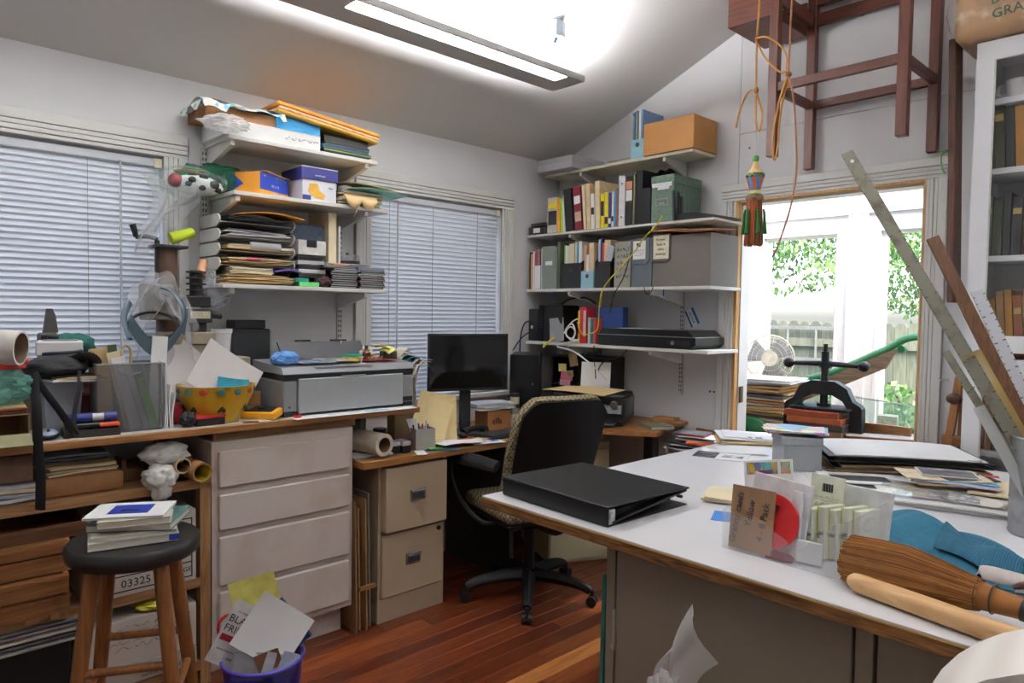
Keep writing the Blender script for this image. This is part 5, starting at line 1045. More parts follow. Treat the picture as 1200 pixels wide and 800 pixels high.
# curled papers and manila folders
t = T('paper_stack', 'tall curled sheaf of papers behind the right end of the silver printer', 'papers', (-2.93, 2.02, DZK), 80)
MB().box(-.05, .07, .02, .12, 0, .26, bev=.002).build('file_box', M((170, 150, 110), .7), t)
for i in range(9):
    o = i*.012; MB().sheet(lambda u, v: (-.07+.13*v*v+.03*math.sin(v*3.2+i)+o-.03, -.04+.12*u-.004*i, .26+.23*math.sin(min(v*1.9, 1.57))-.05*max(0, v-.7)-.010*i), 4, 12, .0012).build('sheet', (PAPER, CREAM, M((208, 196, 168), .7), PAPER, M((60, 140, 140), .6))[i % 5], t)
for i, (lb, w, h, y0, rz_, rl, bd) in enumerate((('manila folder standing tilted left behind the grey pencil box', .20, .21, 2.035, 74, 22, .03), ('manila folder standing upright right of the tilted folder on the desk', .17, .235, 2.13, 66, 2, .05))):
    leansheet('folder', lb, 'folder', (-2.76+.0*i, y0, DZK+(.05 if i == 0 else .002)), rz_, w, h, M((228, 206, 152), .7, var=.03), -10, rl, bd, .0015)
leansheet('folder', 'cream folder flap standing behind the two manila folders', 'folder', (-2.80, 2.12, DZK+.02), 80, .22, .245, M((222, 198, 146), .7), -8, 10, .03, .0015)
# loose papers at the front of the desk
LP = ((-2.71, 2.08, M((84, 156, 206), .5), 72, .13, .09, 'sky blue card with a red mark at the desk front'), (-2.72, 2.17, M((206, 72, 48), .6), 100, .14, .06, 'red leaflet at the desk front beside the blue card'), (-2.70, 2.21, PAPER, 60, .16, .08, 'white note sheet crossing the desk front papers'), (-2.73, 2.25, M((214, 160, 74), .6), 82, .12, .07, 'orange tan envelope among the desk front papers'), (-2.70, 2.30, M((226, 216, 140), .6), 110, .10, .05, 'pale yellow slip among the desk front papers'), (-2.69, 2.36, PAPER, 75, .15, .08, 'white leaflet at the desk edge near the chair arm'), (-2.75, 2.34, M((222, 60, 40), .5), 65, .12, .02, 'narrow red strip under the orange tan envelope'), (-2.695, 2.13, PAPER, 96, .13, .07, 'white sheet under the sky blue card'), (-2.70, 2.04, M((90, 176, 70), .6), 85, .07, .05, 'bright green slip beside the grey pencil box'), (-2.76, 2.12, M((150, 100, 66), .7), 92, .10, .08, 'brown card under the sky blue card'), (-2.71, 2.40, M((70, 120, 200), .5), 80, .06, .06, 'blue slip at the right end of the desk front papers'), (-2.80, 2.18, M((160, 70, 70), .6), 70, .12, .10, 'dull red booklet behind the desk front papers'))
for i, (x, y, m, rz_, w, d, lb) in enumerate(LP):
    w *= 1.25; d *= 1.25
    q = tag(MB().sheet(lambda u, v: ((u-.5)*w, (v-.5)*d, .0015*math.sin(u*5+i)+.0016), 5, 3, .0012).build('paper_sheet', m, None, (x, y, DZK+.0022*((i*5) % 12)), rz=rz_), lb, 'paper')
    if i == 0: MB().box(-.02, .0, -.02, .015, .0035, .0042, mx=TR((0, 0, 0), (0, 0, 20))).build('red_mark', M((200, 30, 44), .5), q)
t = T('keyboard', 'black computer keyboard between the bottle and the office chair', 'keyboard', (-2.72, 2.62, DZK), 96)
MB().box(-.21, .21, 0, .14, 0, .016, bev=.003).build('tray', M((26, 26, 28), .45), t)
kp = None
for r_ in range(5):
    for c_ in range(15):
        if kp is None: kp = MB().box(-.0115, .0115, -.0115, .0115, 0, .006, bev=.002).build('key', M((40, 40, 43), .5), t, (-.19, .02, .0165))
        else: part_copy(kp, t, (-.19+.027*c_, .02+.0255*r_, .0165))
t = T('telephone_handset', 'black telephone handset lying in front of the cardboard box', 'telephone', (-2.86, 2.42, DZK), 100)
MB().tube([(-.09, 0, .03), (-.05, 0, .042), (.05, 0, .045), (.09, 0, .03)], .017, 10, rs=[.024, .016, .016, .024]).blob((-.09, 0, .02), (.028, .026, .02), 0, 1, 3, 1, smooth=True, flatz=0).blob((.09, 0, .02), (.028, .026, .02), 0, 1, 3, 1, smooth=True, flatz=0).build('handset', BLACK, t)
t = cardbox('carton', 'brown cardboard box with dark lettering under the white papers by the monitor', 'box', (-2.92, 2.655, DZK), 84, .16, .13, .115, M((156, 104, 54), .7, var=.06)); text('elfa', .05, INK, t, (-.015, -.0014, .055))
pile('paper_stack', 'white papers stacked on the lettered cardboard box below the monitor', 'papers', (-2.985, 2.655, DZK+.117), 80, .26, .16, 6, .0065, (PAPER, M((206, 206, 206), .6), PAPER), seed=21, jit=.014, ang=9)
t = T('glass_jar', 'clear jar with cream label and black lid right of the lettered box', 'jar', (-2.93, 2.785, DZK), 0)
MB().lathe([(0, 0), (.028, 0), (.03, .006), (.03, .105), (.024, .118), (0, .119)], 24).build('jar', M((160, 158, 140), .25), t); MB().lathe([(.0303, .012), (.0307, .012), (.0307, .085), (.0303, .085)], 24, close=False).build('paper_label', M((214, 208, 170), .6), t); MB().cyl((0, 0, .1195), (0, 0, .142), .028, n=24).build('lid', BLACK, t)
t = T('glass_jar', 'small jar with cream label stacked on the black jar lid', 'jar', (-2.93, 2.785, DZK+.1425), 0)
MB().lathe([(0, 0), (.026, 0), (.027, .004), (.027, .04), (0, .041)], 24).build('jar', M((206, 200, 160), .4), t); MB().cyl((0, 0, .0415), (0, 0, .06), .028, n=24).build('lid', BLACK, t)
t = T('paper_stack', 'white envelopes standing curved between the jars and the black computer', 'envelopes', (-2.95, 2.865-.015, DZK), 70)
for i in range(5): MB().sheet(lambda u, v: (-.03+.014*i+.05*v*(1-.3*v)-.05*v, .01*i+.07*u, v*(.15-.012*i)), 3, 6, .0014).build('envelope', PAPER, t)
# computer tower, cube organiser, printer in the corner
t = T('computer_tower', 'black computer tower standing in the corner right of the monitor', 'computer', (-3.0, 2.93, .8225), 42)
MB().box(-.09, .09, .012, .36, 0, .375, bev=.004).build('case', M((24, 25, 28), .4), t); MB().box(-.09, .09, 0, .0115, 0, .375, bev=.004).box(-.08, .08, -.003, 0, .24, .28).box(-.08, .08, -.003, 0, .29, .33).build('front_panel', M((16, 17, 20), .25), t); MB().cyl((.05, -.004, .20), (.05, .0, .20), .008, n=14).build('power_button', M((50, 60, 90), .3), t)
t = T('storage_cube', 'black open storage cube behind the computer tower, pads lying on it', 'organiser', (-2.87, 3.315, .8225), 8)
bb = M((22, 22, 24), .5)
MB().box(-.24, .20, 0, .17, 0, .012).box(-.24, .20, 0, .17, .35, .362).box(-.24, -.228, 0, .17, .012, .35).box(.188, .20, 0, .17, .012, .35).box(-.228, .188, .16, .17, .012, .35).box(-.03, -.02, .0, .16, .012, .35).box(-.228, -.03, 0, .16, .17, .18).build('shelves', bb, t)
t2 = t
for i, (lb, cat, u, z, w, h, m) in enumerate((('pink note pad in the black storage cube', 'notes', -.12, 1.03, .09, .05, M((226, 120, 140), .6)), ('pale pink card in the black storage cube', 'card', -.13, .99, .08, .04, M((232, 170, 180), .6)), ('pale yellow sticky note on the black storage cube', 'sticky note', -.15, 1.08, .06, .05, M((232, 224, 140), .6)), ('olive yellow sticky note stuck right on the black cube', 'sticky note', -.09, 1.05, .05, .04, M((206, 200, 120), .6)), ('tan and blue printed tag hanging on the black cube', 'tag', -.06, 1.12, .06, .09, M((190, 160, 110), .6)), ('blue card low in the black storage cube', 'card', -.06, .90, .03, .07, M((50, 100, 190), .5)))):
    a = R(8); x = -2.87+math.cos(a)*u+math.sin(a)*.006; y = 3.315+math.sin(a)*u-math.cos(a)*.006
    tag(MB().box(-w/2, w/2, -.003, .0, 0, h, mx=TR((0, 0, 0), (0, 8-5*i, 0))).build('paper_note', m, None, (x, y, z), rz=8), lb, cat)
tag(MB().blob((0, 0, .04), (.045, .04, .04), .25, 3, 3, 5, flatz=0).build('yarn_ball', M((120, 50, 70), .8), None, (-2.90, 3.16, .8225)), 'dark red ball of yarn in front of the black storage cube', 'yarn')
pile('pad_stack', 'green and blue pads lying on top of the black storage cube', 'pads', (-2.96, 3.385, 1.185), 8, .22, .13, 3, .008, (CARD, M((120, 170, 130), .6), M((130, 170, 206), .5)), seed=13, jit=.01)
t = T('inkjet_printer', 'black desktop inkjet printer with a manila folder lying on it', 'printer', (-2.555, 2.985, .8225), 28)
PBK = M((28, 29, 31), .35, var=.06)
MB().box(-.22, .22, .02, .34, .02, .155, bev=.012, seg=2).box(-.20, .20, .03, .33, 0, .0195).build('body', PBK, t); MB().prism([(-.005, .075), (.02, .07), (.02, .165), (.045, .165)], -.20, .20, 'YZ').build('control_front', M((40, 41, 44), .3), t)
MB().box(-.04, .10, -.004, .004, .085, .145, mx=TR((0, .0, 0), (-16, 0, 0))).build('display', M((12, 13, 16), .1), t); MB().box(-.047, .107, -.003, .002, .08, .15, mx=TR((0, .001, 0), (-16, 0, 0))).build('display_bezel', STEEL, t)
MB().cyl((.155, .012, .125), (.155, -.004, .122), .02, n=20).build('dial', STEEL, t); MB().box(-.17, .17, -.06, .05, .012, .022, bev=.003).build('output_tray', M((46, 54, 60), .35), t)
MB().box(-.21, .21, .035, .33, .1555, .172, bev=.006).build('scanner_lid', PBK, t); MB().box(-.13, .13, .335, .345, .10, .19).build('rear_tray', PBK, t)
tag(MB().sheet(lambda u, v: ((u-.5)*.40, (v-.5)*.30, .004+.012*(v-.5)*(u-.3)+.004*math.sin(u*4)), 8, 5, .002).sheet(lambda u, v: ((u-.5)*.38-.01, (v-.5)*.28, .001+.010*(v-.5)*(u-.3)+.004*math.sin(u*4)), 8, 5, .0015).build('folder', M((222, 192, 138), .7, var=.03), None, (-2.675, 3.105, .9975+.004), rz=14), 'manila folder lying open across the black inkjet printer', 'folder')
leansheet('paper_sheet', 'white paper standing in the rear feed of the black inkjet printer', 'paper', (-2.725, 3.262, 1.0), 30, .18, .16, PAPER, -10, 0, .006)
t = T('hardback', 'worn green hardback lying at the end of the corner shelf', 'book', (-2.26, 3.24, .8225), 60); MB().box(-.07, .07, -.09, .08, 0, .003).box(-.07, .07, -.09, .08, .017, .02).box(-.07, -.067, -.09, .08, .003, .017).build('cover', M((120, 116, 92), .6), t); MB().box(-.067, .067, -.087, .077, .003, .017).build('page_block', PAGES, t)
t = T('wooden_block', 'stepped oak offcut beside the black inkjet printer', 'block', (-2.28, 3.37, .8225), 10); MB().box(-.09, .09, -.03, .1, 0, .018).box(-.09, .04, .0, .1, .0185, .034).build('block', OAK, t)
# low side stand with papers right of the desk
t = T('side_stand', 'low white and oak stand against the far wall right of the desk', 'stand', (-2.0, 3.24, 0))
MB().box(-.13, .20, -.09, .25, .69, .705).build('shelf_top', M((196, 196, 196), .5), t); MB().box(-.19, .20, .255, .275, .69, .80, mx=TR((0, 0, 0), (0, 2.0, 0))).build('back_rail', OAK, t)
for x in (-.11, .18): MB().box(x-.015, x+.015, -.08, -.05, 0, .69).box(x-.015, x+.015, .2, .23, 0, .69).build('leg_pair', M((196, 196, 196), .5), t)
pile('paper_stack', 'dark and white magazines piled on the low stand by the far wall', 'magazines', (-2.02, 3.26, .7055), 10, .25, .22, 7, .010, (M((60, 40, 40), .5), PAPER, M((50, 50, 54), .4), M((206, 206, 206), .5)), seed=15, jit=.012, ang=10)
tag(MB().box(-.09, .09, -.06, .06, 0, .012, bev=.002).build('folder', M((240, 104, 36), .6), None, (-1.95, 3.24, .7765), rz=24), 'orange folder in the pile on the low stand', 'folder')
pile('paper_stack', 'white booklets over the orange folder on the low stand', 'booklets', (-1.99, 3.25, .789), 16, .22, .15, 3, .007, (PAPER, M((60, 60, 64), .5), PAPER), seed=16, jit=.006)
flatbook('notebook', 'grey notebook with red edges on top of the low stand pile', 'notebook', (-2.03, 3.25, .8115), 14, .17, .14, .014, M((112, 114, 118), .5), pages=M((196, 36, 44), .6))
# ================================================================== far wall shelves: contents
FY = 3.215
cardbox('flat_box', 'flat mauve grey box at the left end of the highest far shelf', 'box', (-3.05, 3.21, 2.353), 0, .30, .30, .075, M((176, 172, 176), .6, var=.02), lid=(.03, M((178, 174, 178), .6, var=.02)))
def magfile(lb, x, y, z, w, hb, hf, m, d=.24, hole=True, rz=0., grp=None):
    t = T('magazine_file', lb, 'magazine file', (x, y, z), rz, grp)
    side = [(0, 0), (d, 0), (d, hb), (d*.72, hb), (0, hf)]
    MB().prism(side, -w/2, -w/2+.002, 'YZ').prism(side, w/2-.002, w/2, 'YZ').box(-w/2+.002, w/2-.002, 0, .002, 0, hf).box(-w/2+.002, w/2-.002, d-.002, d, 0, hb).box(-w/2+.002, w/2-.002, .002, d-.002, 0, .002).build('box', m, t)
    if hole: MB().lathe([(.0, -.001), (.013, -.001), (.013, .0), (.016, .0), (.016, -.002), (.013, -.002)], 18, mx=TR((0, 0, hf*.72), (90, 0, 0)), close=False).cyl((0, -.0008, hf*.72), (0, .0, hf*.72), .012, n=16).build('finger_hole', M((60, 50, 40), .5), t)
    return t
LB = M((150, 196, 210), .5, var=.03)
magfile('pale blue magazine file full of magazines on the highest far shelf', -2.475, 3.3, 2.353, .09, .25, .11, LB)
def fill(x, y, z, specs, cat='magazine', grp=None):
    """thin upright items from left to right: (thickness, depth, height, material, label)"""
    for th, d, h, m, lb in specs:
        tag(MB().box(0, th*.9, 0, d, 0, h, bev=min(.0008, th*.2)).build('magazine' if cat == 'magazine' else 'folder', m, None, (x, y, z)), lb, cat, grp); x += th
fill(-2.518, 3.308, 2.356, ((.012, .2, .265, M((70, 56, 110), .4, 'art', None, 30), 'purple magazine leftmost in the pale blue file near the ceiling'), (.010, .2, .27, M((50, 70, 90), .4), 'dark blue magazine second in the pale blue file near the ceiling'), (.012, .2, .275, M((90, 180, 190), .4), 'turquoise magazine third in the pale blue file near the ceiling'), (.010, .2, .26, M((150, 60, 50), .4), 'red brown magazine fourth in the pale blue file near the ceiling'), (.016, .2, .28, PAPER, 'white magazine fifth in the pale blue file near the ceiling'), (.014, .2, .275, M((120, 160, 200), .4), 'light blue magazine last in the pale blue file near the ceiling')))
cardbox('carton', 'brown cardboard carton on the right end of the highest far shelf', 'box', (-2.255, 3.28, 2.353), 0, .33, .235, .178, M((176, 124, 66), .7, var=.05, scale=6))
t = magfile('white magazine file holding blue papers behind the brown carton', -2.37, 3.516-.0, 2.353, .001, .001, .001, PAPER, d=.002, hole=False); [bpy.data.objects.remove(o) for o in list(t.children)]; bpy.data.objects.remove(t)
t = T('paper_stack', 'white and blue papers leaning up behind the brown carton', 'papers', (-2.40, 3.517, 2.353), 0)
MB().prism([(-.03, 0), (.09, 0), (.08, .21), (-.02, .262)], -.001, .006).build('white_folder', CREAM, t); MB().prism([(.05, .1), (.2, .1), (.17, .215), (.06, .21)], -.008, -.002).build('blue_folder', M((40, 150, 200), .5), t); MB().prism([(.1, .1), (.215, .1), (.18, .245), (.13, .2)], -.012, -.009).build('pale_folder', LB, t)
# second shelf: binders and books
z2 = 1.958
t = cardbox('small_carton', 'small black box with a white label at the left end of the binder shelf', 'box', (-3.195, 3.21, z2), 0, .15, .16, .05, M((34, 36, 40), .5)); MB().box(-.03, .03, -.0012, 0, .012, .042).build('white_label', PAPER, t)
tag(MB().box(-.07, .075, 0, .14, 0, .022, bev=.003).build('case', M((50, 40, 38), .5), None, (-3.19, 3.215, z2+.0535), rz=-4), 'dark pouch lying on the small black box', 'case')
BK = (  # centre x, width, depth, height, material, lean, band, label
 (-3.062, .085, .17, .222, M((206, 200, 186), .5), 0, (.70, .86, M((238, 214, 40), .5)), (.22, .62, M((36, 26, 26), .5)), 'thick white book with yellow band and black title block'),
 (-3.004, .022, .2, .215, M((240, 166, 36), .5), -3, None, None, 'orange yellow thin book right of the thick white book'),
 (-2.980, .016, .2, .208, M((168, 208, 56), .5), -3, None, None, 'lime green thin book beside the orange yellow one'),
 (-2.962, .014, .2, .225, PAPER, -3, None, None, 'white thin book left of the leaning black binder'),
 (-2.912, .062, .26, .265, M((28, 28, 30), .5), -7, None, None, 'leaning black binder beside the maroon binder'),
 (-2.838, .058, .27, .27, M((120, 28, 42), .5), -6, (.60, .78, PAPER), (.2, .42, M((190, 170, 140), .6)), 'leaning maroon binder with a white label'),
 (-2.788, .022, .26, .27, CREAM, -5, None, None, 'cream folder right of the maroon binder'),
 (-2.757, .030, .26, .275, M((226, 196, 150), .7), -4, None, None, 'buff folder second right of the maroon binder'),
 (-2.726, .026, .22, .21, PAPER, -3, (.4, .6, INK), None, 'white booklet with black title right of the buff folder'),
 (-2.690, .034, .26, .28, M((228, 206, 164), .7), -2, None, None, 'tall cream folder rising left of the yellow guide books'),
 (-2.655, .026, .20, .20, M((238, 214, 36), .5), -1, (.35, .78, INK), None, 'yellow guide book with black spine block, left one'),
 (-2.625, .026, .20, .205, M((238, 220, 60), .5), -1, (.1, .3, INK), None, 'yellow guide book with low black band, right one'),
 (-2.600, .020, .20, .20, M((40, 44, 110), .5), 0, (.1, .25, PAPER), None, 'navy book right of the yellow guide books'),
 (-2.579, .016, .20, .205, M((226, 222, 206), .5), 0, (.15, .3, INK), None, 'white book right of the navy book'),
 (-2.561, .014, .20, .21, M((70, 130, 190), .5), 0, None, None, 'blue thin book right of the white book'),
 (-2.546, .012, .20, .22, M((140, 84, 56), .5), 0, None, None, 'brown thin book left of the white binder'),
 (-2.514, .044, .27, .285, M((226, 226, 226), .4), 0, None, None, 'white ring binder with two black rivets'),
 (-2.462, .050, .27, .275, M((30, 32, 34), .4), 0, (.5, .72, PAPER), (.74, .9, M((224, 150, 110), .6)), 'black binder with white and peach spine label'),
 (-2.428, .012, .26, .285, M((116, 118, 84), .5), 0, None, None, 'olive folder between two black binders'),
 (-2.396, .044, .27, .30, M((26, 26, 28), .45), 1, None, None, 'tall plain black binder left of the black magazine file'))
for (x, w, d, h, m, ln, b1, b2, lb) in BK:
    t = book('binder' if w > .04 and h > .24 else 'book', lb+' on the far wall', 'binder' if w > .04 and h > .24 else 'book', (x, FY, z2+.003), 0, w, d, h, m, lean=ln, band=b1, band2=b2)
    if lb.startswith('white ring'):
        for zz in (.05, .24): MB().cyl((0, -.002, zz), (0, 0, zz), .005, n=10).build('rivet', INK, t)
magfile('black magazine file left of the green box', -2.345, FY, z2, .06, .33, .20, M((24, 24, 26), .5), hole=False)
GB = M((92, 114, 98), .6, 'stain', (58, 80, 66), 70)
t = T('storage_box', 'mottled green lidded storage box with metal label holder', 'box', (-2.235, FY, z2), 0)
MB().box(-.072, .072, 0, .27, 0, .205, bev=.001).build('body', GB, t); MB().box(-.075, .075, -.003, .273, .2055, .255, bev=.001).build('lid', GB, t)
MB().box(-.04, .04, -.003, 0, .09, .098).box(-.04, .04, -.003, 0, .122, .13).box(-.04, -.034, -.003, 0, .098, .122).box(.034, .04, -.003, 0, .098, .122).box(-.02, .02, -.006, 0, .10, .106).build('label_holder', STEEL, t)
MB().box(-.068, .06, -.0045, -.0032, .192, .214).box(-.03, .045, -.0045, -.0032, .176, .191).build('paper_label', PAPER, t); scribble(.1, .014, 1, INK, t, (0, -.005, .203), seed=4, t=.0008)
MB().box(.0755, .0785, .03, .05, .0, .16).box(.0755, .0785, .06, .08, .0, .14).build('strap', BLACK, t)
t = T('document_case', 'flat black case lying on the right end of the binder shelf', 'case', (-2.03, FY-.01, z2), -6); MB().prism([(-.11, 0), (.12, 0), (.12, .012), (.0, .034), (-.11, .040)], 0, .24).build('case', M((26, 27, 29), .45), t)
tag(MB().box(-.006, .006, -.006, .006, 0, .16, mx=TR((0, 0, 0), (0, -4, 0))).build('strap', BLACK, None, (-2.138, 3.19, z2)), 'black strap hanging at the corner of the green box', 'strap')
# third shelf: magazine files
z3 = 1.607
thin = [(-3.262, .010, .24, BLACK, 'black'), (-3.249, .018, .23, M((214, 168, 118), .6), 'tan'), (-3.230, .014, .245, PAPER, 'white'), (-3.215, .014, .24, M((190, 50, 50), .5), 'red'), (-3.200, .012, .25, M((60, 90, 150), .5), 'blue'), (-3.186, .016, .255, M((196, 120, 80), .6), 'rust'), (-3.168, .010, .25, BLACK, 'second black'), (-3.156, .016, .26, M((206, 210, 214), .5), 'pale grey')]
for x, w, h, m, c in thin: book('book', c+' thin book at the left end of the magazine file shelf', 'book', (x+w/2, FY, z3), 0, w*.95, .2, h, m)
cardbox('small_carton', 'white small box in front of the thin books on the magazine file shelf', 'box', (-3.178, 3.203-.0, z3), 0, .05, .008, .15, PAPER)
GF = M((122, 130, 122), .5, var=.03); SLT = M((92, 102, 108), .5, var=.03); TAU = M((108, 102, 96), .55, var=.03)
t = T('file_box', 'grey green box file with rounded flap and small label', 'file box', (-3.082, FY, z3), 0)
MB().box(-.065, .065, 0, .25, 0, .265, bev=.001).build('body', GF, t); MB().prism([(-.06, .27), (.055, .27), (.055, .14), (.04, .125), (-.045, .125), (-.06, .14)], -.004, -.0005).build('flap', GF, t); MB().box(-.03, .03, -.0052, -.0042, .15, .175).build('label', PAPER, t)
tag(MB().box(0, .02, 0, .25, 0, .29, bev=.001).build('folder', M((70, 82, 62), .5), None, (-3.010, FY, z3)), 'dark olive folder between the grey green box file and black file', 'folder')
magfile('wide black magazine file with a silver ring, left of the small blue file', -2.90, FY, z3, .165, .25, .155, M((26, 27, 30), .5))
fill(-2.975, FY+.02, z3+.003, ((.012, .2, .27, M((150, 190, 60), .5), 'lime folder leftmost in the wide black file'), (.014, .2, .265, PAPER, 'white folder in the wide black file beside the lime one'), (.016, .2, .262, M((226, 230, 224), .5), 'off white folder in the wide black file'), (.05, .2, .275, CREAM, 'thick cream folder in the wide black file'), (.018, .2, .285, M((214, 214, 210), .5), 'grey white folder behind the teal folder'), (.012, .2, .275, M((40, 140, 160), .5), 'teal folder in the wide black file'), (.026, .2, .285, PAPER, 'white folder right of the teal folder')), 'folder')
magfile('small pale blue magazine file on the magazine file shelf', -2.765, FY, z3, .098, .2, .1, LB)
fill(-2.808, FY+.02, z3+.003, ((.018, .2, .26, M((216, 170, 120), .6), 'peach folder leftmost in the small blue file'), (.022, .2, .2, PAPER, 'white folder with green foot in the small blue file'), (.04, .2, .27, M((226, 200, 160), .6), 'buff folder in the small blue file')), 'folder')
magfile('narrow black magazine file right of the small blue file', -2.645, FY, z3, .115, .28, .155, M((26, 27, 30), .5), hole=False)
fill(-2.697, FY+.02, z3+.003, ((.016, .2, .285, M((210, 214, 224), .5), 'pale grey folder leftmost in the narrow black file'), (.014, .2, .29, M((40, 60, 130), .5), 'navy folder in the narrow black file'), (.016, .2, .265, M((232, 92, 50), .5), 'orange red folder in the narrow black file'), (.05, .2, .28, M((222, 194, 146), .6), 'manila folder in the narrow black file')), 'folder')
leansheet('paper_sheet', 'white striped sheet bulging from the narrow black file', 'paper', (-2.60, 3.205, z3+.16), -20, .06, .09, M((236, 236, 236), .6, 'stripe', (80, 90, 130), 40, axis='X'), 6, 24, .01)
t = magfile('grey magazine file covered in pencilled capitals', -2.50, FY, z3, .115, .27, .262, M((152, 150, 138), .6, var=.04), hole=False); scribble(.09, .19, 5, M((96, 94, 88), .7), t, (0, -.0006, .14), seed=9, t=.0016)
t = T('file_box', 'slate grey box file with a white label, left of the wide taupe box', 'file box', (-2.362, FY-.004, z3), 0); MB().box(-.07, .07, 0, .26, 0, .268, bev=.001).build('body', SLT, t); MB().prism([(-.068, .272), (.055, .272), (.055, .15), (.035, .128), (-.068, .128)], -.005, -.0005).build('flap', SLT, t)
MB().box(-.055, .03, -.0065, -.0055, .155, .258).build('label', PAPER, t); MB().box(-.03, -.005, -.0078, -.0068, .225, .245).build('printed_square', INK, t); scribble(.06, .04, 3, M((150, 150, 156), .6), t, (-.012, -.0072, .19), seed=3, t=.0007)
t = T('file_box', 'wide taupe box file with a handwritten cream label', 'file box', (-2.108, FY-.006, z3), 0); MB().box(-.178, .182, 0, .28, 0, .275, bev=.001).build('body', TAU, t); MB().prism([(-.178, .285), (-.06, .285), (-.06, .15), (-.075, .135), (-.178, .135)], -.006, -.0005).build('flap', M((84, 80, 76), .5), t)
MB().box(-.17, -.07, -.0075, -.0065, .15, .278).build('label', M((232, 224, 196), .6), t)
for i, s_ in enumerate(('Forever', 'Seats &', 'other', 'drawings')): text(s_, .019, INK, t, (-.12, -.0082, .255-.026*i))
t = T('folder', 'orange and white folder sagging over the top of the taupe box', 'folder', (-2.09, 3.25, 1.8935), 0)
MB().sheet(lambda u, v: (-.19+.40*u, -.075+.2*v, .014-.018*u*(1-v)+.004*math.sin(u*7)), 12, 4, .003).build('orange_folder', M((222, 130, 90), .6), t); MB().sheet(lambda u, v: (-.15+.30*u, -.06+.2*v, .019-.014*u*(1-v)+.018*max(0, .3-abs(u-.35))), 12, 4, .002).build('white_sheet', CREAM, t)
# fourth shelf: router, books, scanner
z4 = 1.269
t = T('network_box', 'black upright router at the left end of the lowest far shelf', 'router', (-3.245, 3.24, z4), 0); MB().box(-.045, .045, 0, .16, 0, .21, bev=.008, seg=2).build('case', M((22, 22, 24), .3), t); MB().box(-.02, .0, -.001, .001, .08, .1).build('label', PAPER, t)
t = T('network_box', 'larger black modem beside the upright router', 'modem', (-3.09, 3.235, z4), 0); MB().box(-.10, .10, .012, .17, 0, .235, bev=.004).build('case', M((16, 16, 18), .35), t); MB().box(-.10, -.06, 0, .0115, 0, .235, bev=.003).build('front', M((20, 21, 24), .25), t)
for i in range(4): MB().cyl((-.08, -.001, .09+.02*i), (-.08, .001, .09+.02*i), .004, n=8).build('status_light', M((60, 70, 150), .3), t)
leansheet('plastic_sleeve', 'clear plastic sleeve with white papers in front of the black modem', 'sleeve', (-3.01, 3.215, z4+.003), 10, .10, .155, CLEAR((230, 230, 232), .55, .15, .5), -6, -8, .012, .004)
for (x, w, h, m, b1, lb) in ((-2.862, .016, .20, M((230, 206, 60), .5), (.3, .6, M((200, 60, 40), .5)), 'yellow and red thin book leftmost on the scanner shelf'), (-2.842, .022, .225, M((200, 36, 40), .5), None, 'red book second on the scanner shelf'), (-2.816, .026, .225, M((190, 44, 50), .5), (.2, .9, M((220, 200, 200), .5)), 'red and white book third on the scanner shelf')):
    book('book', lb, 'book', (x, 3.26, z4), 0, w, .2, h, m, band=b1)
book('book', 'large blue book with red and white lower front behind the scanner', 'book', (-2.69, 3.34, z4), 0, .21, .05, .225, M((44, 74, 140), .5), band=(.02, .42, M((186, 60, 60), .5, 'print', (226, 220, 214), 20)))
for (x, h, m, lb) in ((-2.788, .16, M((214, 214, 206), .5), 'white slim book before the large blue book'), (-2.768, .15, M((40, 130, 140), .5), 'teal slim book before the large blue book'), (-2.745, .155, M((206, 70, 60), .5), 'coral slim book before the large blue book')): book('book', lb, 'book', (x, 3.27, z4), 0, .018, .06, h, m)
t = T('flatbed_scanner', 'black flatbed scanner filling the right half of the lowest far shelf', 'scanner', (-2.335, 3.205, z4), 0)
SCB = M((22, 22, 24), .3, var=.08)
MB().prism([(-.32, 0), (.30, 0), (.335, .025), (.335, .062), (-.33, .062), (-.33, .01)], .0, .29).build('base', SCB, t); MB().box(-.328, .33, -.004, .29, .0625, .066).build('silver_line', STEEL, t); MB().prism([(-.325, .0665), (.32, .0665), (.28, .10), (-.30, .10)], .004, .29).build('lid', SCB, t)
MB().box(.16, .30, -.003, .001, .02, .045).build('button_panel', M((46, 46, 48), .35), t); MB().cyl((.195, -.006, .032), (.195, .0, .032), .011, n=14).build('emblem', STEEL, t)
tag(MB().box(-.14, .10, 0, .1, 0, .002).build('paper_sheet', PAPER, None, (-2.42, 3.26, z4+.1008), rz=-2), 'white sheet lying on the black scanner lid', 'paper')
# cables
def cable(lb, pts, r, m, name='cable'): return tag(MB().tube(pts, r, 6, sub=8).build(name, m, None), lb, 'cable')
YC = M((222, 206, 40), .5)
cable('yellow network cable hanging from the green box shelf to the books', [(-2.212, 3.185, 1.99), (-2.235, 3.17, 1.94), (-2.32, 3.165, 1.87), (-2.38, 3.165, 1.80), (-2.50, 3.17, 1.70), (-2.60, 3.17, 1.60), (-2.635, 3.18, 1.50), (-2.66, 3.2, 1.37), (-2.72, 3.21, 1.335), (-2.80, 3.22, 1.33), (-2.85, 3.23, 1.40)], .0036, YC)
cable('short yellow cable end drooping over the lowest far shelf edge', [(-3.02, 3.215, 1.30), (-3.05, 3.19, 1.272), (-3.09, 3.18, 1.235)], .006, YC)
cable('black cable falling past the pencilled grey magazine file', [(-2.41, 3.175, 1.80), (-2.46, 3.175, 1.66), (-2.53, 3.18, 1.56), (-2.57, 3.2, 1.46)], .003, BLACK)
cable('thick black cable arching over the black modem', [(-3.05, 3.30, 1.51), (-2.98, 3.31, 1.545), (-2.86, 3.32, 1.55), (-2.79, 3.33, 1.515)], .006, BLACK)
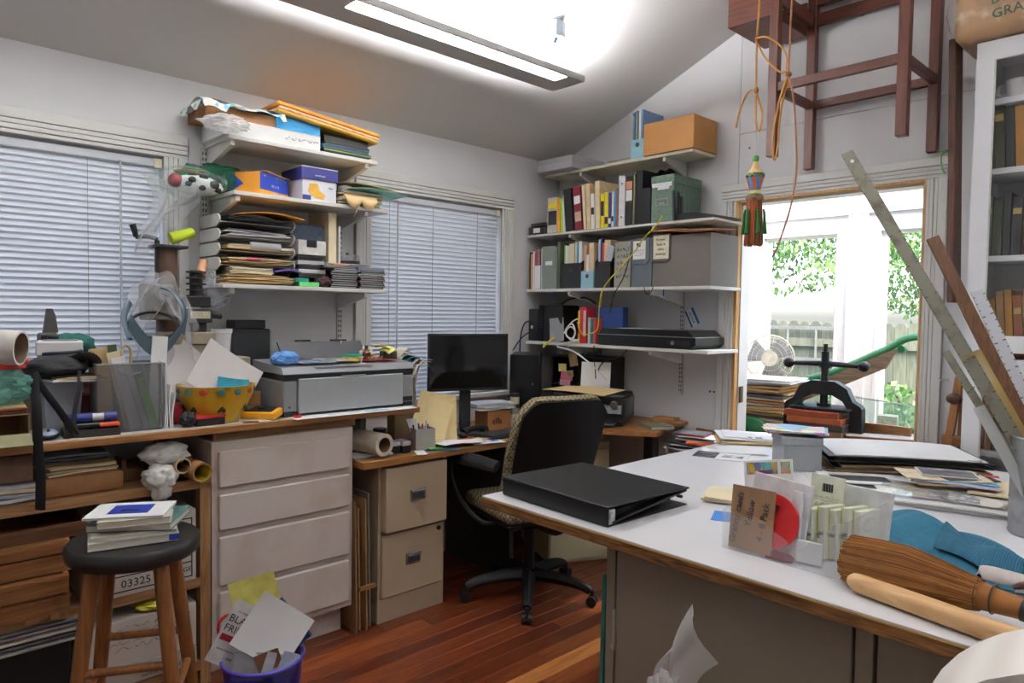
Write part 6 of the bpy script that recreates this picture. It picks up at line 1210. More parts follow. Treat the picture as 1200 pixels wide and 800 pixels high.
cable('white cable coil bunched before the red books', [(-2.93, 3.2, 1.33), (-2.88, 3.2, 1.37), (-2.84, 3.2, 1.345), (-2.86, 3.2, 1.30), (-2.91, 3.2, 1.315), (-2.90, 3.2, 1.37), (-2.85, 3.19, 1.385), (-2.83, 3.19, 1.33), (-2.87, 3.2, 1.29), (-2.92, 3.2, 1.34), (-2.86, 3.195, 1.40), (-2.82, 3.2, 1.42)], .005, WPLASTIC)
cable('white cable running down from the scanner shelf to the desk corner', [(-2.88, 3.2, 1.29), (-2.80, 3.185, 1.29), (-2.96, 3.17, 1.25), (-2.82, 3.17, 1.22), (-2.70, 3.19, 1.15), (-2.60, 3.22, 1.06)], .005, WPLASTIC)
cable('black cable looping under the scanner shelf', [(-2.47, 3.24, 1.247), (-2.54, 3.26, 1.20), (-2.66, 3.28, 1.17), (-2.72, 3.29, 1.12), (-2.73, 3.30, 1.05)], .004, BLACK)
cable('thin black cable hanging from the scanner shelf standard', [(-2.68, 3.195, 1.262), (-2.70, 3.2, 1.22), (-2.695, 3.22, 1.14), (-2.71, 3.25, 1.06)], .003, BLACK)
cable('black cable hanging down left of the router', [(-3.27, 3.24, 1.40), (-3.285, 3.2, 1.38), (-3.287, 3.17, 1.30), (-3.286, 3.16, 1.16), (-3.28, 3.14, 1.10)], .005, BLACK)
cable('black power lead hanging behind the far shelf corner', [(-3.26, 3.24, 1.33), (-3.28, 3.19, 1.30), (-3.287, 3.13, 1.24), (-3.287, 3.08, 1.16), (-3.27, 3.1, 1.02)], .004, BLACK)
b = MB().tube([(.03, .0, .03), (.02, -.004, 0), (0, -.006, -.01), (-.02, -.004, 0), (-.03, 0, .03)], .0025, 6); tag(b.build('cable', BLACK, None, (-2.30, 3.197, 1.575)), 'small black cable loop under the taupe box shelf', 'cable')
for x in (-3.02, -2.20): tag(MB().tube([(0, 0, .0), (0, -.003, -.02), (0, 0, -.035)], .003, 6).build('cable_tie', M((60, 60, 170), .5), None, (x, 3.196, 1.59)), 'blue tie under the magazine file shelf, '+('left one' if x < -3 else 'right one'), 'tie')
t = T('wall_socket', 'white wall outlet plate low in the corner of the left wall', 'outlet', (XW+.001, 3.03, 1.12), 90); MB().box(-.035, .035, -.006, 0, 0, .11, bev=.002).build('plate', WPLASTIC, t); MB().box(-.015, .015, -.008, -.0062, .015, .045).build('socket', M((200, 198, 190), .5), t)
t = T('sticker', 'blue and white name sticker stuck aslant on the far wall', 'sticker', (-2.227, YW-.0005, 1.44), 0, None, rot=(0, 62, 0))
MB().box(-.052, .052, -.0008, 0, -.03, .03).build('backing', PAPER, t); MB().box(-.052, .052, -.0014, -.0009, .015, .03).build('band_top', M((40, 120, 190), .5), t); MB().box(-.052, .052, -.0014, -.0009, -.03, -.02).build('band_bottom', M((40, 70, 160), .5), t)
text('OLIVIA', .024, INK, t, (0, -.0016, -.003))
# ================================================================== on the white table
TZ = .8815
def oth(loc, rz): return dict(loc=loc, rz=rz)
# ring binder, lying flat and gaping
t = T('ring_binder', 'large black ring binder lying closed on the corner of the white table', 'binder', (-1.37, 1.455, TZ), -2)
BV = M((19, 20, 22), .42, var=.10, scale=60, bump=.1, spec=.35)
MB().box(-.215, .215, 0, .36, 0, .004, bev=.0015).build('lower_cover', BV, t)
MB().box(-.215, .215, -.003, .003, .003, .052, bev=.0012).build('spine', BV, t)
MB().box(-.22, .22, -.006, .365, .0525, .0575, bev=.002, mx=TR((0, 0, 0), (-.6, 0, 0))).build('upper_cover', BV, t)
MB().box(-.19, .19, .02, .31, .0045, .030, mx=TR((0, 0, 0), (2.0, 0, 0))).build('page_block', M((28, 28, 30), .5), t)
MB().box(.208, .214, .006, .03, .006, .046).cyl((.205, .018, .028), (.2165, .018, .028), .010, n=16).build('ring_plate', STEEL, t)
MB().box(.19, .215, .02, .36, .0045, .010, mx=TR((0, 0, 0), (6, 0, 0))).cyl((.20, .33, .03), (.217, .33, .03), .005, n=10).build('inner_flap', BV, t)
# papers
t = pile('paper_stack', 'manila folder and white sheets at the far left of the white table', 'papers', (-1.56, 2.96, TZ), 38, .27, .22, 5, .005, (MANILA, CREAM, MANILA, PAPER, PAPER), seed=31, jit=.012)
b = MB()
for i in range(3): b.box(-.07+.045*i, -.04+.045*i, -.08, -.045, .0258, .0264)
b.build('printed_blocks', M((130, 140, 150), .6), t)
t = T('printed_sheet', 'white sheet with a black printed picture on the far left of the white table', 'paper', (-1.47, 2.57, TZ), 20)
MB().box(-.10, .11, -.10, .10, 0, .0012).build('sheet', PAPER, t); MB().box(-.10, -.01, -.09, .04, .0013, .0018).build('black_picture', M((40, 40, 42), .5, 'print', (130, 130, 132), 16), t); MB().box(.01, .09, -.05, .0, .0013, .0018).build('grey_picture', M((70, 70, 72), .5, 'print', (220, 220, 222), 24), t)
tag(MB().sheet(lambda u, v: ((u-.5)*.2, (v-.5)*.13, .002+.004*v), 3, 3, .001).build('paper_sheet', PAPER, None, (-1.45, 2.70, TZ+.0016), rz=35), 'white sheet overlapping the black printed picture', 'paper')
pile('paper_stack', 'cream sheets lying behind the clear bin on the white table', 'papers', (-1.03, 1.995, TZ), 22, .30, .17, 3, .005, (CREAM,), seed=33, jit=.004, ang=2)
tag(MB().box(-.075, .075, -.05, .05, 0, .001).build('card', M((44, 122, 200), .5), None, (-.965, 1.80, TZ), rz=24), 'bright blue card sticking out left of the clear bin', 'card')
# clear bin and what stands in it
t = T('plastic_bin', 'clear plastic open front bin full of cards on the white table', 'bin', (-.72, 1.54, TZ), 0)
CB = CLEAR((246, 248, 252), .13, .2, .16)
x0, x1, dp = -.15, .135, .25
front = [(x0, 0), (x1-.02, 0), (x1, .01), (x1+.006, .13), (x1-.01, .125), (x1-.05, .095), (x1-.085, .05), (x1-.12, .036), (0.01, .055), (-.05, .085), (x0, .09)]
MB().prism(front, 0, .002).build('front_wall', CB, t)
MB().prism([(x0, 0), (x1, 0), (x1+.006, .13), (x0-.006, .13)], dp, dp+.002).build('back_wall', CB, t)
MB().prism([(.0021, 0), (dp-.0001, 0), (dp-.0001, .13), (.0021, .095)], x0-.004, x0-.002, 'YZ').build('left_wall', CB, t)
MB().prism([(.0021, 0), (dp-.0001, 0), (dp-.0001, .13), (.0021, .13)], x1+.0061, x1+.008, 'YZ').build('right_wall', CB, t)
MB().box(x0, x1, .0021, dp-.0001, .0, .002).build('bin_floor', CB, t)
MB().tube([(x1+.009, .09, .10), (x1+.009, .10, .112), (x1+.009, .14, .112), (x1+.009, .15, .10), (x1+.009, .14, .088), (x1+.009, .10, .088), (x1+.009, .09, .10)], .003, 6).build('hand_hole', CB, t)
KR = M((156, 122, 88), .75, var=.05, scale=8)
t = T('kraft_envelope', 'brown kraft envelope with handwriting at the front of the clear bin', 'envelope', (-.808, 1.552, TZ+.004), 0, None, rot=(-8, 0, 2))
MB().box(-.054, .054, 0, .004, 0, .15, bev=.0008).build('envelope', KR, t); MB().box(-.054, .054, -.0012, 0, .085, .152).build('flap', M((146, 112, 80), .75), t)
for s_, x, z in (('Granny cards', -.037, .075), ('Yellow', -.004, .09), ('4 - 8 Pack', .030, .075)): text(s_, .023, M((40, 50, 60), .6), t, (x, -.0022, z), (90, -84, 0))
t = T('red_disc', 'round red tin lid standing behind the kraft envelope', 'lid', (-.765, 1.575, TZ+.085), 0, None, rot=(-10, 0, 6))
MB().cyl((0, 0, 0), (0, .008, 0), .064, n=40).build('disc', M((206, 34, 36), .4), t); MB().box(-.02, .006, -.0016, -.0002, -.05, .04, mx=TR((0, 0, 0), (0, 18, 0))).build('printed_band', M((110, 20, 26), .5), t)
def up(lb, cat, name, x, y, w, h, m, rot, dz=.004, th=.003, mark=None):
    t = T(name, lb, cat, (x, y, TZ+dz), 0, None, rot=rot)
    MB().box(-w/2, w/2, 0, th, 0, h, bev=min(.001, th*.3)).build('body', m, t)
    if mark == 'bar':
        b = MB()
        for i in range(12): b.box(-.012+.0022*i, -.0112+.0022*i+.0008*(i % 3), -.0008, 0, h-.04, h-.02)
        b.build('bar_code', INK, t); scribble(w*.7, .03, 4, M((110, 110, 110), .6), t, (0, -.0008, h-.065), seed=7, t=.0005, name='small_print')
    if mark == 'art':
        MB().box(-w*.44, w*.2, -.0008, 0, h-.036, h-.006).build('picture', M((90, 80, 40), .4, 'art', None, 70), t); MB().box(w*.26, w*.45, -.0008, 0, h-.036, h-.006).build('picture', M((150, 60, 40), .4, 'art', None, 70), t)
    if mark == 'edge': MB().box(-w/2-.0004, -w/2+.002, -.0006, th+.0004, 0, h+.0004).build('yellow_edge', M((206, 214, 90), .5), t); scribble(.008, h*.6, 3, M((90, 100, 90), .6), t, (0, -.0008, h*.5), rot=(90, 90, 0), seed=3, t=.0005, name='small_print')
    return t
up('postcard with coloured pictures standing highest at the back left of the clear bin', 'card', 'postcard', -.80, 1.66, .125, .205, PAPER, (-14, -10, 10), mark='art')
up('plain white envelope standing behind the red disc', 'envelope', 'envelope', -.775, 1.60, .15, .175, M((232, 232, 234), .6), (-10, 3, -3), th=.010)
up('second white envelope fanned to the right of the red disc', 'envelope', 'envelope', -.72, 1.59, .05, .155, M((228, 230, 232), .6), (-6, -6, -40), th=.006)
up('white card with bar code standing behind the pale packets', 'card', 'card', -.705, 1.72, .085, .175, M((224, 226, 206), .6), (-8, 0, -4), mark='bar')
for i in range(5): up(('first pale packet from the left in the clear bin', 'second pale packet from the left in the clear bin', 'middle pale packet in the clear bin', 'fourth pale packet from the left in the clear bin', 'last pale packet on the right in the clear bin')[i], 'packet', 'packet', -.692+.021*i, 1.615+.016*i, .017, .115+.006*(i % 2), M((214, 216, 200), .6, var=.04), (-4, -3, -8), th=.09, mark='edge')
up('large translucent rounded envelope at the back right of the clear bin', 'envelope', 'glassine_envelope', -.64, 1.752, .14, .155, M((226, 228, 228), .4), (-6, 4, 12), th=.012)
up('small green and white box low in the clear bin', 'box', 'small_carton', -.675, 1.575, .055, .05, M((220, 226, 224), .5), (-3, 0, 4), th=.012)
tag(MB().box(-.03, .03, -.035, .035, 0, .004).build('card', M((120, 30, 44), .5), None, (-.738, 1.585, TZ+.003), rz=8), 'dark red card on the bottom of the clear bin', 'card')
# grey box with cards on top
GBX = M((156, 162, 164), .6, var=.03)
cardbox('photo_box', 'pale grey lidded photo box behind the clear bin', 'box', (-1.115, 2.53, TZ), 40, .135, .17, .125, GBX, lid=(.03, M((160, 166, 168), .6)))
pile('card_stack', 'colourful greeting cards fanned on the pale grey photo box', 'cards', (-1.175, 2.60, TZ+.129), 34, .23, .17, 4, .004, (M((226, 160, 170), .5), PAPER, M((140, 180, 220), .5), M((214, 186, 120), .4, 'art', None, 22)), seed=35, jit=.012, ang=12)
# black portfolio on a brown folder
t = T('portfolio', 'black portfolio bulging with white sheets at the back of the white table', 'portfolio', (-.925, 2.895, TZ), 34)
w = .27
for i, (z, ww, m) in enumerate(((0.001, .27, M((150, 120, 84), .7)), (.012, .265, M((96, 84, 70), .7)), (.022, .26, M((176, 150, 110), .7)))):
    MB().sheet(lambda u, v: (-ww+.02*i+2*ww*u*.95, (v-.5)*.33, z+.004+.010*math.sin(u*PI)), 8, 3, .008).build('lower_folder', m, t)
bow2 = lambda u, v, z: (-w+2*w*u, (v-.5)*.37, z+.008*math.sin(u*PI)*(.6+.4*v))
MB().sheet(lambda u, v: bow2(u, v, .045), 12, 4, .004).build('lower_cover', BLACK, t); MB().sheet(lambda u, v: bow2(u, v, .062), 12, 4, .003).build('upper_cover', BLACK, t)
MB().sheet(lambda u, v: (lambda q: (q[0]*.9, q[1]*.9, q[2]))(bow2(u, v, .053)), 12, 4, .010).build('inner_sheets', M((70, 66, 60), .7), t)
MB().sheet(lambda u, v: (lambda q: (q[0]*.93+.005, q[1]*.92+.004*math.sin(u*9), q[2]))(bow2(u, v, .0655)), 14, 4, .004).build('white_sheets', PAPER, t)
MB().tube([(w-.07, -.15, .07), (w-.05, -.175, .072), (w-.03, -.16, .07)], .003, 6).build('tie_string', PAPER, t)
# picture mats
for i, (x, y, rz_, w, d, lb) in enumerate(((-.93, 2.46, 30, .24, .19, 'white picture mat lying right of the clear bin'), (-.92, 2.55, 36, .26, .16, 'second white mat board with a tan core line behind the first'))):
    t = T('picture_mat', lb, 'mat board', (x, y, TZ+.0045*i), rz_); c = .035
    MB().box(-w/2, w/2, -d/2, -d/2+c, 0, .004).box(-w/2, w/2, d/2-c, d/2, 0, .004).box(-w/2, -w/2+c, -d/2+c, d/2-c, 0, .004).box(w/2-c, w/2, -d/2+c, d/2-c, 0, .004).build('frame', PAPER, t)
    MB().box(-w/2+c, w/2-c, -d/2+c, d/2-c, 0, .0015).build('black_core', M((48, 42, 36), .6), t)
# prints in a clear sleeve
t = T('print_stack', 'stack of prints in a glossy clear sleeve left of the metal can', 'prints', (-.63, 2.46, TZ), 14)
for i in range(3): MB().sheet(lambda u, v: ((u-.5)*.34+.006*i, (v-.5)*.25-.004*i, .002+.006*i+.004*math.sin(u*3)), 6, 3, .004).build('white_sheet', (PAPER, M((206, 204, 202), .6), PAPER)[i], t)
MB().sheet(lambda u, v: ((u-.5)*.31, (v-.5)*.21+.02, .0205+.004*math.sin(u*3)), 6, 3, .001).build('print', M((206, 196, 176), .5, 'print', (232, 228, 220), 12), t); MB().sheet(lambda u, v: ((u-.5)*.20+.05, (v-.5)*.10-.02, .0225+.004*math.sin(u*3+.9)), 6, 3, .0006).build('drawing', M((128, 136, 146), .5, 'print', (216, 216, 212), 40), t)
MB().sheet(lambda u, v: ((u-.5)*.36, (v-.5)*.26, .026+.006*math.sin(u*6)*math.sin(v*4)), 12, 8, .0004).build('clear_sleeve', CLEAR((240, 240, 240), .06, .08, .6), t)
pile('card_stack', 'cream cards and torn envelopes on top of the sleeved prints', 'cards', (-.66, 2.60, TZ+.034), 24, .25, .17, 5, .004, (M((222, 196, 150), .7), CREAM, M((196, 190, 216), .6), M((120, 190, 220), .5), M((226, 210, 176), .7)), seed=37, jit=.02, ang=10)
t = T('photograph', 'glossy photograph of a blue grey landscape on the cream cards', 'photograph', (-.675, 2.63, TZ+.0565), 26); MB().box(-.085, .085, -.062, .062, 0, .003).build('print', PAPER, t); MB().box(-.079, .079, -.056, .03, .0031, .0036).build('picture', M((46, 58, 66), .3, 'print', (120, 110, 110), 16), t); MB().box(-.079, .079, .031, .057, .0031, .0036).build('sky', M((206, 208, 214), .3, 'print', (90, 96, 130), 20), t)
tag(MB().box(-.085, .075, -.05, .06, 0, .003).build('photograph', M((54, 54, 56), .4), None, (-.615, 2.625, TZ+.0535), rz=44), 'dark grey photograph under the blue grey landscape photograph', 'photograph')
tag(MB().box(-.02, .02, -.015, .015, 0, .001).build('sticker', M((214, 40, 54), .5), None, (-.565, 2.70, TZ+.056), rz=20), 'small red sticker beside the dark grey photograph', 'sticker')
for i, (x, y, w, d, rz_, m, lb) in enumerate(((-.50, 2.63, .22, .20, 12, CREAM, 'cream torn envelope reaching to the metal can'), (-.52, 2.86, .30, .18, 18, PAPER, 'white notepad behind the metal can'), (-.66, 2.98, .18, .10, 30, PAPER, 'folded white paper at the right of the portfolio'), (-.46, 2.72, .16, .16, -10, M((196, 160, 106), .7), 'tan envelope beside the metal can'))):
    tag(MB().sheet(lambda u, v: ((u-.5)*w, (v-.5)*d, .004+.006*math.sin(u*3)*v), 6, 4, .006).build('envelope' if 'envelope' in lb else 'paper_pad', m, None, (x, y, TZ+(.03 if i in (0,) else .002)), rz=rz_), lb, 'paper')
# blue towel
TW = M((38, 98, 124), .9, 'stripe', (28, 82, 106), 60, axis='X', bump=.4)
def towel(u, v):
    x = -.70+.40*u-.02*v; y = 1.83-.06*u+.30*v*(1-.25*u)+.03*math.sin(u*5)
    z = .010+.018*abs(math.sin(u*7+v*3.2))+.016*max(0, math.sin(v*6-u*4))+.028*math.exp(-((u-.32)**2+(v-.75)**2)*14)
    e = min(u, 1-u, v, 1-v); z *= min(1, .25+e*7)
    return Vector((x, y, z))
def towel_edge(u, v): q = towel(u, v); return q
t = T('towel', 'crumpled turquoise blue towel on the white table in front of the can', 'towel', (0, 0, TZ))
MB().sheet(towel, 40, 30, .003).build('cloth', M((42, 104, 128), .95, var=.08, scale=60, bump=.35), t)
MB().sheet(lambda u, v: (lambda q: (q.x, q.y, q.z+.014+.03*math.sin(PI*min(1, v*1.1))*(.4+.6*u)))(towel(.52+.46*u, .08+.56*v)), 22, 16, .003).build('folded_corner', TW, t)
# whisk broom, dowel, cord tool
t = T('whisk_broom', 'straw whisk broom lying on the white table by the blue towel', 'broom', (-.550, 1.562, TZ+.05), -5)
BRM = [M((150, 98, 46), .85), M((128, 80, 36), .85), M((176, 122, 64), .85)]
MB().tube([(.0, .0, -.004), (.06, .0, 0), (.14, .0, 0), (.21, 0, -.003), (.255, 0, -.006), (.30, 0, -.008)], .05, 18, rs=[.030, .036, .034, .027, .022, .017], flat=1.0).build('core', BRM[0], t)
b = MB(); r2 = random.Random(4)
for i in range(1500):
    a = r2.uniform(0, 2*PI); e = r2.uniform(.85, 1.15); q = r2.uniform(0, 1)
    p0 = Vector((.20+.02*q, math.cos(a)*.029, math.sin(a)*.029-.003)); p1 = Vector((.09, math.cos(a)*.048*e, math.sin(a)*.046*e)); p2 = Vector((-.012-.02*q, math.cos(a+.1*q)*.048*e, math.sin(a+.1*q)*.044*e-.004))
    b.tube([p0, p1, p2], .0013, 3, mat=r2.randrange(3), sub=2)
o = b.build('straws', BRM, t); o['kind'] = 'stuff'
MB().tube([(math.sin(0)*0+.215, math.cos(a)*.0295, math.sin(a)*.0295-.003) for a in [i*2*PI/24 for i in range(25)]], .0016, 6, sub=1).tube([(.24, math.cos(a)*.0262, math.sin(a)*.0262-.0045) for a in [i*2*PI/24 for i in range(25)]], .0016, 6, sub=1).build('binding', M((60, 46, 34), .7), t)
MB().tube([(.285, 0, -.008), (.30, 0, -.009)], .02, 16, rs=[.0205, .0195], sub=1).build('black_band', BLACK, t); MB().tube([(.30, 0, -.009), (.36, 0, -.012), (.50, 0, -.018)], .015, 14, rs=[.0165, .016, .015]).build('handle', M((190, 124, 60), .5), t)
tag(MB().tube([(-.553, 1.503, .020), (-.546, 1.501, .0205), (-.533, 1.498, .0208), (-.42, 1.475, .0208), (-.24, 1.437, .0208)], .02, 20, rs=[.006, .015, .0195, .0205, .0205]).build('wooden_dowel', M((216, 176, 124), .55, 'wood', (190, 146, 96), 4), None, (0, 0, TZ)), 'thick pale wooden dowel with rounded end along the table front edge', 'dowel')
t = T('leather_tool', 'white wrapped tool with a leather loop behind the whisk broom', 'tool', (-.31, 1.77, TZ), -4)
MB().tube([(-.07, 0, .018), (-.05, 0, .02), (.12, -.01, .02)], .018, 12, rs=[.012, .018, .018]).build('grip', M((206, 196, 190), .8), t); MB().tube([(-.005, -.02, .012), (.02, -.035, .03), (.06, -.03, .03), (.07, -.02, .01)], .006, 8).build('leather_loop', M((92, 60, 44), .7), t); MB().tube([(.0, -.03, .008), (.03, -.045, .018), (.08, -.04, .012)], .004, 8).build('metal_clip', STEEL, t)
# metal can with rulers
TIN = M((168, 170, 172), .38, 'stain', (124, 126, 128), 16, metal=.75)
t = T('metal_can', 'tall dented metal can holding rulers at the right edge', 'can', (-.352, 2.29, TZ), 0)
MB().lathe([(0, 0), (.085, 0), (.087, .003), (.085, .008), (.085, .09), (.0865, .094), (.085, .098), (.085, .17), (.0865, .174), (.085, .178), (.085, .254), (.088, .258), (.086, .262), (.083, .258), (.083, .004), (0, .004)], 48, close=False).build('can', TIN, t)
def ruler(name, lb, cat, tip, foot, w, m, th=.002, face=(.62, -.78, 0), marks=None, hole=False, mk=(60, 58, 52), tz=0):
    tip = Vector(tip); foot = Vector(foot); L = (tip-foot).length; d = (tip-foot).normalized()
    n = Vector(face); n = (n-d*n.dot(d)).normalized(); s = d.cross(n)
    mx = Matrix(((s.x, n.x, d.x, foot.x), (s.y, n.y, d.y, foot.y), (s.z, n.z, d.z, foot.z), (0, 0, 0, 1)))
    t = T(name, lb, cat, foot); mx = Matrix.Translation(-foot) @ mx
    MB().box(-w/2, w/2, -th/2, th/2, 0, L, bev=min(.0006, th*.3), mx=mx).build('blade', m, t)
    if marks:
        b = MB(); k = 0; z = .3
        while z < L-.01:
            q = .010 if k % 4 == 0 else .005
            b.box(-w/2+.0006, -w/2+q, th/2, th/2+.0003, z, z+.003, mx=mx)
            b.box(w/2-q, w/2-.0006, th/2, th/2+.0003, z+.004, z+.007, mx=mx); z += marks; k += 1
        b.build('graduations', M(mk, .6), t)
    if hole: MB().cyl((0, th/2+.0002, L-.035), (0, th/2+.0006, L-.035), .006, n=14, mx=mx).build('hang_hole', M((236, 236, 236), .6), t)
    return t
RUST = M((118, 116, 102), .45, 'stain', (86, 76, 62), 18, metal=.35)
ruler('steel_ruler', 'long steel ruler with a hang hole leaning far left out of the metal can', 'ruler', (-.885, 2.25, 1.965), (-.29, 2.27, .89), .038, RUST, marks=.026, hole=True)
ruler('straightedge', 'brown wooden straightedge leaning out of the metal can', 'ruler', (-.655, 2.31, 1.69), (-.285, 2.32, .89), .034, M((112, 74, 42), .5, 'wood', (84, 52, 28), 8, axis='Z'), th=.010)
ruler('perforated_ruler', 'white perforated metal ruler behind the brown straightedge', 'ruler', (-.545, 2.335, 1.535), (-.27, 2.345, .89), .034, M((206, 208, 214), .4, var=.03), marks=.02, mk=(90, 90, 96))
ruler('steel_ruler', 'short grey steel ruler leftmost in the metal can', 'ruler', (-.588, 2.23, 1.36), (-.31, 2.245, .89), .022, RUST, marks=.03)
ruler('plastic_triangle', 'yellowed clear plastic strip standing among the rulers', 'ruler', (-.535, 2.27, 1.36), (-.295, 2.295, .89), .05, CLEAR((206, 180, 120), .55, .15, .5))
ruler('plastic_triangle', 'clear pointed plastic set square piece lowest in the metal can', 'set square', (-.50, 2.215, 1.215), (-.33, 2.225, .89), .03, CLEAR((220, 222, 220), .45, .12, .5))
ruler('brass_strip', 'brown stained strip inside the rulers of the metal can', 'strip', (-.475, 2.285, 1.22), (-.30, 2.265, .89), .03, M((168, 134, 84), .5, 'stain', (120, 84, 56), 14))
# ================================================================== floor level by the table
tag(MB().box(-.012, 0, 0, .42, 0, .735, mx=TR((0, 0, 0), (0, 1.0, 0))).build('board', M((34, 108, 96), .6), None, (-1.192, 1.475, .001)), 'dark green board leaning on the left side of the beige steel cupboard', 'board')
cardbox('carton', 'cardboard carton on the floor before the beige cupboard, under the clear bag', 'box', (-.80, 1.12, 0), 0, .42, .30, .488, CARD)
t = T('plastic_bag', 'clear plastic bag knotted over a cream roll in front of the beige cupboard', 'bag', (-.78, 1.28, .4905), 0)
MB().blob((.0, 0, .045), (.16, .10, .06), .25, 3, 4, 3, flatz=0).blob((-.08, .03, .10), (.05, .04, .06), .25, 3, 4, 6).build('bag', BAGW, t)
MB().sheet(lambda u, v: (-.13+.10*u+.05*v-.03*math.sin(v*3), .05+.03*math.sin(u*7), .08+.25*v*(1-abs(u-.5))), 12, 10, .0005).build('tied_corner', BAGW, t)
MB().tube([(-.02, .02, .05), (.03, .03, .10), (.07, .04, .13)], .04, 20, rs=[.045, .045, .04]).build('cream_roll', M((214, 202, 164), .7), t)
# slip covered chair back in the very foreground
t = T('slipcovered_chair', 'cream fabric covered chair back in the bottom right corner', 'chair', (0, .0, 0), 0)
LIN = M((238, 234, 226), .9, 'stripe', (228, 222, 212), 6, axis='X', bump=.15)
cx, cy = -.08, 1.16
poly = [(.24*math.cos(PI*i/20), .83+.22*math.sin(PI*i/20)) for i in range(21)]
b = MB(); b.prism([(-.24, .43)]+poly[::-1]+[(.24, .43)], -.14, .03, 'XZ')
bmesh.ops.bevel(b.bm, geom=[e for e in b.bm.edges if abs(e.verts[0].co.y-e.verts[1].co.y) < .001], offset=.078, segments=7, affect='EDGES')
for f in b.bm.faces: f.smooth = True
b.build('back', LIN, t, (cx, cy, .0), rz=6)
MB().box(-.23, .23, .035, .27, .40, .47, bev=.03, seg=3, mx=TR((cx, cy, 0), (0, 0, 6))).build('seat', LIN, t)
for sx in (-.2, .2):
    for sy in (.05, .24): MB().cyl((sx, sy, 0), (sx, sy, .42), .02, n=12, mx=TR((cx, cy, 0), (0, 0, 6))).build('leg', OAKZ, t)
# ================================================================== hung near the doorway
LTH = M((186, 128, 44), .6, var=.12); LTHD = M((140, 88, 40), .6)
CY = 2.9
t = T('hanging_cord', 'knotted tan leather cord carrying the bright tassel', 'cord', (0, CY, 0))
MB().tube([(-1.534, 0, 3.19), (-1.534, 0, 2.83), (-1.541, 0, 2.67), (-1.538, 0, 2.46), (-1.535, 0, 2.30)], .0045, 6, sub=3).tube([(-1.541, -.004, 2.67), (-1.50, -.008, 2.665), (-1.45, -.008, 2.63), (-1.40, -.008, 2.565), (-1.398, -.008, 2.50)], .0045, 6).tube([(-1.54, .004, 2.66), (-1.515, .004, 2.60), (-1.48, .004, 2.55), (-1.43, 0, 2.50), (-1.40, 0, 2.495)], .0045, 6).build('upper_cord', LTH, t)
MB().tube([(-1.63, 0, 2.30), (-1.615, 0, 2.37), (-1.585, 0, 2.435), (-1.555, 0, 2.45), (-1.535, 0, 2.43), (-1.505, 0, 2.34), (-1.515, .0, 2.27), (-1.53, .005, 2.28), (-1.54, .005, 2.35), (-1.537, 0, 2.45)], .0045, 6).build('loop', LTH, t)
for x, z in ((-1.541, 2.668), (-1.537, 2.447)): MB().blob((x, 0, z), (.011, .011, .016), .15, 3, 2, 3, smooth=True).build('knot', LTHD, t)
t = T('hanging_cord', 'looped tan leather cord with a long tail right of the tassel', 'cord', (0, CY, 0))
MB().tube([(-1.385, .03, 3.25), (-1.397, .02, 2.8), (-1.397, .015, 2.62), (-1.398, .012, 2.49), (-1.385, .012, 2.44), (-1.37, .01, 2.36), (-1.355, .01, 2.20), (-1.350, .01, 2.06), (-1.37, .01, 1.92), (-1.42, .01, 1.76), (-1.445, .01, 1.71)], .0042, 6).build('long_tail', M((150, 92, 52), .6), t)
MB().tube([(-1.40, .012, 2.48), (-1.43, .012, 2.40), (-1.455, .012, 2.28), (-1.46, .012, 2.18), (-1.448, .012, 2.13), (-1.44, .02, 2.2), (-1.435, .02, 2.3), (-1.42, .02, 2.40), (-1.40, .02, 2.48)], .0045, 6).build('loop', LTH, t); MB().blob((-1.398, .012, 2.485), (.014, .012, .014), .15, 3, 2, 3, smooth=True).build('knot', LTHD, t)
t = T('tassel', 'bright painted wooden tassel with orange and green threads in the doorway', 'tassel', (-1.530, CY, 1.76))
MB().cyl((0, 0, .40), (-.003, 0, .54), .0012, n=6).build('wire', M((110, 120, 110), .5), t)
MB().lathe([(.0, .40), (.012, .398), (.014, .385), (.011, .375), (.010, .37)], 20).build('green_cap', M((70, 130, 60), .5), t)
MB().lathe([(.010, .372), (.012, .36), (.024, .335), (.038, .32)], 24).build('neck', M((214, 176, 120), .5), t); MB().lathe([(.0385, .32), (.041, .316), (.041, .306), (.0385, .302)], 24).build('checked_band', M((40, 52, 60), .5, 'check', (110, 140, 70), 90), t)
for k in range(12):
    a0, a1 = 2*PI*k/12, 2*PI*(k+1)/12; tw = .28
    prof = [(.0385, .302, 0), (.030, .275, tw*.5), (.0235, .245, tw)]
    v = []
    for r_, z, o in prof: v += [(math.cos(a0+o)*r_, math.sin(a0+o)*r_, z), (math.cos(a1+o)*r_, math.sin(a1+o)*r_, z)]
    MB().faces(v, [(0, 1, 3, 2), (2, 3, 5, 4)], smooth=True).build('painted_stripe', (M((58, 140, 190), .45), M((214, 92, 52), .45))[k % 2], t)
MB().lathe([(.0235, .245), (.026, .238), (.026, .228)], 20).build('pale_ring', M((160, 196, 120), .5), t)
MB().lathe([(.028, .230), (.036, .222), (.037, .208), (.030, .198)], 24).build('braid_ring', M((140, 110, 84), .8, 'check', (90, 60, 50), 150), t)
b = MB(); r2 = random.Random(8)
for i in range(150):
    a = r2.uniform(0, 2*PI); q = r2.uniform(.75, 1.0)
    b.tube([(math.cos(a)*.030, math.sin(a)*.030, .205), (math.cos(a)*.036*q, math.sin(a)*.036*q, .10), (math.cos(a)*.040*q, math.sin(a)*.040*q, r2.uniform(.0, .018))], .0022, 4, mat=i % 3 if i % 3 < 2 else 0, sub=2)
o = b.build('threads', [M((176, 78, 38), .8), M((96, 84, 40), .8)], t); o['kind'] = 'stuff'
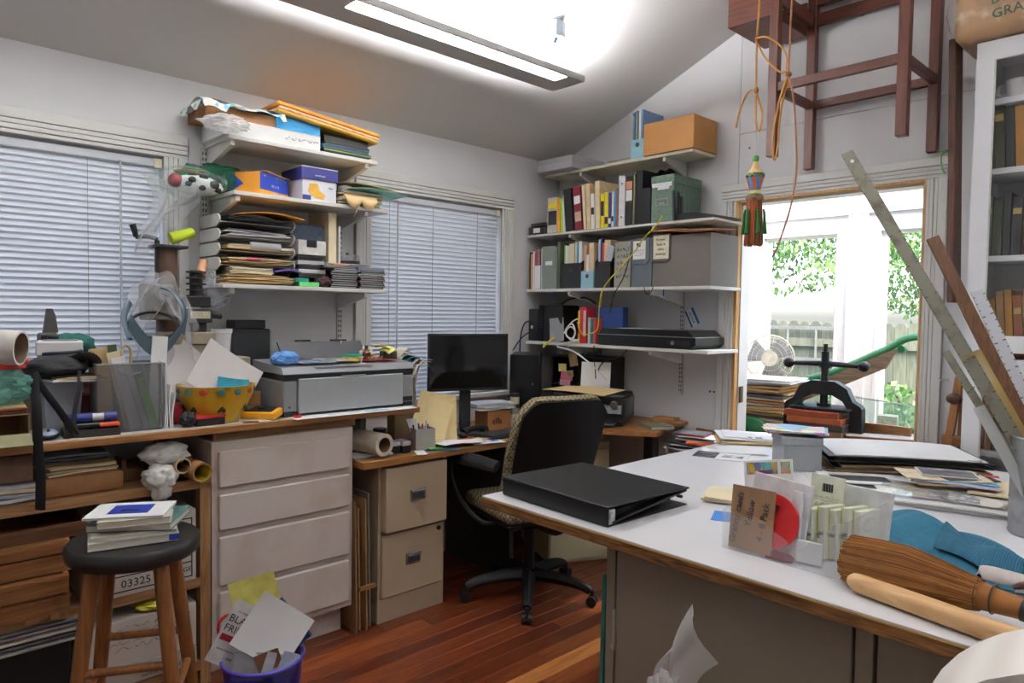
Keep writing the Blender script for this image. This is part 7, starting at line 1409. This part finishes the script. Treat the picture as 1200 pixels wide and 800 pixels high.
for k in range(5):
    a = R(-165+62*k); MB().tube([(math.cos(a)*.038, math.sin(a)*.038, .165), (math.cos(a)*.042, math.sin(a)*.042, .145), (math.cos(a)*.045, math.sin(a)*.045, .10), (math.cos(a)*.047, math.sin(a)*.047, .055)], .01, 10, rs=[.003, .006, .007, .010]).build('small_tassel', M((36, 104, 44), .85), t)
t = T('wooden_plank', 'dark weathered plank hung on the side of the white bookcase', 'plank', (-.842, 3.28, 1.52), 0)
MB().box(-.014, .012, -.05, .05, 0, 1.06, bev=.003, mx=TR((0, 0, 0), (0, -1.6, 0))).build('plank', M((92, 56, 38), .6, 'wood', (56, 34, 26), 7, axis='Z'), t); MB().tube([(-.028, -.03, .62), (-.055, -.04, .60), (-.05, -.05, .55), (-.035, -.052, .52)], .003, 6).tube([(-.03, -.035, .62), (-.07, -.035, .618)], .0025, 6).build('green_string', M((90, 150, 70), .6), t)
t = T('packed_sack', 'plastic wrapped tan sack with green print on top of the bookcase', 'sack', (-.62, 3.325, 2.5315), 0)
b = MB(); b.box(-.24, .24, -.17, .17, 0, .36, bev=.05, seg=3); b.build('sack', M((170, 134, 98), .45, 'stain', (206, 186, 160), 14), t)
MB().blob((0, -.01, .17), (.30, .19, .25), .08, 2.6, 4, 8, flatz=.002).build('plastic_wrap', CLEAR((236, 230, 222), .10, .12, .2), t)
for i, s_ in enumerate(('BUY-N', 'GRAN')): text(s_, .05, M((30, 96, 70), .5), t, (-.035, -.1712, .135-.055*i), (90, -4, 0), ext=.0008)
t = T('wooden_easel', 'tan wooden easel leg with a peg between the doorway and the bookcase', 'easel', (-.865, 3.36, 0), 0)
MB().tube([(-.10, 0, 0), (.035, 0, 1.21)], .02, 4, sub=1).build('front_leg', OAKZ, t); MB().tube([(.02, .05, 0), (.05, .02, 1.2)], .018, 4, sub=1).build('rear_leg', OAKZ, t); MB().box(-.02, .05, -.012, .02, .92, .96).build('cross_bar', OAK, t); MB().blob((.025, -.03, 1.12), (.03, .026, .024), .08, 2, 3, 2, smooth=True).build('peg', M((84, 50, 36), .6), t); MB().cyl((.0, -.01, 1.195), (-.04, -.015, 1.195), .003, n=6).build('nail', STEEL, t)
# books behind the bookcase glass
rd2 = random.Random(21)
COLS = [((140, 84, 52), 'brown'), ((92, 40, 44), 'maroon'), ((44, 56, 96), 'navy'), ((164, 128, 84), 'tan'), ((74, 80, 60), 'olive'), ((52, 52, 54), 'black'), ((120, 124, 120), 'grey'), ((170, 120, 50), 'ochre'), ((60, 84, 120), 'blue')]
for z, nm, tops, seq, ln in ((1.703, 'middle shelf behind upper glass', .255, (6, 4, 5, 5, 1, 6, 5, 4, 6, 1, 5, 3, 0), 0), (1.302, 'lowest shelf behind upper glass', .27, (7, 3, 7, 0, 3, 6, 5, 2, 8, 3, 1, 4, 0), -4), (2.043, 'second shelf down behind upper glass', .27, (4, 5, 7, 0, 1, 1, 2, 2, 3, 0, 4, 5, 6), -3), (.933, 'top shelf behind lower glass', .26, (0, 3, 5, 0, 6, 3, 0, 1, 5, 4, 0, 3, 6), 0)):
    x = -.75
    for i, c in enumerate(seq):
        w = .024+.014*rd2.random(); h = tops*(.78+.22*rd2.random())
        if x+w > -.36: break
        book('book', '%s spined book, %s from the left, %s' % (COLS[c][1], ORD[i] if i else 'first', nm), 'book', (x+w/2+(.03 if ln else .004), 3.275, z+(.003 if ln else 0)), 0, w*.92, .2, h, M(COLS[c][0], .5, var=.1, scale=14), lean=ln, band=(.7, .8, M((190, 164, 100), .5)) if i % 3 == 0 else None); x += w+.001
t = T('wall_cup', 'white loop handled cup on the top shelf of the bookcase', 'cup', (-.66, 3.30, 2.3125), 0); MB().lathe([(0, 0), (.03, 0), (.04, .07), (.037, .07), (.028, .005), (0, .005)], 20, close=False).build('cup', WPLASTIC, t); MB().tube([(-.035, 0, .06), (-.06, 0, .055), (-.06, 0, .025), (-.033, 0, .02)], .005, 6).build('handle', WPLASTIC, t)
# ================================================================== sun room contents
stb = T('trestle_table', 'wooden work table inside the sun room', 'table', (-1.6, 4.06, 0))
MB().box(-.85, .75, -.34, .42, .75, .78).build('tabletop', OAK, stb)
for x in (-.8, .7):
    for y in (-.3, .38): MB().box(x-.03, x+.03, y-.03, y+.03, 0, .75).build('leg', OAKZ, stb)
pile('folder_stack', 'tall stack of folders and papers left of the iron book press', 'folders', (-2.02, 3.98, .781), 8, .40, .32, 16, .0175, (MANILA, PAPER, M((196, 130, 66), .6), CREAM, M((90, 90, 100), .6), MANILA, M((214, 170, 110), .6)), seed=41, jit=.022, ang=6)
pile('paper_stack', 'white sheets spread on the tall folder stack in the sun room', 'papers', (-2.0, 3.97, .781+.2805), 4, .44, .34, 3, .008, (PAPER,), seed=42, jit=.015, ang=4)
IRON = M((30, 31, 33), .45, metal=.3, var=.1)
pr = T('book_press', 'black cast iron book press with ball ended turning bar', 'press', (-1.545, 3.74, .781), 6)
MB().box(-.17, .17, -.11, .11, 0, .05, bev=.006).build('base_plate', IRON, pr)
MB().prism([(-.20, .05), (-.14, .05), (-.135, .18), (-.10, .235), (-.05, .262), (.05, .262), (.10, .235), (.135, .18), (.14, .05), (.20, .05), (.195, .20), (.185, .215), (.15, .235), (.12, .30), (.06, .335), (-.06, .335), (-.12, .30), (-.15, .235), (-.185, .215), (-.195, .20)], -.035, .035).build('arch', IRON, pr)
MB().cyl((0, 0, .20), (0, 0, .49), .020, n=18).cyl((0, 0, .49), (0, 0, .53), .011, n=12).cyl((0, 0, .405), (0, 0, .435), .03, n=18).build('screw', IRON, pr)
MB().tube([(-.17, 0, .42), (0, 0, .425), (.17, 0, .42)], .013, 12, rs=[.011, .016, .011]).build('turning_bar', IRON, pr)
for s in (-1, 1): MB().blob((s*.19, 0, .42), (.030, .028, .028), 0, 1, 3, 1, smooth=True).build('ball', IRON, pr)
MB().box(-.15, .15, -.10, .10, .185, .20, bev=.004).cyl((0, 0, .20), (0, 0, .215), .035, n=18).build('platen', IRON, pr)
for i, (z, m, dx, lb) in enumerate(((.0515, CARD, 0, 'lowest brown pressing board under the iron platen'), (.085, M((60, 52, 48), .6), .004, 'dark book held in the iron press'), (.118, M((176, 92, 52), .5), -.006, 'red brown pressing board in the iron press'), (.150, M((150, 70, 40), .5), -.02, 'upper red brown pressing board beneath the iron platen'))): tag(MB().box(-.14, .13, -.13, .10, 0, .032, bev=.002).build('pressing_board', m, None, (-1.545+dx, 3.735, .781+z), rz=6), lb, 'board')
fn = T('desk_fan', 'cream electric fan with wire cage at the left of the sun room', 'fan', (-2.15, 4.34, .781), 24)
FC = M((220, 214, 196), .4)
MB().lathe([(0, 0), (.09, 0), (.09, .015), (.03, .03), (.02, .06)], 28).cyl((0, .02, .05), (0, .02, .33), .015, n=12).build('stand', FC, fn)
FM = TR((0, 0, .40), (90, 0, 0))
b = MB()
for r_ in (.05, .08, .11, .138, .15): b.tube([(math.cos(a)*r_, math.sin(a)*r_, .05+.02*(1-(r_/.15)**2)) for a in [i*2*PI/36 for i in range(37)]], .0016 if r_ < .14 else .005, 6, mx=FM, sub=1)
for i in range(36):
    a = 2*PI*i/36; b.tube([(math.cos(a)*.045, math.sin(a)*.045, .07), (math.cos(a)*.11, math.sin(a)*.11, .062), (math.cos(a)*.15, math.sin(a)*.15, .05), (math.cos(a)*.14, math.sin(a)*.14, .0)], .0012, 4, mx=FM, sub=2)
b.build('wire_cage', FC, fn); MB().cyl((0, 0, .055), (0, 0, .076), .048, n=28, mx=FM).build('hub_cap', FC, fn); MB().cyl((0, 0, -.08), (0, 0, .0), .05, .06, n=24, mx=FM).build('motor', FC, fn)
for k in range(3): MB().sheet(lambda u, v: Vector((.03+.10*u, (v-.5)*.11*(.5+u), .02+.02*(v-.5))), 5, 4, .0015, mx=FM @ TR((0, 0, 0), (0, 0, 120*k+40))).build('blade', M((150, 156, 160), .3), fn)
ct = T('paper_cutter', 'green cast iron board cutter with its long wood backed arm raised', 'cutter', (-1.62, 4.12, .781))
GRN = M((28, 112, 60), .4, var=.06)
MB().tube([(-.36, .12, .23), (-.28, .12, .27), (-.05, .12, .36), (.20, .12, .49), (.30, .12, .555), (.37, .12, .57), (.42, .12, .562)], .022, 10, rs=[.03, .028, .026, .026, .026, .022, .018], flat=.6).build('blade_arm', GRN, ct)
MB().prism([(-.30, .13), (.22, .39), (.27, .50), (.20, .47), (-.30, .21)], .085, .105).build('wood_backing', M((140, 118, 96), .7, 'wood', (104, 86, 68), 6), ct)
MB().cyl((.42, .12, .562), (.47, .12, .555), .02, n=14).build('handle', M((230, 226, 214), .4), ct)
MB().cyl((.29, .10, .50), (.29, .14, .50), .02, n=14).build('bolt', GRN, ct)
MB().prism([(-.30, .0), (.42, .30), (.44, .42), (.36, .45)], .13, .134).build('glass_guard', CLEAR((170, 200, 190), .18, .05, .5), ct) if False else None
MB().box(-.36, -.30, .09, .16, 0, .22, bev=.01).build('pivot_post', GRN, ct)
MB().box(.12, .18, .36, .41, 0, .0) if False else None
MB().box(.47, .50, -.22, -.18, .001, .20, bev=.004).build('front_post', GRN, ct)
gl = T('glass_sheet', 'clear sheet of glass leaning over the table in the sun room', 'glass', (-1.28, 3.86, .781), 0); MB().box(-.17, .13, 0, .005, .12, .24, mx=TR((0, 0, 0), (0, 4, 0))).build('pane', CLEAR((150, 190, 170), .25, .03, .6), gl); MB().box(-.17, .13, -.001, .006, .236, .243, mx=TR((0, 0, 0), (0, 4, 0))).build('bright_edge', M((206, 226, 220), .2), gl); MB().box(-.15, .12, -.01, .02, 0, .12).build('glass_rack', OAK, gl)
t = T('cutter_bed', 'grey cutting bed with a wooden edge lying before the iron press', 'bed', (-1.38, 3.74, .84), 26)
MB().box(-.05, .36, -.12, .02, 0, .018).build('bed', M((150, 152, 152), .5), t); MB().box(-.05, .36, -.145, -.1205, -.004, .022).build('wood_edge', OAK, t); MB().box(.0, .04, -.1, .0, -.058, -.001).box(.28, .32, -.1, .0, -.058, -.001).build('feet', OAK, t)
tag(MB().lathe([(0, 0), (.17, 0), (.16, .05), (.10, .085), (0, .09)], 28, mx=Matrix.Diagonal((1, .27, 1, 1))).build('iron_base', GRN, None, (-2.02, 3.768, .781)), 'rounded dark green iron casting under the folders in the sun room', 'casting')
t = T('tin_box', 'small patterned tin box right of the iron book press', 'tin', (-1.31, 3.98, .781), 12); MB().box(-.045, .045, 0, .09, 0, .13).build('body', M((170, 160, 130), .5, 'art', None, 60), t); MB().box(-.047, .047, -.002, .092, .1305, .15).build('lid', M((206, 196, 170), .5), t)
